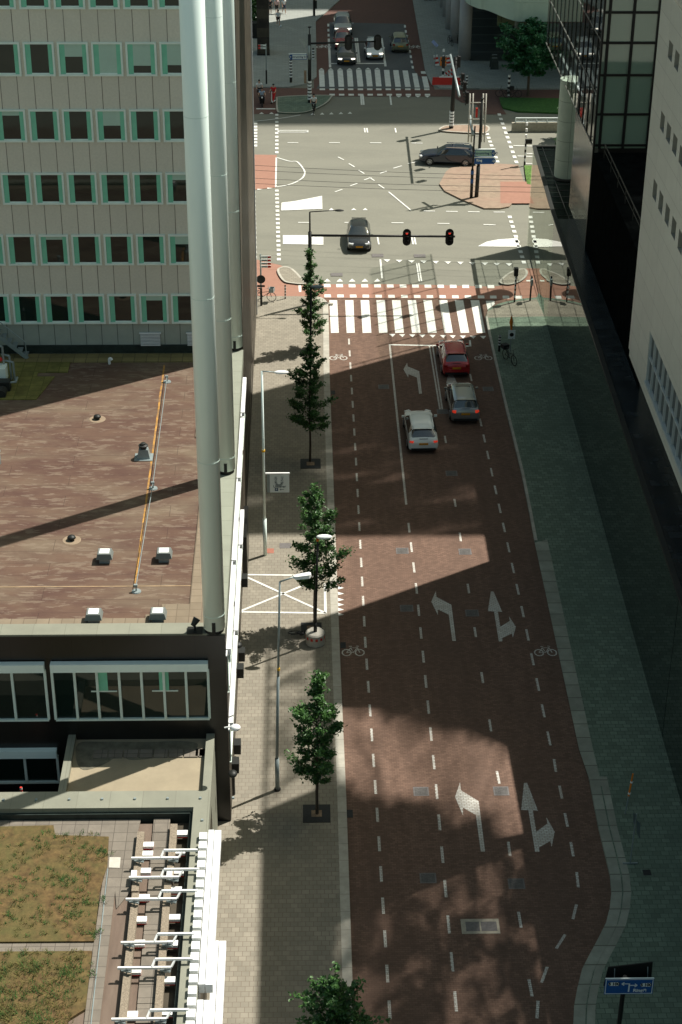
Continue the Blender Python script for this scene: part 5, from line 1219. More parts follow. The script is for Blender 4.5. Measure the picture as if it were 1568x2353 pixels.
def make_car(label, kind, L, W, H, paint, loc, rz, lit=False, heads=False, rear=True, roof_rail=False, sunroof=False, dark_roof=False, group=None, bumper_dark=True):
    t = thing('parked_car' if False else 'car', label, 'car', (0, 0, 0), 0, group)
    st = PROFILE[kind]; vs = []; fs = []; mi = []; NP = 9
    for (y, wf, zl, zb, wt, ztp) in st:
        w = W/2*wf; y *= L; top = ztp*H; wtop = W/2*wt
        half = [(0, zl*H), (w*.86, zl*H), (w*.985, zl*H+.07*H), (w, (zl+zb)/2*H), (w*.965, zb*H), (wtop+(w*.965-wtop)*.25, zb*H+(top-zb*H)*.78), (wtop*.86, top-.004*H), (wtop*.45, top+.008*H), (0, top+.012*H)]
        half = [(x, z) for x, z in half]
        ring = [(x, y, z) for x, z in half]+[(-x, y, z) for x, z in half[-2:0:-1]]
        vs += ring
    n = 16
    def role(k, j):
        jj = j if j < 8 else 15-j       # mirrored side
        rw = (3, 4); ws = (7, 8)
        if k == rw[0] and jj in (5, 6, 7): return 2
        if k == ws[0] and jj in (5, 6, 7): return 1
        if jj == 4 and rw[1] <= k < ws[0]: return 3
        if k == ws[0] and jj == 4: return 3
        return 0
    for k in range(len(st)-1):
        for j in range(n):
            fs.append((k*n+j, k*n+(j+1) % n, (k+1)*n+(j+1) % n, (k+1)*n+j)); mi.append(role(k, j))
    fs.append(tuple(range(n))[::-1]); mi.append(0); fs.append(tuple(range((len(st)-1)*n, len(st)*n))); mi.append(0)
    me = bpy.data.meshes.new('cage'); me.from_pydata(vs, [], fs); me.update()
    for m_ in range(4): me.materials.append(paint)
    for p, i in zip(me.polygons, mi): p.material_index = i
    bm = bmesh.new(); bm.from_mesh(me); bmesh.ops.recalc_face_normals(bm, faces=bm.faces)
    cr = bm.edges.layers.float.get('crease_edge') or bm.edges.layers.float.new('crease_edge')
    for e in bm.edges:
        ks_ = {f.material_index for f in e.link_faces}
        if len(ks_) > 1: e[cr] = 0.55
    bm.to_mesh(me); bm.free()
    o = bpy.data.objects.new('cage', me); C.objects.link(o); md = o.modifiers.new('s', 'SUBSURF'); md.levels = 2; md.render_levels = 2
    bpy.context.view_layer.update()
    ev = bpy.data.meshes.new_from_object(o.evaluated_get(bpy.context.evaluated_depsgraph_get()))
    bpy.data.objects.remove(o)
    xs = [v.co.x for v in ev.vertices]; ys = [v.co.y for v in ev.vertices]; zs = [v.co.z for v in ev.vertices]
    sx = W/(max(xs)-min(xs)); sy = L/(max(ys)-min(ys)); z0 = min(zs); sz = (H-.16)/(max(zs)-z0)
    for v in ev.vertices: v.co = (v.co.x*sx, (v.co.y-(max(ys)+min(ys))/2)*sy, .16+(v.co.z-z0)*sz)
    split_mesh(ev, ['body', 'windscreen', 'rear_window', 'side_window'], [paint, M['car_glass'], M['car_glass'], M['car_glass']], t)
    def surf(x, z, rear_):
        best = None
        for v in ev.vertices:
            d = abs(abs(v.co.x)-x)+abs(v.co.z-z)
            if (v.co.y < 0) == rear_ and (best is None or d < best[0]): best = (d, v.co.y)
        return best[1]
    def part(nm, b, m_, par=None, sm=False): return b.build(nm, m_ if not isinstance(m_, str) else M[m_], par or t, sm)
    R_ = .205*H if kind != 'suv' else .225*H
    for sx_ in (-1, 1):
        for yy_ in (-.305*L, .315*L):
            b = MB(); b.cyl((sx_*(W/2-.2), yy_, R_), (sx_*(W/2-.005), yy_, R_), R_*1.16, R_*1.16, 20); part('wheel_arch', b, 'black')
            b = MB(); b.cyl((sx_*(W/2-.19), yy_, R_), (sx_*(W/2+.012), yy_, R_), R_, R_, 20); wh = part('wheel', b, 'rubber')
            b = MB(); c_ = (sx_*(W/2+.015), yy_, R_); b.cyl((sx_*(W/2), yy_, R_), (sx_*(W/2+.02), yy_, R_), R_*.2, R_*.2, 8)
            for q in range(5):
                a = q*2*math.pi/5; b.bar((c_[0], yy_, R_), (c_[0], yy_+math.cos(a)*R_*.66, R_+math.sin(a)*R_*.66), R_*.22, .02, up=(1, 0, 0))
            b.torus((sx_*(W/2+.01), yy_, R_), R_*.66, R_*.06, 'X', 20, 5); part('rim', b, 'rim', wh)
    for s in (-1, 1):
        zt_ = .53*H; yb = surf(W*.38, zt_, True)
        b = MB(); b.obox((s*W*.385, yb+.035, zt_), (W*.13, .14, .07*H if kind != 'mpv' else .10*H), rz=s*.42); part('taillight', b, 'tail_on' if lit else 'tail_off')
        yf = surf(W*.34, .46*H, False)
        b = MB(); b.obox((s*W*.345, yf-.03, .455*H), (W*.2, .2, .07*H), rz=-s*.55); part('headlight', b, 'head_on' if heads else 'head')
        b = MB(); b.obox((s*(W/2+.075), .2*L, .64*H), (.17, .09, .11)); part('mirror', b, paint)
    yb = surf(0, .44*H, True)
    b = MB(); b.box(-.26, .26, yb-.03, yb+.05, .40*H, .40*H+.115); part('number_plate', b, 'plate')
    yb2 = surf(0, .25*H, True); b = MB(); b.obox((0, yb2+.02, .205*H), (W*.8, .12, .085*H)); part('bumper', b, 'plastic' if bumper_dark else paint)
    yf = surf(0, .38*H, False)
    b = MB(); b.obox((0, yf-.01, .385*H), (W*.42, .09, .045*H)); b.obox((0, yf-.03, .26*H), (W*.62, .1, .06*H)); part('grille', b, 'plastic')
    b = MB(); b.box(-.26, .26, yf-.02, yf+.05, .30*H, .30*H+.115); part('number_plate', b, 'plate')
    b = MB(); b.obox((0, -.372*L if kind != 'mpv' else -.425*L, .955*H), (W*.62, .16, .02)); part('spoiler', b, paint)
    b = MB(); b.obox((0, surf(0, .6*H, True)+.0, .64*H), (.5, .03, .018)); part('rear_wiper', b, 'black')
    if roof_rail:
        for s in (-1, 1):
            b = MB(); b.bar((s*W*.345, -.35*L, .995*H), (s*W*.345, .04*L, .995*H), .04, .05); part('roof_rail', b, 'chrome' if roof_rail == 1 else paint)
    if sunroof:
        b = MB(); b.obox((0, .0*L, H+.0), (W*.5, .085*L, .012)); part('sunroof', b, 'car_glass')
    if dark_roof:
        b = MB(); b.obox((0, -.13*L, H-.003), (W*.58, .3*L, .014)); part('roof_panel', b, 'black_gloss')
    t.location = loc; t.rotation_euler = (0, 0, rz)
    return t
def rear_at(px, py, L): p = g(px, py); return (p.x, p.y+L/2, .004)
def front_at(px, py, L): p = g(px, py); return (p.x, p.y+L/2, .004)
PI = math.pi
CARW = car_paint('paint_white', (.88, .92, .88), 0.0)
make_car('white hatchback with lit brake lights, in shade beside the long lane line', 'hatch', 4.3, 1.76, 1.44, CARW, rear_at(971, 1043, 4.3), rad(1.5), lit=True, roof_rail=2, bumper_dark=True)
make_car('silver grey compact people carrier with sunroof, behind the red car', 'mpv', 4.1, 1.74, 1.60, car_paint('paint_grey', (.33, .34, .33), .55), rear_at(1068, 976, 4.1), rad(1), lit=True, sunroof=True)
make_car('glossy red hatchback waiting first at the zebra crossing', 'hatch', 4.1, 1.75, 1.55, car_paint('paint_red', (.52, .02, .025), .15), rear_at(1047, 869, 4.1), rad(1.5), roof_rail=2)
make_car('black hatchback driving towards the camera under the red traffic lights', 'hatch', 4.0, 1.72, 1.46, car_paint('paint_black', (.018, .02, .022), .2), front_at(827, 582, 4.0), PI+rad(-1), bumper_dark=True)
pe = (g(985, 384)+g(1078, 377))/2
make_car('dark navy estate car turning left in sunlight across the junction', 'estate', 4.75, 1.78, 1.5, car_paint('paint_navy', (.012, .018, .035), .3), (pe.x, pe.y+.75, .004), rad(90-7), roof_rail=1)
make_car('silver sport utility car at the back of the far queue', 'suv', 4.4, 1.85, 1.65, car_paint('paint_silver', (.47, .50, .53), .5), front_at(789, 85, 4.4), PI, heads=True)
make_car('small dark red car in the far queue between the silver and black cars', 'hatch', 3.7, 1.66, 1.5, car_paint('paint_darkred', (.33, .03, .05), .2), front_at(789, 117, 3.7), PI, heads=True)
make_car('black saloon car first at the far stop line with lit headlights', 'hatch', 4.3, 1.8, 1.45, car_paint('paint_black_far', (.03, .034, .036), .2), front_at(797, 152, 4.3), PI, heads=True)
make_car('white hatchback first in the right lane of the far stop line', 'hatch', 4.0, 1.7, 1.46, car_paint('paint_white_far', (.72, .75, .74), 0), front_at(861, 140, 4.0), PI+rad(2), heads=True)
make_car('olive green compact people carrier driving away at the far junction', 'mpv', 3.7, 1.68, 1.6, car_paint('paint_olive', (.22, .235, .15), .4), rear_at(920, 123, 3.7), rad(1), lit=False)
# ------------------------------------------------------------------ bicycles
def make_bike(label, loc, rz, lean=0.0, basket=False, frame='black', crate=False, group=None):
    t = thing('bicycle', label, 'bicycle', (0, 0, 0), 0, group); r = .34
    for y in (-.53, .53):
        w_ = MB().torus((0, y, r), r-.02, .022, 'X', 22, 6).build('wheel', M['rubber'], t)
        b = MB()
        for k in range(8): a = k*PI/4; b.bar((0, y, r), (0, y+math.cos(a)*(r-.03), r+math.sin(a)*(r-.03)), .006)
        b.build('spoke', M['chrome'], w_)
    b = MB(); bb = (0, -.08, .30); st = (0, -.26, .84); hd = (0, .36, .88)
    for p, q in (((0, -.53, r), bb), ((0, -.53, r), (0, -.22, .72)), (bb, st), (bb, (0, .40, .66)), ((0, -.2, .6), (0, .40, .72)), ((0, .53, r), hd)): b.cyl(p, q, .019, .019, 6)
    b.build('frame', M[frame], t)
    MB().ball((0, -.28, .89), .1, 8, 6, (.8, 1.3, .4)).build('saddle', M['plastic'], t, True)
    b = MB(); b.cyl((-.28, .26, 1.02), (0, .36, 1.0), .014, .014, 6); b.cyl((.28, .26, 1.02), (0, .36, 1.0), .014, .014, 6); b.cyl(hd, (0, .36, 1.0), .014, .014, 6); b.build('handlebar', M['chrome'], t)
    b = MB(); b.box(-.03, .03, -.8, -.3, .72, .74); b.build('rack', M['black'], t)
    if basket:
        b = MB(); b.box(-.22, .22, .40, .72, .72, .74)
        for x0, x1, y0, y1 in ((-.22, -.2, .4, .72), (.2, .22, .4, .72), (-.2, .2, .4, .42), (-.2, .2, .7, .72)): b.box(x0, x1, y0, y1, .74, 1.0)
        b.build('basket', M['galv'], t)
    if crate: MB().box(-.2, .2, -.82, -.42, .75, 1.02).build('crate', M['plastic'], t)
    t.location = loc; t.rotation_euler = (lean, 0, rz)
    return t
def lay(o, rx, ry, rz): o.rotation_euler = (rx, ry, rz)
p = g(607, 695); make_bike('black bicycle with grey basket parked by the round sign post, left pavement', (p.x, p.y, .12), rad(-90-12), basket=True)
p = g(700, 1453); o = make_bike('black bicycle fallen over on the tree grate behind the concrete block', (p.x, p.y, .15), 0); lay(o, 0, rad(68), rad(-80))
p = g(1172, 842); make_bike('dark bicycle with front facing the camera, under the orange topped sign', (p.x, p.y+.35, .12), PI+.45, crate=True)
p = g(1160, 226); make_bike('left dark bicycle leaning at the ringed post on the lawn edge', (p.x, p.y, .12), rad(80), crate=True)
p = g(1175, 226); make_bike('right dark bicycle leaning at the ringed post on the lawn edge', (p.x+.1, p.y-.2, .12), rad(-85))
p = g(1040, 108); make_bike('bicycle with pale tyres standing left of the nearest colonnade column', (p.x-.2, p.y+.3, .12), PI+.25)
p = g(1063, 108); make_bike('bicycle half hidden behind the nearest colonnade column', (p.x-.35, p.y+1.2, .12), PI-.2)
p = g(990, 4); make_bike('dark bicycle lying across the top edge of the picture', (p.x, p.y, .12), rad(100)); p = g(978, 3); make_bike('second dark bicycle beside the one at the top edge', (p.x, p.y, .12), rad(70))
# ------------------------------------------------------------------ people
def skin_mesh(name, joints, edges, m_, par, lvl=1, sm=True):
    """one continuous tapered surface grown over a skeleton"""
    me = bpy.data.meshes.new(name); me.from_pydata([j[0] for j in joints], edges, []); o = bpy.data.objects.new(name, me); C.objects.link(o)
    sk = o.modifiers.new('k', 'SKIN'); o.modifiers.new('s', 'SUBSURF').levels = lvl; o.modifiers['s'].render_levels = lvl
    for i, j in enumerate(joints):
        r = j[1]; me.skin_vertices[0].data[i].radius = (r, r) if not isinstance(r, tuple) else r
    me.skin_vertices[0].data[0].use_root = True
    bpy.context.view_layer.update(); ev = bpy.data.meshes.new_from_object(o.evaluated_get(bpy.context.evaluated_depsgraph_get()))
    bpy.data.objects.remove(o); ev.materials.clear()
    return link(name, ev, M[m_], par, sm)
def make_person(label, loc, rz, top, bottom, pose='stand', hair='hair', bare_legs=False, cap=None, h=1.76, bag=None, phase=1):
    t = thing('person', label, 'person', (0, 0, 0)); s = h/1.76
    V = lambda x, y, z: (x*s, y*s, z*s)
    if pose == 'walk': hipz = .92; ft = ((-.09, .3*phase, .06), (.09, -.28*phase, .1)); kn = ((-.09, .17*phase, .5), (.09, -.04*phase, .48)); hd = ((-.24, -.22*phase, .82), (.24, .24*phase, .85)); el = ((-.24, -.12*phase, 1.1), (.24, .06*phase, 1.1)); lean = .03
    elif pose == 'ride': hipz = .98; ft = ((-.1, .12, .3), (.1, .0, .42)); kn = ((-.13, .32, .68), (.13, .3, .78)); hd = ((-.24, .52, 1.08), (.24, .52, 1.08)); el = ((-.26, .3, 1.16), (.26, .3, 1.16)); lean = .16
    elif pose == 'scoot': hipz = .86; ft = ((-.16, .38, .34), (.16, .38, .34)); kn = ((-.19, .42, .8), (.19, .42, .8)); hd = ((-.28, .5, 1.06), (.28, .5, 1.06)); el = ((-.3, .24, 1.12), (.3, .24, 1.12)); lean = .06
    else: hipz = .93; ft = ((-.1, .04, .06), (.1, -.02, .06)); kn = ((-.1, .05, .5), (.1, .03, .5)); hd = ((-.26, .08, .84), (.26, .08, .84)); el = ((-.26, -.02, 1.1), (.26, -.02, 1.1)); lean = .02
    if pose == 'step': ft = ((-.08, .34, .13), (.1, -.1, .17)); kn = ((-.09, .24, .55), (.1, .05, .58)); hd = ((-.24, .46, 1.05), (.24, .46, 1.05)); el = ((-.27, .2, 1.1), (.27, .2, 1.1))
    dz = 0
    pel = (0, 0, hipz); ch = (0, lean*.6, hipz+.32); nk = (0, lean, hipz+.54); hdp = (0, lean+.03, hipz+.66); crown = (0, lean+.03, hipz+.77)
    J = [(V(*pel), .12*s), (V(*ch), (.155*s, .11*s)), (V(*nk), .055*s), (V(*hdp), .085*s), (V(*crown), .07*s)]; E_ = [(0, 1), (1, 2), (2, 3), (3, 4)]
    for i, sx in enumerate((-1, 1)):
        n = len(J); sh = (sx*.19, lean*.9, hipz+.46)
        J += [(V(*sh), .062*s), (V(*el[i]), .045*s), (V(*hd[i]), .032*s)]; E_ += [(1, n), (n, n+1), (n+1, n+2)]
        hv = Vector(hd[i]); dv = (hv-Vector(el[i])).normalized(); sd_ = Vector((1, 0, 0)); pm = hv+dv*.07
        J += [(V(*pm), .03*s)]; E_ += [(n+2, n+3)]
        for k, (o_, ln) in enumerate(((-.024, .06), (-.008, .07), (.008, .066), (.023, .05))):
            q0 = pm+sd_*o_; q1 = q0+dv*ln+Vector((0, 0, -.012)); J += [(V(*q1), .009*s)]; E_ += [(n+3, n+4+k)]
        th = hv+dv*.05-sd_*sx*.045; J += [(V(*th), .01*s)]; E_ += [(n+2, n+8)]
        n = len(J); J += [(V(sx*.09, 0, hipz-.04), .095*s), (V(*kn[i]), .06*s), (V(*ft[i]), .04*s), (V(ft[i][0], ft[i][1]+.14, ft[i][2]-.025), .038*s)]; E_ += [(0, n), (n, n+1), (n+1, n+2), (n+2, n+3)]
    skin_mesh('body', J, E_, 'skin', t)
    b = MB(); c_ = Vector(V(*hdp)); b.ball(c_+Vector((0, -.015*s, .055*s)), .1*s, 10, 7, (.92, 1.02, .82)); b.build('hair', M[cap or hair], t, True)
    b = MB()
    if cap: b.obox(c_+Vector((0, .12*s, .06*s)), (.15*s, .12*s, .02*s)); b.build('cap_peak', M[cap], t)
    b = MB(); b.ball(c_+Vector((0, .088*s, .0)), .018*s, 6, 4, (.8, 1, 1.2)); b.build('nose', M['skin'], t)
    b = MB(); b.obox(c_+Vector((-.032*s, .083*s, .028*s)), (.022*s, .01, .011*s)); b.obox(c_+Vector((.032*s, .083*s, .028*s)), (.022*s, .01, .011*s)); b.build('eyes', M['hair'], t)
    b = MB(); b.obox(c_+Vector((0, .08*s, -.04*s)), (.04*s, .012, .01*s)); b.build('mouth', M['red'], t)
    JT = [(V(*pel), (.15*s, .125*s)), (V(*ch), (.178*s, .128*s)), (V(0, lean*.9, hipz+.47), (.12*s, .085*s))]; ET = [(0, 1), (1, 2)]
    for i, sx in enumerate((-1, 1)):
        n = len(JT); mid = (Vector((sx*.19, lean*.9, hipz+.46))*.35+Vector(el[i])*.65); JT += [(V(sx*.19, lean*.9, hipz+.46), .075*s), (V(*mid), .066*s)]; ET += [(1, n), (n, n+1)]
    skin_mesh('shirt', JT, ET, top, t)
    JL = [(V(0, 0, hipz), (.14*s, .12*s))]; EL = []
    for i, sx in enumerate((-1, 1)):
        n = len(JL); k_ = Vector(kn[i]); f_ = Vector(ft[i])
        JL += [(V(sx*.09, 0, hipz-.05), .108*s), (V(*k_), .078*s)]; EL += [(0, n), (n, n+1)]
        if not bare_legs: JL += [(V(*(f_+Vector((0, 0, .05)))), .055*s)]; EL += [(n+1, n+2)]
    skin_mesh('shorts' if bare_legs else 'trousers', JL, EL, bottom, t)
    b = MB()
    for f_ in ft: b.ball(V(f_[0], f_[1]+.07, f_[2]-.015), .1*s, 8, 6, (.5, 1.25, .5))
    b.build('shoes', M['cloth_white' if bare_legs else 'plastic'], t, True)
    if bag: b = MB(); b.obox(V(0, lean*.6-.19, hipz+.3), (.28*s, .16*s, .38*s)); b.build('backpack', M[bag], t)
    t.location = loc; t.rotation_euler = (0, 0, rz)
    return t
def at(p, z=.1): q = g(*p); return (q.x, q.y, z)
make_person('person in white t-shirt and dark shorts walking, right one of the walking group', at(kC(585, 218)), rad(200), 'cloth_white', 'cloth_navy', 'walk', bare_legs=True)
make_person('person in red and white striped shirt walking in the plaza group', at(kC(478, 222)), rad(185), 'cloth_stripe', 'cloth_black', 'walk', bare_legs=True, phase=-1)
make_person('person in dark top half hidden by the black pillar on the plaza', at(kC(378, 228)), rad(185), 'cloth_black', 'cloth_black', 'stand', bare_legs=True)
make_person('person in white shirt and black shorts with a ball at their feet', at(kC(500, 405)), rad(190), 'cloth_white', 'cloth_black', 'walk', bare_legs=True)
q = g(*kC(545, 413)); b = MB(); b.ball((q.x-.05, q.y-.15, .22), .115, 12, 8); b.build('football', M['cloth_white'], label='small white ball at the feet of a walker on the plaza', cat='ball')
# waiting riders on the left cycle lane
p = g(*kC(1035, 1715)); bk = make_bike('bicycle ridden towards the camera onto the junction', (p.x, p.y+.4, .01), PI-.12)
make_person('person in white and black top riding a bicycle onto the junction', (p.x, p.y+.68, .0), PI-.12, 'cloth_white', 'cloth_black', 'ride', bag='cloth_black')
p = g(*kC(215, 1500)); make_bike('bicycle of the waiting rider in white behind the black scooter', (p.x, p.y+.3, .01), PI+.1)
make_person('person in white shirt sitting on a waiting bicycle at the left edge', (p.x, p.y+.58, .0), PI+.1, 'cloth_white', 'cloth_black', 'ride', h=1.8)
p = g(*kC(255, 1610))
sc = thing('motor_scooter', 'black motor scooter waiting at the stop line on the red lane', 'scooter', (0, 0, 0))
for y in (-.6, .62): MB().torus((0, y, .23), .18, .055, 'X', 18, 8).build('wheel', M['rubber'], sc)
b = MB(); b.obox((0, -.35, .5), (.34, .75, .34)); b.obox((0, .1, .28), (.36, .5, .1)); b.obox((0, .45, .62), (.42, .12, .65)); b.obox((0, .6, .5), (.2, .3, .14)); b.build('body', M['black_gloss'], sc)
MB().obox((0, -.32, .75), (.3, .7, .12)).build('seat', M['plastic'], sc); b = MB(); b.cyl((-.34, .38, 1.02), (.34, .38, 1.02), .02, .02, 8); b.build('handlebar', M['black'], sc); MB().ball((0, .53, .86), .09, 8, 6).build('headlight', M['head'], sc, True)
sc.location = (p.x, p.y+.75, .01); sc.rotation_euler = (0, 0, PI+.05)
make_person('person in pale blue shirt sitting on the black motor scooter', (p.x, p.y+1.0, -.08), PI+.05, 'cloth_blue', 'cloth_navy', 'scoot')
p = g(*kC(425, 1545))
st = thing('kick_scooter', 'white electric kick scooter under the person in red', 'scooter', (0, 0, 0))
MB().obox((0, 0, .13), (.2, .75, .06)).build('deck', M['white'], st)
for y in (-.42, .45): MB().torus((0, y, .12), .09, .03, 'X', 14, 6).build('wheel', M['rubber'], st)
b = MB(); b.cyl((0, .42, .14), (0, .34, 1.12), .04, .035, 8); b.build('stem', M['white'], st); b = MB(); b.cyl((-.25, .33, 1.12), (.25, .33, 1.12), .018, .018, 6); b.build('handlebar', M['black'], st)
st.location = (p.x, p.y+.2, .01); st.rotation_euler = (0, 0, PI-.35)
make_person('person dressed all in red standing on a white kick scooter', (p.x+.05, p.y+.35, .0), PI-.35, 'cloth_red', 'cloth_red', 'step', cap='cloth_black')
# ------------------------------------------------------------------ columns and roof furniture
CG = 'three tall pale green steel columns on the roof edge'
for (px, py, lb) in ((492, 1447, 'nearest and thickest looking pale green steel column on the front roof edge'), (521, 1082, 'middle pale green steel column of the roof edge row'), (543, 800, 'farthest pale green steel column close to the office tower')):
    q = g(px, py, 9.46); r = .42; xq = -3.50
    t = thing('steel_column', lb, 'column', (xq, q.y, 9.46), 0, CG)
    b = MB(); b.cyl((xq, q.y, 9.62), (xq, q.y, 46), r, r, 40); b.build('shaft', M['steel_pale'], t, smooth=False)
    for p_ in t.children[0].data.polygons: p_.use_smooth = len(p_.vertices) == 4
    b = MB(); b.cyl((xq, q.y, 9.44), (xq, q.y, 9.64), r*.9, r*.9, 30); b.build('shoe', M['black'], t)
    b = MB()
    for z in (10.25, 17, 23.5, 30): b.cyl((xq, q.y, z), (xq, q.y, z+.02), r+.003, r+.003, 40)
    b.build('joint_ring', mat('joint', (.62, .75, .69), .4, var=0) if 'joint' not in M else M['joint'], t)
    b = MB(); b.box(xq-.07, xq+.07, q.y-r-.012, q.y-r+.1, 9.62, 10.05); b.build('hatch_slot', M['black'], t)
    tl = thing('floodlight', 'black floodlight clamped beside the foot of the %s pale column' % lb.split()[0], 'floodlight', (xq-.75, q.y-.1, 9.46), 0, 'floodlights at the column feet')
    b = MB(); b.box(xq-1.05, xq-.45, q.y-.35, q.y+.15, 9.47, 9.52); b.cyl((xq-.75, q.y-.1, 9.5), (xq-.75, q.y-.1, 9.75), .04, .04, 8); b.build('base', M['black'], tl)
    b = MB(); b.cyl((xq-.83, q.y-.15, 9.75), (xq-.66, q.y-.02, 10.0), .09, .15, 14); b.build('lamp_body', M['steel_dark'], tl)
    MB().cyl((xq-.66, q.y-.02, 10.0), (xq-.655, q.y-.015, 10.007), .13, .13, 14).build('lens', M['galv'], tl)
def roof_vent(px, py, lb):
    q = g(px, py, 9.25); t = thing('roof_vent', lb, 'roof vent', (q.x, q.y, 9.22), 0, 'square white roof vents')
    MB().box(q.x-.22, q.x+.22, q.y-.22, q.y+.22, 9.2, 9.42).build('upstand', M['galv'], t)
    b = MB(); b.add([(q.x+x, q.y+y, z) for x, y, z in ((-.34, -.32, 9.45), (.34, -.32, 9.45), (.34, .32, 9.45), (-.34, .32, 9.45), (-.27, -.25, 9.68), (.27, -.25, 9.68), (.27, .25, 9.68), (-.27, .25, 9.68))], [(0, 3, 2, 1), (4, 5, 6, 7), (0, 1, 5, 4), (1, 2, 6, 5), (2, 3, 7, 6), (3, 0, 4, 7)]); b.build('hood', M['vent_side'], t)
    MB().box(q.x-.2, q.x+.2, q.y-.19, q.y+.19, 9.681, 9.70).build('lid', M['white'], t)
roof_vent(242, 1287, 'square roof vent left of the yellow line, middle of the roof'); roof_vent(378, 1285, 'square roof vent right of the yellow line on the brown roof')
roof_vent(217, 1426, 'left square roof vent on the tiles by the front coping'); roof_vent(364, 1424, 'right square roof vent on the tiles by the front coping')
for (px, py, lb) in ((224, 962, 'small mushroom roof cap on the sunlit upper roof'), (165, 1240, 'small mushroom roof cap beside the column shadow')):
    q = g(px, py, 9.25); t = thing('mushroom_vent', lb, 'roof vent', (q.x, q.y, 9.22), 0, 'mushroom caps on the brown roof')
    MB().lathe((q.x, q.y, 9.22), [(.1, 0), (.1, .1), (.19, .12), (.15, .2), (0.02, .24)], 16).build('cap', M['steel_dark'], t, True); MB().cyl((q.x, q.y, 9.221), (q.x, q.y, 9.235), .4, .38, 20).build('patch', mat('roof_patch', (.25, .19, .13), .9, var=.1), t)
q = g(331, 1050, 9.25); t = thing('roof_fan', 'grey roof fan with square base and black cowl by the yellow line', 'roof fan', (q.x, q.y, 9.22))
b = MB(); b.box(q.x-.42, q.x+.42, q.y-.38, q.y+.34, 9.22, 9.26); b.add([(q.x+x*.75, q.y+y*.75, z) for x, y, z in ((-.4, -.32, 9.26), (.4, -.32, 9.26), (.4, .32, 9.26), (-.4, .32, 9.26), (-.28, -.22, 9.7), (.28, -.22, 9.7), (.28, .22, 9.7), (-.28, .22, 9.7))], [(0, 3, 2, 1), (4, 5, 6, 7), (0, 1, 5, 4), (1, 2, 6, 5), (2, 3, 7, 6), (3, 0, 4, 7)]); b.build('base', M['galv'], t)
MB().lathe((q.x, q.y, 9.7), [(.15, 0), (.15, .1), (.22, .12), (.22, .17), (.12, .21), (.12, .27), (.02, .29)], 18).build('cowl', M['steel_dark'], t)
# yellow line and safety cable
a_, c_ = g(378, 838, 9.24), g(310, 1346, 9.24); n = 40; b = MB()
b.strip([(a_+(c_-a_)*(i/n)).to_2d()+Vector((random.gauss(0, .006), 0)) for i in range(n+1)], .085, 9.226)
b.build('yellow_roof_line', mat('roof_yellow', (.42, .22, .05), .9, var=.35, scale=3, stain=1.0, stain_scale=1.6, stain_col=(.15, .095, .06)), low)
b = MB(); b.strip([(-14, c_.y), (-4.6, c_.y)], .035, 9.226)
b.build('faded_roof_line', mat('roof_faded', (.42, .3, .17), .9, var=.3, scale=3), low)
t = thing('safety_line', 'steel fall arrest cable on short posts along the yellow roof line', 'safety cable', (-6, 70, 9.22))
b = MB(); P_ = [g(384, 866, 9.5), g(352, 1110, 9.5), g(313, 1346, 9.5)]; b.tube(P_, .018, 6); b.build('cable', M['galv'], t)
for p_ in P_:
    b = MB(); b.cyl((p_.x, p_.y, 9.22), (p_.x, p_.y, 9.5), .035, .03, 8); b.cyl((p_.x, p_.y, 9.22), (p_.x, p_.y, 9.26), .2, .18, 14); b.box(p_.x-.09, p_.x+.06, p_.y-.05, p_.y+.05, 9.44, 9.56); b.build('post', M['galv'], t)
q = g(252, 833, 9.3); t = thing('swan_neck_vent', 'small white bent pipe vent at the back edge of the roof', 'vent pipe', (q.x, q.y, 9.22)); b = MB(); b.tube([(q.x, q.y, 9.22), (q.x, q.y, 9.5), (q.x+.08, q.y-.03, 9.56), (q.x+.14, q.y-.06, 9.46)], .07, 8); b.build('pipe', M['white'], t)
q = g(-2, 1062, 9.3); t = thing('vent_pipe', 'pale upright vent pipe at the left picture edge on the brown roof', 'vent pipe', (q.x, q.y, 9.22)); b = MB(); b.cyl((q.x, q.y, 9.22), (q.x, q.y, 9.9), .09, .09, 12); b.cyl((q.x, q.y, 9.85), (q.x, q.y, 9.92), .12, .12, 12); b.build('pipe', M['galv'], t)
# steel stair and plant at the left edge
t = thing('steel_stair', 'grey open steel stair with handrail against the tower wall', 'stair', (-13.5, 83, 9.22))
s0 = g(64, 823, 9.3); y0 = s0.y; x0 = s0.x; x1 = x0-2.4; z1_ = 9.25+2.2
b = MB()
for dy in (0, .75): b.bar((x0, y0+dy, 9.28), (x1, y0+dy, z1_), .05, .2)
b.build('stringer', M['galv'], t); b = MB()
for i in range(9): f = (i+.5)/9; b.box(x0+(x1-x0)*f-.14, x0+(x1-x0)*f+.14, y0+.03, y0+.72, 9.28+(z1_-9.28)*f-.02, 9.28+(z1_-9.28)*f+.02)
b.build('tread', M['galv'], t); b = MB()
for dy in (0, .75): b.tube([(x0-.05, y0+dy, 9.3), (x0-.05, y0+dy, 10.2), (x1, y0+dy, z1_+.95), (x1-1.5, y0+dy, z1_+.95)], .028, 8)
for i in range(3): b.cyl((x1-.3-i*.6, y0, z1_), (x1-.3-i*.6, y0, z1_+.95), .024, .024, 6)
b.build('handrail', M['galv'], t); MB().box(x1-2.5, x1, y0, y0+.78, z1_-.06, z1_).build('landing', M['galv'], t)
q = g(18, 880, 9.3); t = thing('roof_plant', 'cluster of grey pipes, valves and boxes at the left roof edge', 'machinery', (q.x, q.y, 9.22))
b = MB(); b.box(q.x-.9, q.x+.0, q.y-.3, q.y+.4, 9.5, 10.2); b.build('white_box', M['frame_white'], t)
b = MB()
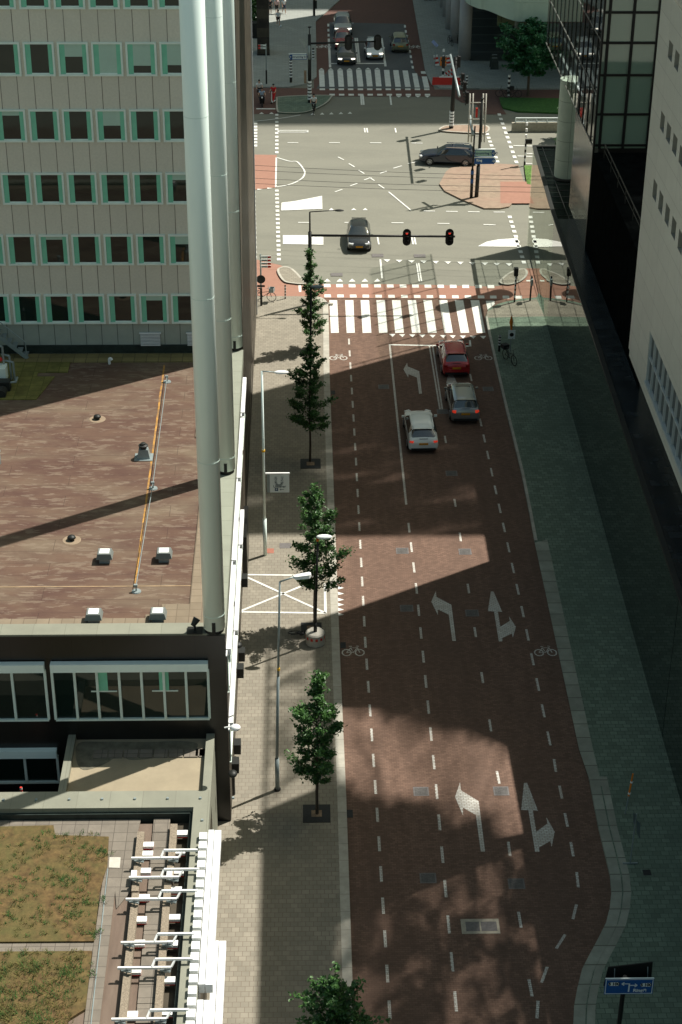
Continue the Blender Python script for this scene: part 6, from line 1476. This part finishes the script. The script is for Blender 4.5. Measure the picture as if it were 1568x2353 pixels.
for i, (dx, h_) in enumerate(((.12, 1.3), (.3, 1.0), (-.15, 1.9), (-.4, 2.2), (-.6, 1.7))): b.tube([(q.x+dx, q.y+.5-.1*i, 9.25), (q.x+dx, q.y+.5-.1*i, 9.25+h_), (q.x+dx-.4, q.y+.6-.1*i, 9.3+h_)], .055, 8)
b.tube([(q.x+.5, q.y, 9.6), (q.x+.5, q.y-.5, 9.6), (q.x+.1, q.y-.6, 9.6)], .06, 8); b.build('pipe', M['galv'], t)
b = MB(); b.box(q.x-1.2, q.x+.25, q.y-.9, q.y-.4, 9.27, 9.75); b.cyl((q.x-.1, q.y-1.6, 9.4), (q.x-.1, q.y-1.0, 9.4), .25, .25, 14); b.build('motor', M['steel_dark'], t)
b = MB(); b.ball((q.x-.3, q.y+.2, 10.5), .12, 8, 6); b.build('valve_wheel', M['red'], t)
# beams, ballast and outriggers on the sedum roof
BG, OG, WG = 'long aggregate concrete beams on the near roof', 'white outrigger arms on the near roof', 'white ballast blocks with red edge on the near roof'
for i, (p0_, p1_, lb) in enumerate((((865, 275), (828, 640), 'upper beam of the left beam line, nearest the back parapet'), ((832, 650), (750, 1449), 'lower beam of the left beam line, running out of the picture'), ((1068, 228), (1040, 575), 'upper beam of the right beam line'), ((1030, 590), (965, 1449), 'lower beam of the right beam line, running out of the picture'))):
    A, B_ = g(*b6(*p0_), 4.4), g(*b6(*p1_), 4.4)
    if i % 2: B_ = B_+(B_-A)*.3
    b = MB(); b.bar((A.x, A.y, 4.32), (B_.x, B_.y, 4.32), .26, .24); b.build('concrete_beam', M['aggregate'], label='concrete aggregate beam on the near roof, '+lb, cat='beam', group=BG)
names = ['first from the back parapet', 'second from the back parapet', 'third from the back parapet', 'fourth from the back, after the wide gap', 'fifth from the back', 'nearest, by the bottom picture edge']
for (l, r, lb) in zip(((805, 432), (790, 548), (770, 685), (740, 948), (720, 1105), (683, 1415)), ((1195, 400), (1205, 520), (1195, 648), (1175, 915), (1165, 1068), (1140, 1385)), names):
    A, B_ = g(*b6(*l), 4.75), g(*b6(*r), 4.75); y = (A.y+B_.y)/2
    t = thing('outrigger_arm', 'white cranked outrigger arm across the beams, '+lb, 'outrigger', (A.x, y, 4.5), 0, OG)
    b = MB(); xm = A.x+(B_.x-A.x)*.62
    b.bar((A.x, y-.07, 4.68), (xm+.3, y-.07, 4.68), .07, .09); b.bar((xm-.25, y+.14, 4.86), (B_.x+.1, y+.14, 4.86), .07, .09); b.bar((xm-.25, y+.14, 4.86), (xm-.35, y-.06, 4.72), .06); b.bar((xm+.3, y-.06, 4.7), (xm+.42, y+.12, 4.84), .06); b.build('arm', M['white'], t)
    for f in (.12, .66):
        b = MB(); b.bar((A.x+(B_.x-A.x)*f-.17, y+.0, 4.52), (A.x+(B_.x-A.x)*f+.17, y-.16, 4.6), .09, .06); b.cyl((A.x+(B_.x-A.x)*f, y-.08, 4.46), (A.x+(B_.x-A.x)*f, y-.08, 4.72), .03, .03, 6); b.build('clamp', M['galv'], t)
bl = [(905, 350), (900, 405), (887, 510), (878, 672), (860, 808), (848, 952), (825, 1120), (803, 1390), (1113, 278), (1098, 392), (1088, 515), (1075, 625), (1065, 795), (1050, 955), (1033, 1178), (1015, 1377), (822, 555), (1040, 552)]
word = ['first', 'second', 'third', 'fourth', 'fifth', 'sixth', 'seventh', 'eighth']
for i, (x, y) in enumerate(bl):
    q = g(*b6(x, y), 4.35)
    lb = ('%s white ballast block from the back along the left beam line' % word[i]) if i < 8 else ('%s white ballast block from the back along the right beam line' % word[i-8]) if i < 16 else ('small white clamp plate lying on the %s beam' % ('left', 'right')[i-16])
    t = thing('ballast_block', lb, 'ballast block', (q.x, q.y, 4.2), 0, WG); sx_, sy_ = (.23, .13) if i < 16 else (.1, .22)
    zb_ = 4.21 if i < 16 else 4.44
    MB().box(q.x-sx_, q.x+sx_, q.y-sy_, q.y+sy_, zb_, zb_+.05).build('red_base', M['red' if i < 16 else 'white'], t); MB().box(q.x-sx_, q.x+sx_, q.y-sy_, q.y+sy_, zb_+.051, zb_+.16 if i < 16 else zb_+.09).build('block', M['white'], t)
q = g(50, 1830, 1.3); zt_ = gy(50, 1808, q.y).z
t = thing('warning_post', 'small red and white striped post in the dark courtyard corner', 'post', (q.x, q.y, 1.2)); b, wh = MB(), MB()
q = gy(51, 1832, 55.2); zt_ = gy(51, 1809, 55.2).z; b.cyl((q.x, 55.2, q.z-.6), (q.x, 55.2, zt_), .05, .05); b.build('post', M['red'], t)
for i in range(3): wh.cyl((q.x, 55.2, zt_-.1-i*.2), (q.x, 55.2, zt_-.02-i*.2), .053, .053)
build_pieces(wh, 'white_ring', M['white'], t)
for (px, py, lb) in ((533, 1672, 'white globe bracket lamp on the street wall of the low block'),):
    q = gx(px, py, XF+.28); t = thing('wall_lamp', lb, 'wall lamp', (XF, q.y, q.z)); b = MB(); b.tube([(XF, q.y, q.z), (XF+.3, q.y, q.z+.06)], .03, 6); b.build('arm', M['white'], t); MB().ball((XF+.42, q.y, q.z), .17, 12, 8, (1.2, 1, .75)).build('globe', M['white'], t, True)
for (px, py, lb) in ((535, 1778, 'dark hooded wall lamp low on the street wall'), (547, 1482, 'dark hooded wall lamp beside the crossed bay')):
    q = gx(px, py, XF+.15); t = thing('wall_lamp', lb, 'wall lamp', (XF, q.y, q.z)); MB().ball((XF+.15, q.y, q.z), .22, 10, 6, (.9, 1, .6)).build('hood', M['steel_dark'], t, True)
q = g(536, 1830); t = thing('bollard', 'short dark bollard against the corner of the black street front', 'bollard', (q.x, q.y, .12)); MB().cyl((q.x, q.y, .12), (q.x, q.y, 1.05), .1, .1, 14).build('post', M['steel_dark'], t); MB().cyl((q.x, q.y, 1.05), (q.x, q.y, 1.15), .1, .07, 14).build('cap', M['galv'], t)
# ------------------------------------------------------------------ signs and barriers
q = g(1408, 2425, .12); sY = q.y; c_tl, c_tr, c_br, c_bl = [gy(*p_, sY-.12) for p_ in ((1392, 2250), (1506, 2251), (1497, 2285), (1388, 2285))]
t = thing('road_sign', 'blue road sign with S 100 arrows and Ring on a dark pole, bottom right', 'road sign', (q.x, sY, .12))
x0, x1 = (c_tl.x+c_bl.x)/2, (c_tr.x+c_br.x)/2; z1_, z0 = c_tl.z, c_bl.z; Wd, Hd = x1-x0, z1_-z0; yb = sY-.12
xm = gy(1430, 2300, sY).x
b = MB(); b.cyl((xm-.02, sY, .12), (xm, sY, z1_), .085, .08, 14); b.build('pole', M['black'], t)
b = MB(); b.box(x0, x1, yb, yb+.03, z0, z1_); bd = b.build('board', M['blue_sign'], t)
e = .022; b = MB(); b.box(x0+e, x1-e, yb-.003, yb-.0005, z1_-2*e, z1_-e); b.box(x0+e, x1-e, yb-.003, yb-.0005, z0+e, z0+2*e); b.box(x0+e, x0+2*e, yb-.003, yb-.0005, z0+2*e, z1_-2*e); b.box(x1-2*e, x1-e, yb-.003, yb-.0005, z0+2*e, z1_-2*e); b.box(x0, x1, yb+.0, yb+.05, z1_, z1_+.012); b.build('border', M['sign_white'], t)
for fx, fz in ((.185, .68), (.845, .60)):
    cx_, cz_ = x0+Wd*fx, z0+Hd*fz; w2, h2 = Wd*.118, Hd*.115
    b = MB(); b.add([(cx_+dx*w2, yb-.005, cz_+dz*h2) for dx, dz in ((-.8, -1), (.8, -1), (1, -.3), (1, .3), (.8, 1), (-.8, 1), (-1, .3), (-1, -.3))], [tuple(range(8))]); b.build('route_plate', M['sign_white'], t)
    place_text('lettering', 'S 100', Hd*.24, 'black', t, cx_, yb-.009, cz_, bold=.008)
place_text('lettering', 'Ring', Hd*.27, 'sign_white', t, x0+Wd*.69, yb-.006, z0+Hd*.24, bold=.006)
b = MB(); Y_ = yb-.006
def bx_(a0, a1, c0, c1): b.box(x0+Wd*a0, x0+Wd*a1, Y_, Y_+.005, z0+Hd*c0, z0+Hd*c1)
bx_(.485, .515, .16, .7); bx_(.37, .515, .655, .705); bx_(.515, .64, .555, .605)
for (ax, az, d_) in ((.345, .68, -1), (.665, .58, 1)):
    for sg_ in (-1, 1): b.bar((x0+Wd*ax, Y_, z0+Hd*az), (x0+Wd*(ax-d_*.05), Y_, z0+Hd*(az+sg_*.1)), .03, .008, up=(0, 1, 0))
# small motorway symbol
mx_, mz_ = x0+Wd*.83, z0+Hd*.24
for sg_ in (-1, 1): b.bar((mx_+sg_*.05, Y_, mz_-.06), (mx_+sg_*.02, Y_, mz_+.05), .018, .008, up=(0, 1, 0))
b.bar((mx_-.07, Y_, mz_+.02), (mx_+.07, Y_, mz_+.02), .018, .008, up=(0, 1, 0)); b.bar((mx_-.04, Y_, mz_+.06), (mx_+.04, Y_, mz_+.06), .016, .008, up=(0, 1, 0))
b.build('arrows', M['sign_white'], t)
k0, k1, k2, k3 = [gy(*p_, sY+.25) for p_ in ((1398, 2223), (1502, 2217), (1498, 2262), (1387, 2266))]
b = MB(); b.add([(p_.x, sY+.25+(.12 if i in (1, 2) else 0), p_.z) for i, p_ in enumerate((k3, k2, k1, k0))]+[(p_.x, sY+.29+(.12 if i in (1, 2) else 0), p_.z) for i, p_ in enumerate((k3, k2, k1, k0))], [(0, 1, 2, 3), (7, 6, 5, 4), (0, 4, 5, 1), (1, 5, 6, 2), (2, 6, 7, 3), (3, 7, 4, 0)]); rb = b.build('rear_board', M['black'], t)
b = MB(); f0, f1 = gy(1412, 2256, sY+.2), gy(1488, 2253, sY+.25); b.bar((f0.x, sY+.2, f0.z), (f1.x, sY+.26, f1.z), .05)
for f_, p_ in ((f0, (1413, 2226)), (f1, (1489, 2222))): u = gy(*p_, sY+.22); b.bar((f_.x, sY+.21, f_.z), (u.x, sY+.22, u.z), .025)
b.build('bracket', M['galv'], rb)
# orange topped parking sign
q = g(1171, 822, .12); zs0, zs1 = gy(1175, 778, q.y).z, gy(1176, 758, q.y).z; zt_ = gy(1173, 726, q.y).z
t = thing('parking_sign', 'white square sign with dark round mark and orange pennant on the right pavement', 'sign', (q.x, q.y, .12))
xs_ = gy(1176, 768, q.y).x; b = MB(); b.cyl((q.x, q.y, .12), (xs_, q.y, zs1+.1), .035, .035, 10); b.build('pole', M['galv'], t)
hw = (gy(1184, 768, q.y).x-gy(1168, 768, q.y).x)/2
MB().box(xs_-hw, xs_+hw, q.y-.07, q.y-.04, zs0, zs1).build('board', M['sign_white'], t)
b = MB(); b.cyl((xs_, q.y-.07, (zs0+zs1)/2), (xs_, q.y-.08, (zs0+zs1)/2), hw*.6, hw*.6, 20); b.cyl((xs_+hw*.3, q.y-.07, zs0+hw*.2), (xs_+hw*.3, q.y-.08, zs0+hw*.2), hw*.1, hw*.1, 8); b.build('round_mark', M['black'], t)
b = MB(); b.cyl((xs_-.02, q.y, zs1), (xs_-.06, q.y+.05, zs1+(zt_-zs1)*.55), .05, .12, 10); b.cyl((xs_-.06, q.y+.05, zs1+(zt_-zs1)*.55), (xs_-.07, q.y, zt_), .12, .03, 10); b.build('pennant', M['orange'], t)
# finger post with red tipped blades
def finger_post(label, px, py, top, blades, wpx, d_):
    q = g(px, py, .12); t = thing('finger_post', label, 'signpost', (q.x, q.y, .12)); zt_ = gy(px, top, q.y).z
    b = MB(); b.cyl((q.x, q.y, .12), (q.x, q.y, zt_), .055, .055, 10); b.build('post', M['galv'], t)
    MB().cyl((q.x, q.y, .12), (q.x, q.y, 1.4), .075, .075, 10).build('black_sleeve', M['black'], t)
    for py_ in blades:
        z = gy(px, py_, q.y).z; x2 = gy(px+wpx*d_, py_, q.y).x
        bl_ = MB().box(min(q.x, x2), max(q.x, x2), q.y-.1, q.y-.06, z-.075, z+.075).build('blade', M['sign_white'], t)
        b = MB(); xx = x2; b.box(min(xx, xx-.22*d_), max(xx, xx-.22*d_), q.y-.104, q.y-.1005, z-.075, z+.075); b.build('red_tip', M['red'], bl_)
        b = MB(); b.box(min(q.x, x2)+.1, max(q.x, x2)-.26, q.y-.103, q.y-.1005, z-.03, z+.03); b.build('text_bar', M['grey_emblem'], bl_)
    return t, q, zt_
t, q, zt_ = finger_post('finger post with four red tipped blades above the round sign, left pavement', 601, 702, 584, (589.5, 597, 604.5, 611.5), 22, 1)
zc = gy(600, 641, q.y).z; MB().cyl((q.x, q.y-.08, zc), (q.x, q.y-.06, zc), .3, .3, 24).build('round_sign_back', M['steel_dark'], t); MB().box(q.x-.26, q.x+.26, q.y-.09, q.y-.05, zc-.55, zc-.42).build('under_plate', M['black'], t)
finger_post('finger post with two red tipped blades in front of the black pillar', kC(325, 0)[0], kC(0, 1250)[1], kC(0, 655)[1], (kC(0, 675)[1], kC(0, 715)[1]), kC(325, 0)[0]-kC(200, 0)[0], -1)
q = g(*kC(278, 845)); x0_, x1_ = g(*kC(188, 845)).x, g(*kC(368, 845)).x
t = thing('black_pillar', 'massive square black stone pillar standing on the far plaza', 'pillar', ((x0_+x1_)/2, q.y, .1)); MB().box(x0_, x1_, q.y, q.y+1.8, .1, 14).build('shaft', M['dark_stone'], t); MB().box(x0_-.03, x1_+.03, q.y-.03, q.y+1.83, .1, .3).build('plinth', M['black_stone'], t)
q = g(*kC(1035, 252)); t = thing('street_pole', 'tall black pole with small box on the far plaza by the kerb', 'pole', (q.x, q.y, .1)); b = MB(); b.cyl((q.x, q.y, .1), (q.x, q.y, 12), .13, .1); b.build('pole', M['black'], t); MB().box(q.x+.1, q.x+.3, q.y-.1, q.y+.1, .9, 1.7).build('box', M['steel_dark'], t)
for i, (x, y, lb) in enumerate(((120, 160, 'upper potted shrub left of the black pillar'), (110, 440, 'lower potted shrub left of the black pillar'))):
    q = g(*kC(x, y)); make_tree('potted_shrub', lb, (q.x+.1, q.y, .6), 2.4, .1, .75, 700, 'leaf', None, 60+i, .05, 0, 'round', .17)
q = g(*kC(150, 590)); MB().box(q.x-.5, q.x+.5, q.y, q.y+1.1, .1, 1.6).build('planter_box', M['black'], label='black planter box left of the black pillar base', cat='planter')
# roadworks
q = g(*kE(280, 655)); t = thing('water_barrier', 'red plastic road barrier with white rail at the far corner', 'barrier', (q.x, q.y, .1)); b = MB(); P_ = [(-1.2, 0), (1.45, 0), (1.45, .8), (-1.2, .8)]
b.add([(q.x-1.25, q.y, .1), (q.x+1.4, q.y, .1), (q.x+1.4, q.y+.5, .1), (q.x-1.25, q.y+.5, .1), (q.x-1.2, q.y+.12, .75), (q.x+1.35, q.y+.12, .75), (q.x+1.35, q.y+.38, .75), (q.x-1.2, q.y+.38, .75)], [(0, 3, 2, 1), (4, 5, 6, 7), (0, 1, 5, 4), (1, 2, 6, 5), (2, 3, 7, 6), (3, 0, 4, 7)]); b.build('body', M['red'], t); MB().box(q.x-.6, q.x+1.3, q.y+.2, q.y+.3, .75, .87).build('rail', M['white'], t)
p = g(*kE(243, 575)); zt_ = gy(*kE(250, 262), p.y).z; zb_ = gy(*kE(250, 375), p.y).z
t = thing('orange_signal_board', 'orange box sign with black mark on a ringed post behind the red barrier', 'sign', (p.x, p.y, .1)); b, wh = MB(), MB(); b.cyl((p.x, p.y, .1), (p.x, p.y, zb_), .1, .1); b.build('post', M['black'], t)
for i in range(5): wh.cyl((p.x, p.y, .3+i*.6), (p.x, p.y, .55+i*.6), .11, .11)
build_pieces(wh, 'white_ring', M['white'], t); xa_, xb_ = gy(*kE(208, 300), p.y).x, gy(*kE(290, 300), p.y).x
MB().box(xa_, xb_, p.y-.2, p.y, zb_, zt_).build('board', M['orange'], t); b = MB(); b.ball(((xa_+xb_)/2, p.y-.2, zb_+(zt_-zb_)*.66), .24, 10, 6, (1, .12, .6)); b.build('mark', M['black'], t)
place_text('lettering', 'OPGELET', .22, 'soil', t, (xa_+xb_)/2, p.y-.206, zb_+(zt_-zb_)*.2) if False else None
for (x0, y0, x1, y1, lb) in ((145, 235, 165, 395, 'leftmost leaning red and white barrier leg at the roadworks'), (300, 240, 325, 390, 'red and white barrier board right of the orange sign')):
    A = g(*kE(x1, y1)); zt_ = gy(*kE(x0, y0), A.y).z; t = thing('barrier_board', lb, 'barrier', (A.x, A.y, .1), 0, 'red and white barrier boards at the roadworks'); xx = gy(*kE(x0, y0), A.y).x
    b, wh = MB(), MB(); n = 5
    for i in range(n): 
        f0, f1 = i/n, (i+1)/n; (b if i % 2 else wh).bar((A.x+(xx-A.x)*f0, A.y, .1+(zt_-.1)*f0), (A.x+(xx-A.x)*f1, A.y, .1+(zt_-.1)*f1), .42, .1, up=(0, 1, 0))
    b.build('red_stripe', M['red'], t); wh.build('white_stripe', M['white'], t)
A, B_ = g(*kE(262, 560)), g(*kE(372, 575)); t = thing('barrier_rail', 'diagonal striped barrier rails just above the red plastic barrier', 'barrier', (A.x, A.y, .1)); b, wh = MB(), MB()
for (p0_, p1_) in (((262, 500), (370, 430)), ((262, 555), (370, 485))):
    u0, u1 = gy(*kE(*p0_), A.y), gy(*kE(*p1_), A.y)
    for i in range(6): (b if i % 2 else wh).bar(u0+(u1-u0)*(i/6), u0+(u1-u0)*((i+1)/6), .22, .06, up=(0, 1, 0))
b.build('red_stripe', M['red'], t); wh.build('white_stripe', M['white'], t)
p = g(*kE(130, 400)); zt_ = gy(*kE(100, 40), p.y).z; t = thing('tilted_sign', 'tilted pale blue sign blade on a thin post at the far corner', 'sign', (p.x, p.y, .1)); b = MB(); b.cyl((p.x, p.y, .1), (p.x+.1, p.y, zt_-.4), .04, .04, 8); b.build('post', M['galv'], t)
u0, u1 = gy(*kE(105, 45), p.y), gy(*kE(170, 120), p.y); b = MB(); b.bar(u0, u1, .3, .04, up=(0, 1, 0)); b.build('blade', mat('pale_blue', (.32, .4, .68), .5, var=0), t)
p = g(*kE(930, 430)); zt_ = gy(*kE(945, 245), p.y).z; t = thing('pavement_board', 'dark chalk board standing on the pavement by the colonnade', 'a-board', (p.x, p.y, .1))
for s in (-1, 1):
    b = MB(); b.add([(p.x-.4, p.y+s*.45, .12), (p.x+.4, p.y+s*.45, .12), (p.x+.35, p.y+s*.04, zt_), (p.x-.35, p.y+s*.04, zt_)], [(0, 1, 2, 3)]); md = b.build('board_face', M['green_stone'], t)
b = MB()
for i in range(4): z = .5+i*.3; b.box(p.x-.25, p.x+.25, p.y-.42+.37*(z/zt_), p.y-.40+.37*(z/zt_), z, z+.07)
b.build('chalk_line', M['galv'], t)
p = g(1171, 303); t = thing('guard_railing', 'pale steel railing on a low concrete wall by the right hand road', 'railing', (p.x, p.y, 0)); x1_ = g(1330, 304).x
zr_ = gy(1180, 273, p.y).z
MB().box(p.x+.2, x1_, p.y, p.y+.35, 0, .75).build('low_wall', M['concrete'], t); b = MB(); xx = p.x+.5
b.bar((xx, p.y+.17, zr_), (x1_, p.y+.17, zr_), .1); b.bar((xx, p.y+.17, .85), (x1_, p.y+.17, .85), .06); n = 60
for i in range(n): x = xx+(x1_-xx)*i/n; b.cyl((x, p.y+.17, .75), (x, p.y+.17, zr_), .012 if i % 10 else .05, None, 5)
b.build('rails', M['sign_white'], t)
# leaning post and plates on the right pavement
q = g(1437, 1870, .12); u = gy(1455, 1778, q.y+.1); t = thing('marker_post', 'thin leaning marker post with orange upper half on the right pavement', 'post', (q.x, q.y, .12))
m_ = q+(u-q)*.45; b = MB(); b.cyl(q, m_, .03, .03, 8); b.build('post', M['galv'], t); b = MB(); b.cyl(m_, u, .045, .035, 8); b.build('orange_tip', M['orange'], t)
b = MB(); 
for f in (.5, .78): c_ = q+(u-q)*f; b.cyl(c_, c_+Vector((.02, 0, .07)), .06, .06, 8)
b.build('white_ring', M['white'], t)
q = g(1448, 1985, .12); t = thing('double_plate_sign', 'two pale narrow plates on one thin post, right pavement', 'sign', (q.x, q.y, .12)); u = gy(1463, 1870, q.y)
b = MB(); b.cyl(q, (u.x, q.y, u.z), .028, .028, 8); b.bar((q.x-.3, q.y, .16), (q.x+.3, q.y, .16), .05); b.build('post', M['galv'], t)
for P_ in (((1456, 1866), (1462, 1880), (1462, 1908), (1455, 1890)), ((1463, 1885), (1473, 1898), (1471, 1932), (1463, 1912))):
    w_ = [gy(*p_, q.y-.05) for p_ in P_]; b = MB(); b.add([(p_.x, q.y-.05+(.1 if i in (1, 2) else 0), p_.z) for i, p_ in enumerate(w_)], [(0, 1, 2, 3)]); b.add([(p_.x+.01, q.y-.02+(.1 if i in (1, 2) else 0), p_.z) for i, p_ in enumerate(w_)], [(3, 2, 1, 0)]); b.build('plate', M['galv'], t)
# manhole covers
mh = [(882, 889, .75, 'left of the long lane line near the white car'), (1017, 946, .8, 'at the end of the double line behind the red car'), (1122, 894, .8, 'in the right cycle lane beside the grey car'), (1038, 1088, .8, 'in the lane below the grey car'), (925, 1266, .8, 'left one in the sunlit road wedge'), (1069, 1268, .8, 'right one at the tip of the sunlit road wedge'), (935, 1398, .85, 'between the dash lines left of the middle arrows'), (1085, 1409, .85, 'between the two middle arrows'), (968, 1819, .9, 'left of the nearest turn arrow'), (1152, 1818, .9, 'between the two nearest arrows'), (984, 2018, .9, 'left one below the nearest arrows'), (1187, 2031, .9, 'right one below the nearest arrows')]
for px, py, s_, lb in mh:
    q = g(px, py); t = thing('manhole_cover', 'grey square cover '+lb, 'manhole cover', (q.x, q.y, .004), 0, 'square manhole covers in the brick road')
    b = MB(); b.box(q.x-.33, q.x+.33, q.y-.3, q.y+.3, .0, .015); b.build('frame', M['manhole'], t); b = MB(); b.box(q.x-.27, q.x+.27, q.y-.24, q.y+.24, .0155, .019); b.cyl((q.x, q.y, .019), (q.x, q.y, .023), .1, .1, 14); b.build('lid', mat('manhole_lid', (.09, .085, .08), .55, var=.3, scale=12) if 'mhl' not in M else M['mhl'], t)
q = g(1104, 2128); t = thing('double_manhole', 'large double manhole cover with pale concrete frame near the bottom', 'manhole cover', (q.x, q.y, 0)); x0, x1 = g(1060, 2128).x, g(1148, 2128).x; y0, y1 = g(1104, 2146).y, g(1104, 2112).y
b = MB(); b.box(x0, x1, y0, y1, 0, .014); b.build('frame', M['concrete'], t)
xm = (x0+x1)/2
for a0, a1 in ((x0+.18, xm-.03), (xm+.03, x1-.1)): MB().box(a0, a1, y0+.14, y1-.16, .0145, .02).build('lid', M['manhole'], t)
for px, py, sx_, sy_, m_, lb in ((656, 1254, .3, .26, 'manhole', 'grey rectangular cover in the left pavement near the green lamp post'), (621, 1266, .2, .24, 'manhole_red', 'small brick red cover beside the foot of the green lamp post'), (1487, 2005, .16, .16, 'grate', 'small dark square cover on the right pavement by the double plates')):
    q = g(px, py, .12); MB().box(q.x-sx_, q.x+sx_, q.y-sy_, q.y+sy_, .1, .132).build('service_cover', M[m_], label=lb, cat='service cover')
for i, (px, py, lb) in enumerate(((868, 587, 'left of the two covers on the junction near the black car'), (965, 588, 'right of the two covers on the junction near the black car'), (774, 631, 'on the junction right of the slim tree'))):
    q = g(px, py); MB().box(q.x-.42, q.x+.42, q.y-.3, q.y+.3, 0, .013).build('junction_cover', M['manhole'], label='grey rectangular cover '+lb, cat='manhole cover', group='rectangular covers on the junction')
for px, py, lb in ((787, 1840+30, 'nearest kerb drain by the lit tree'), (781, 1483, 'kerb drain beside the left cycle symbol'), (757, 902, 'kerb drain far up the left kerb')):
    q = g(px+12, py); MB().box(1.74, 2.0, q.y-.25, q.y+.25, 0, .016).build('kerb_drain', M['grate'], label='small black '+lb, cat='drain', group='drains along the left kerb')
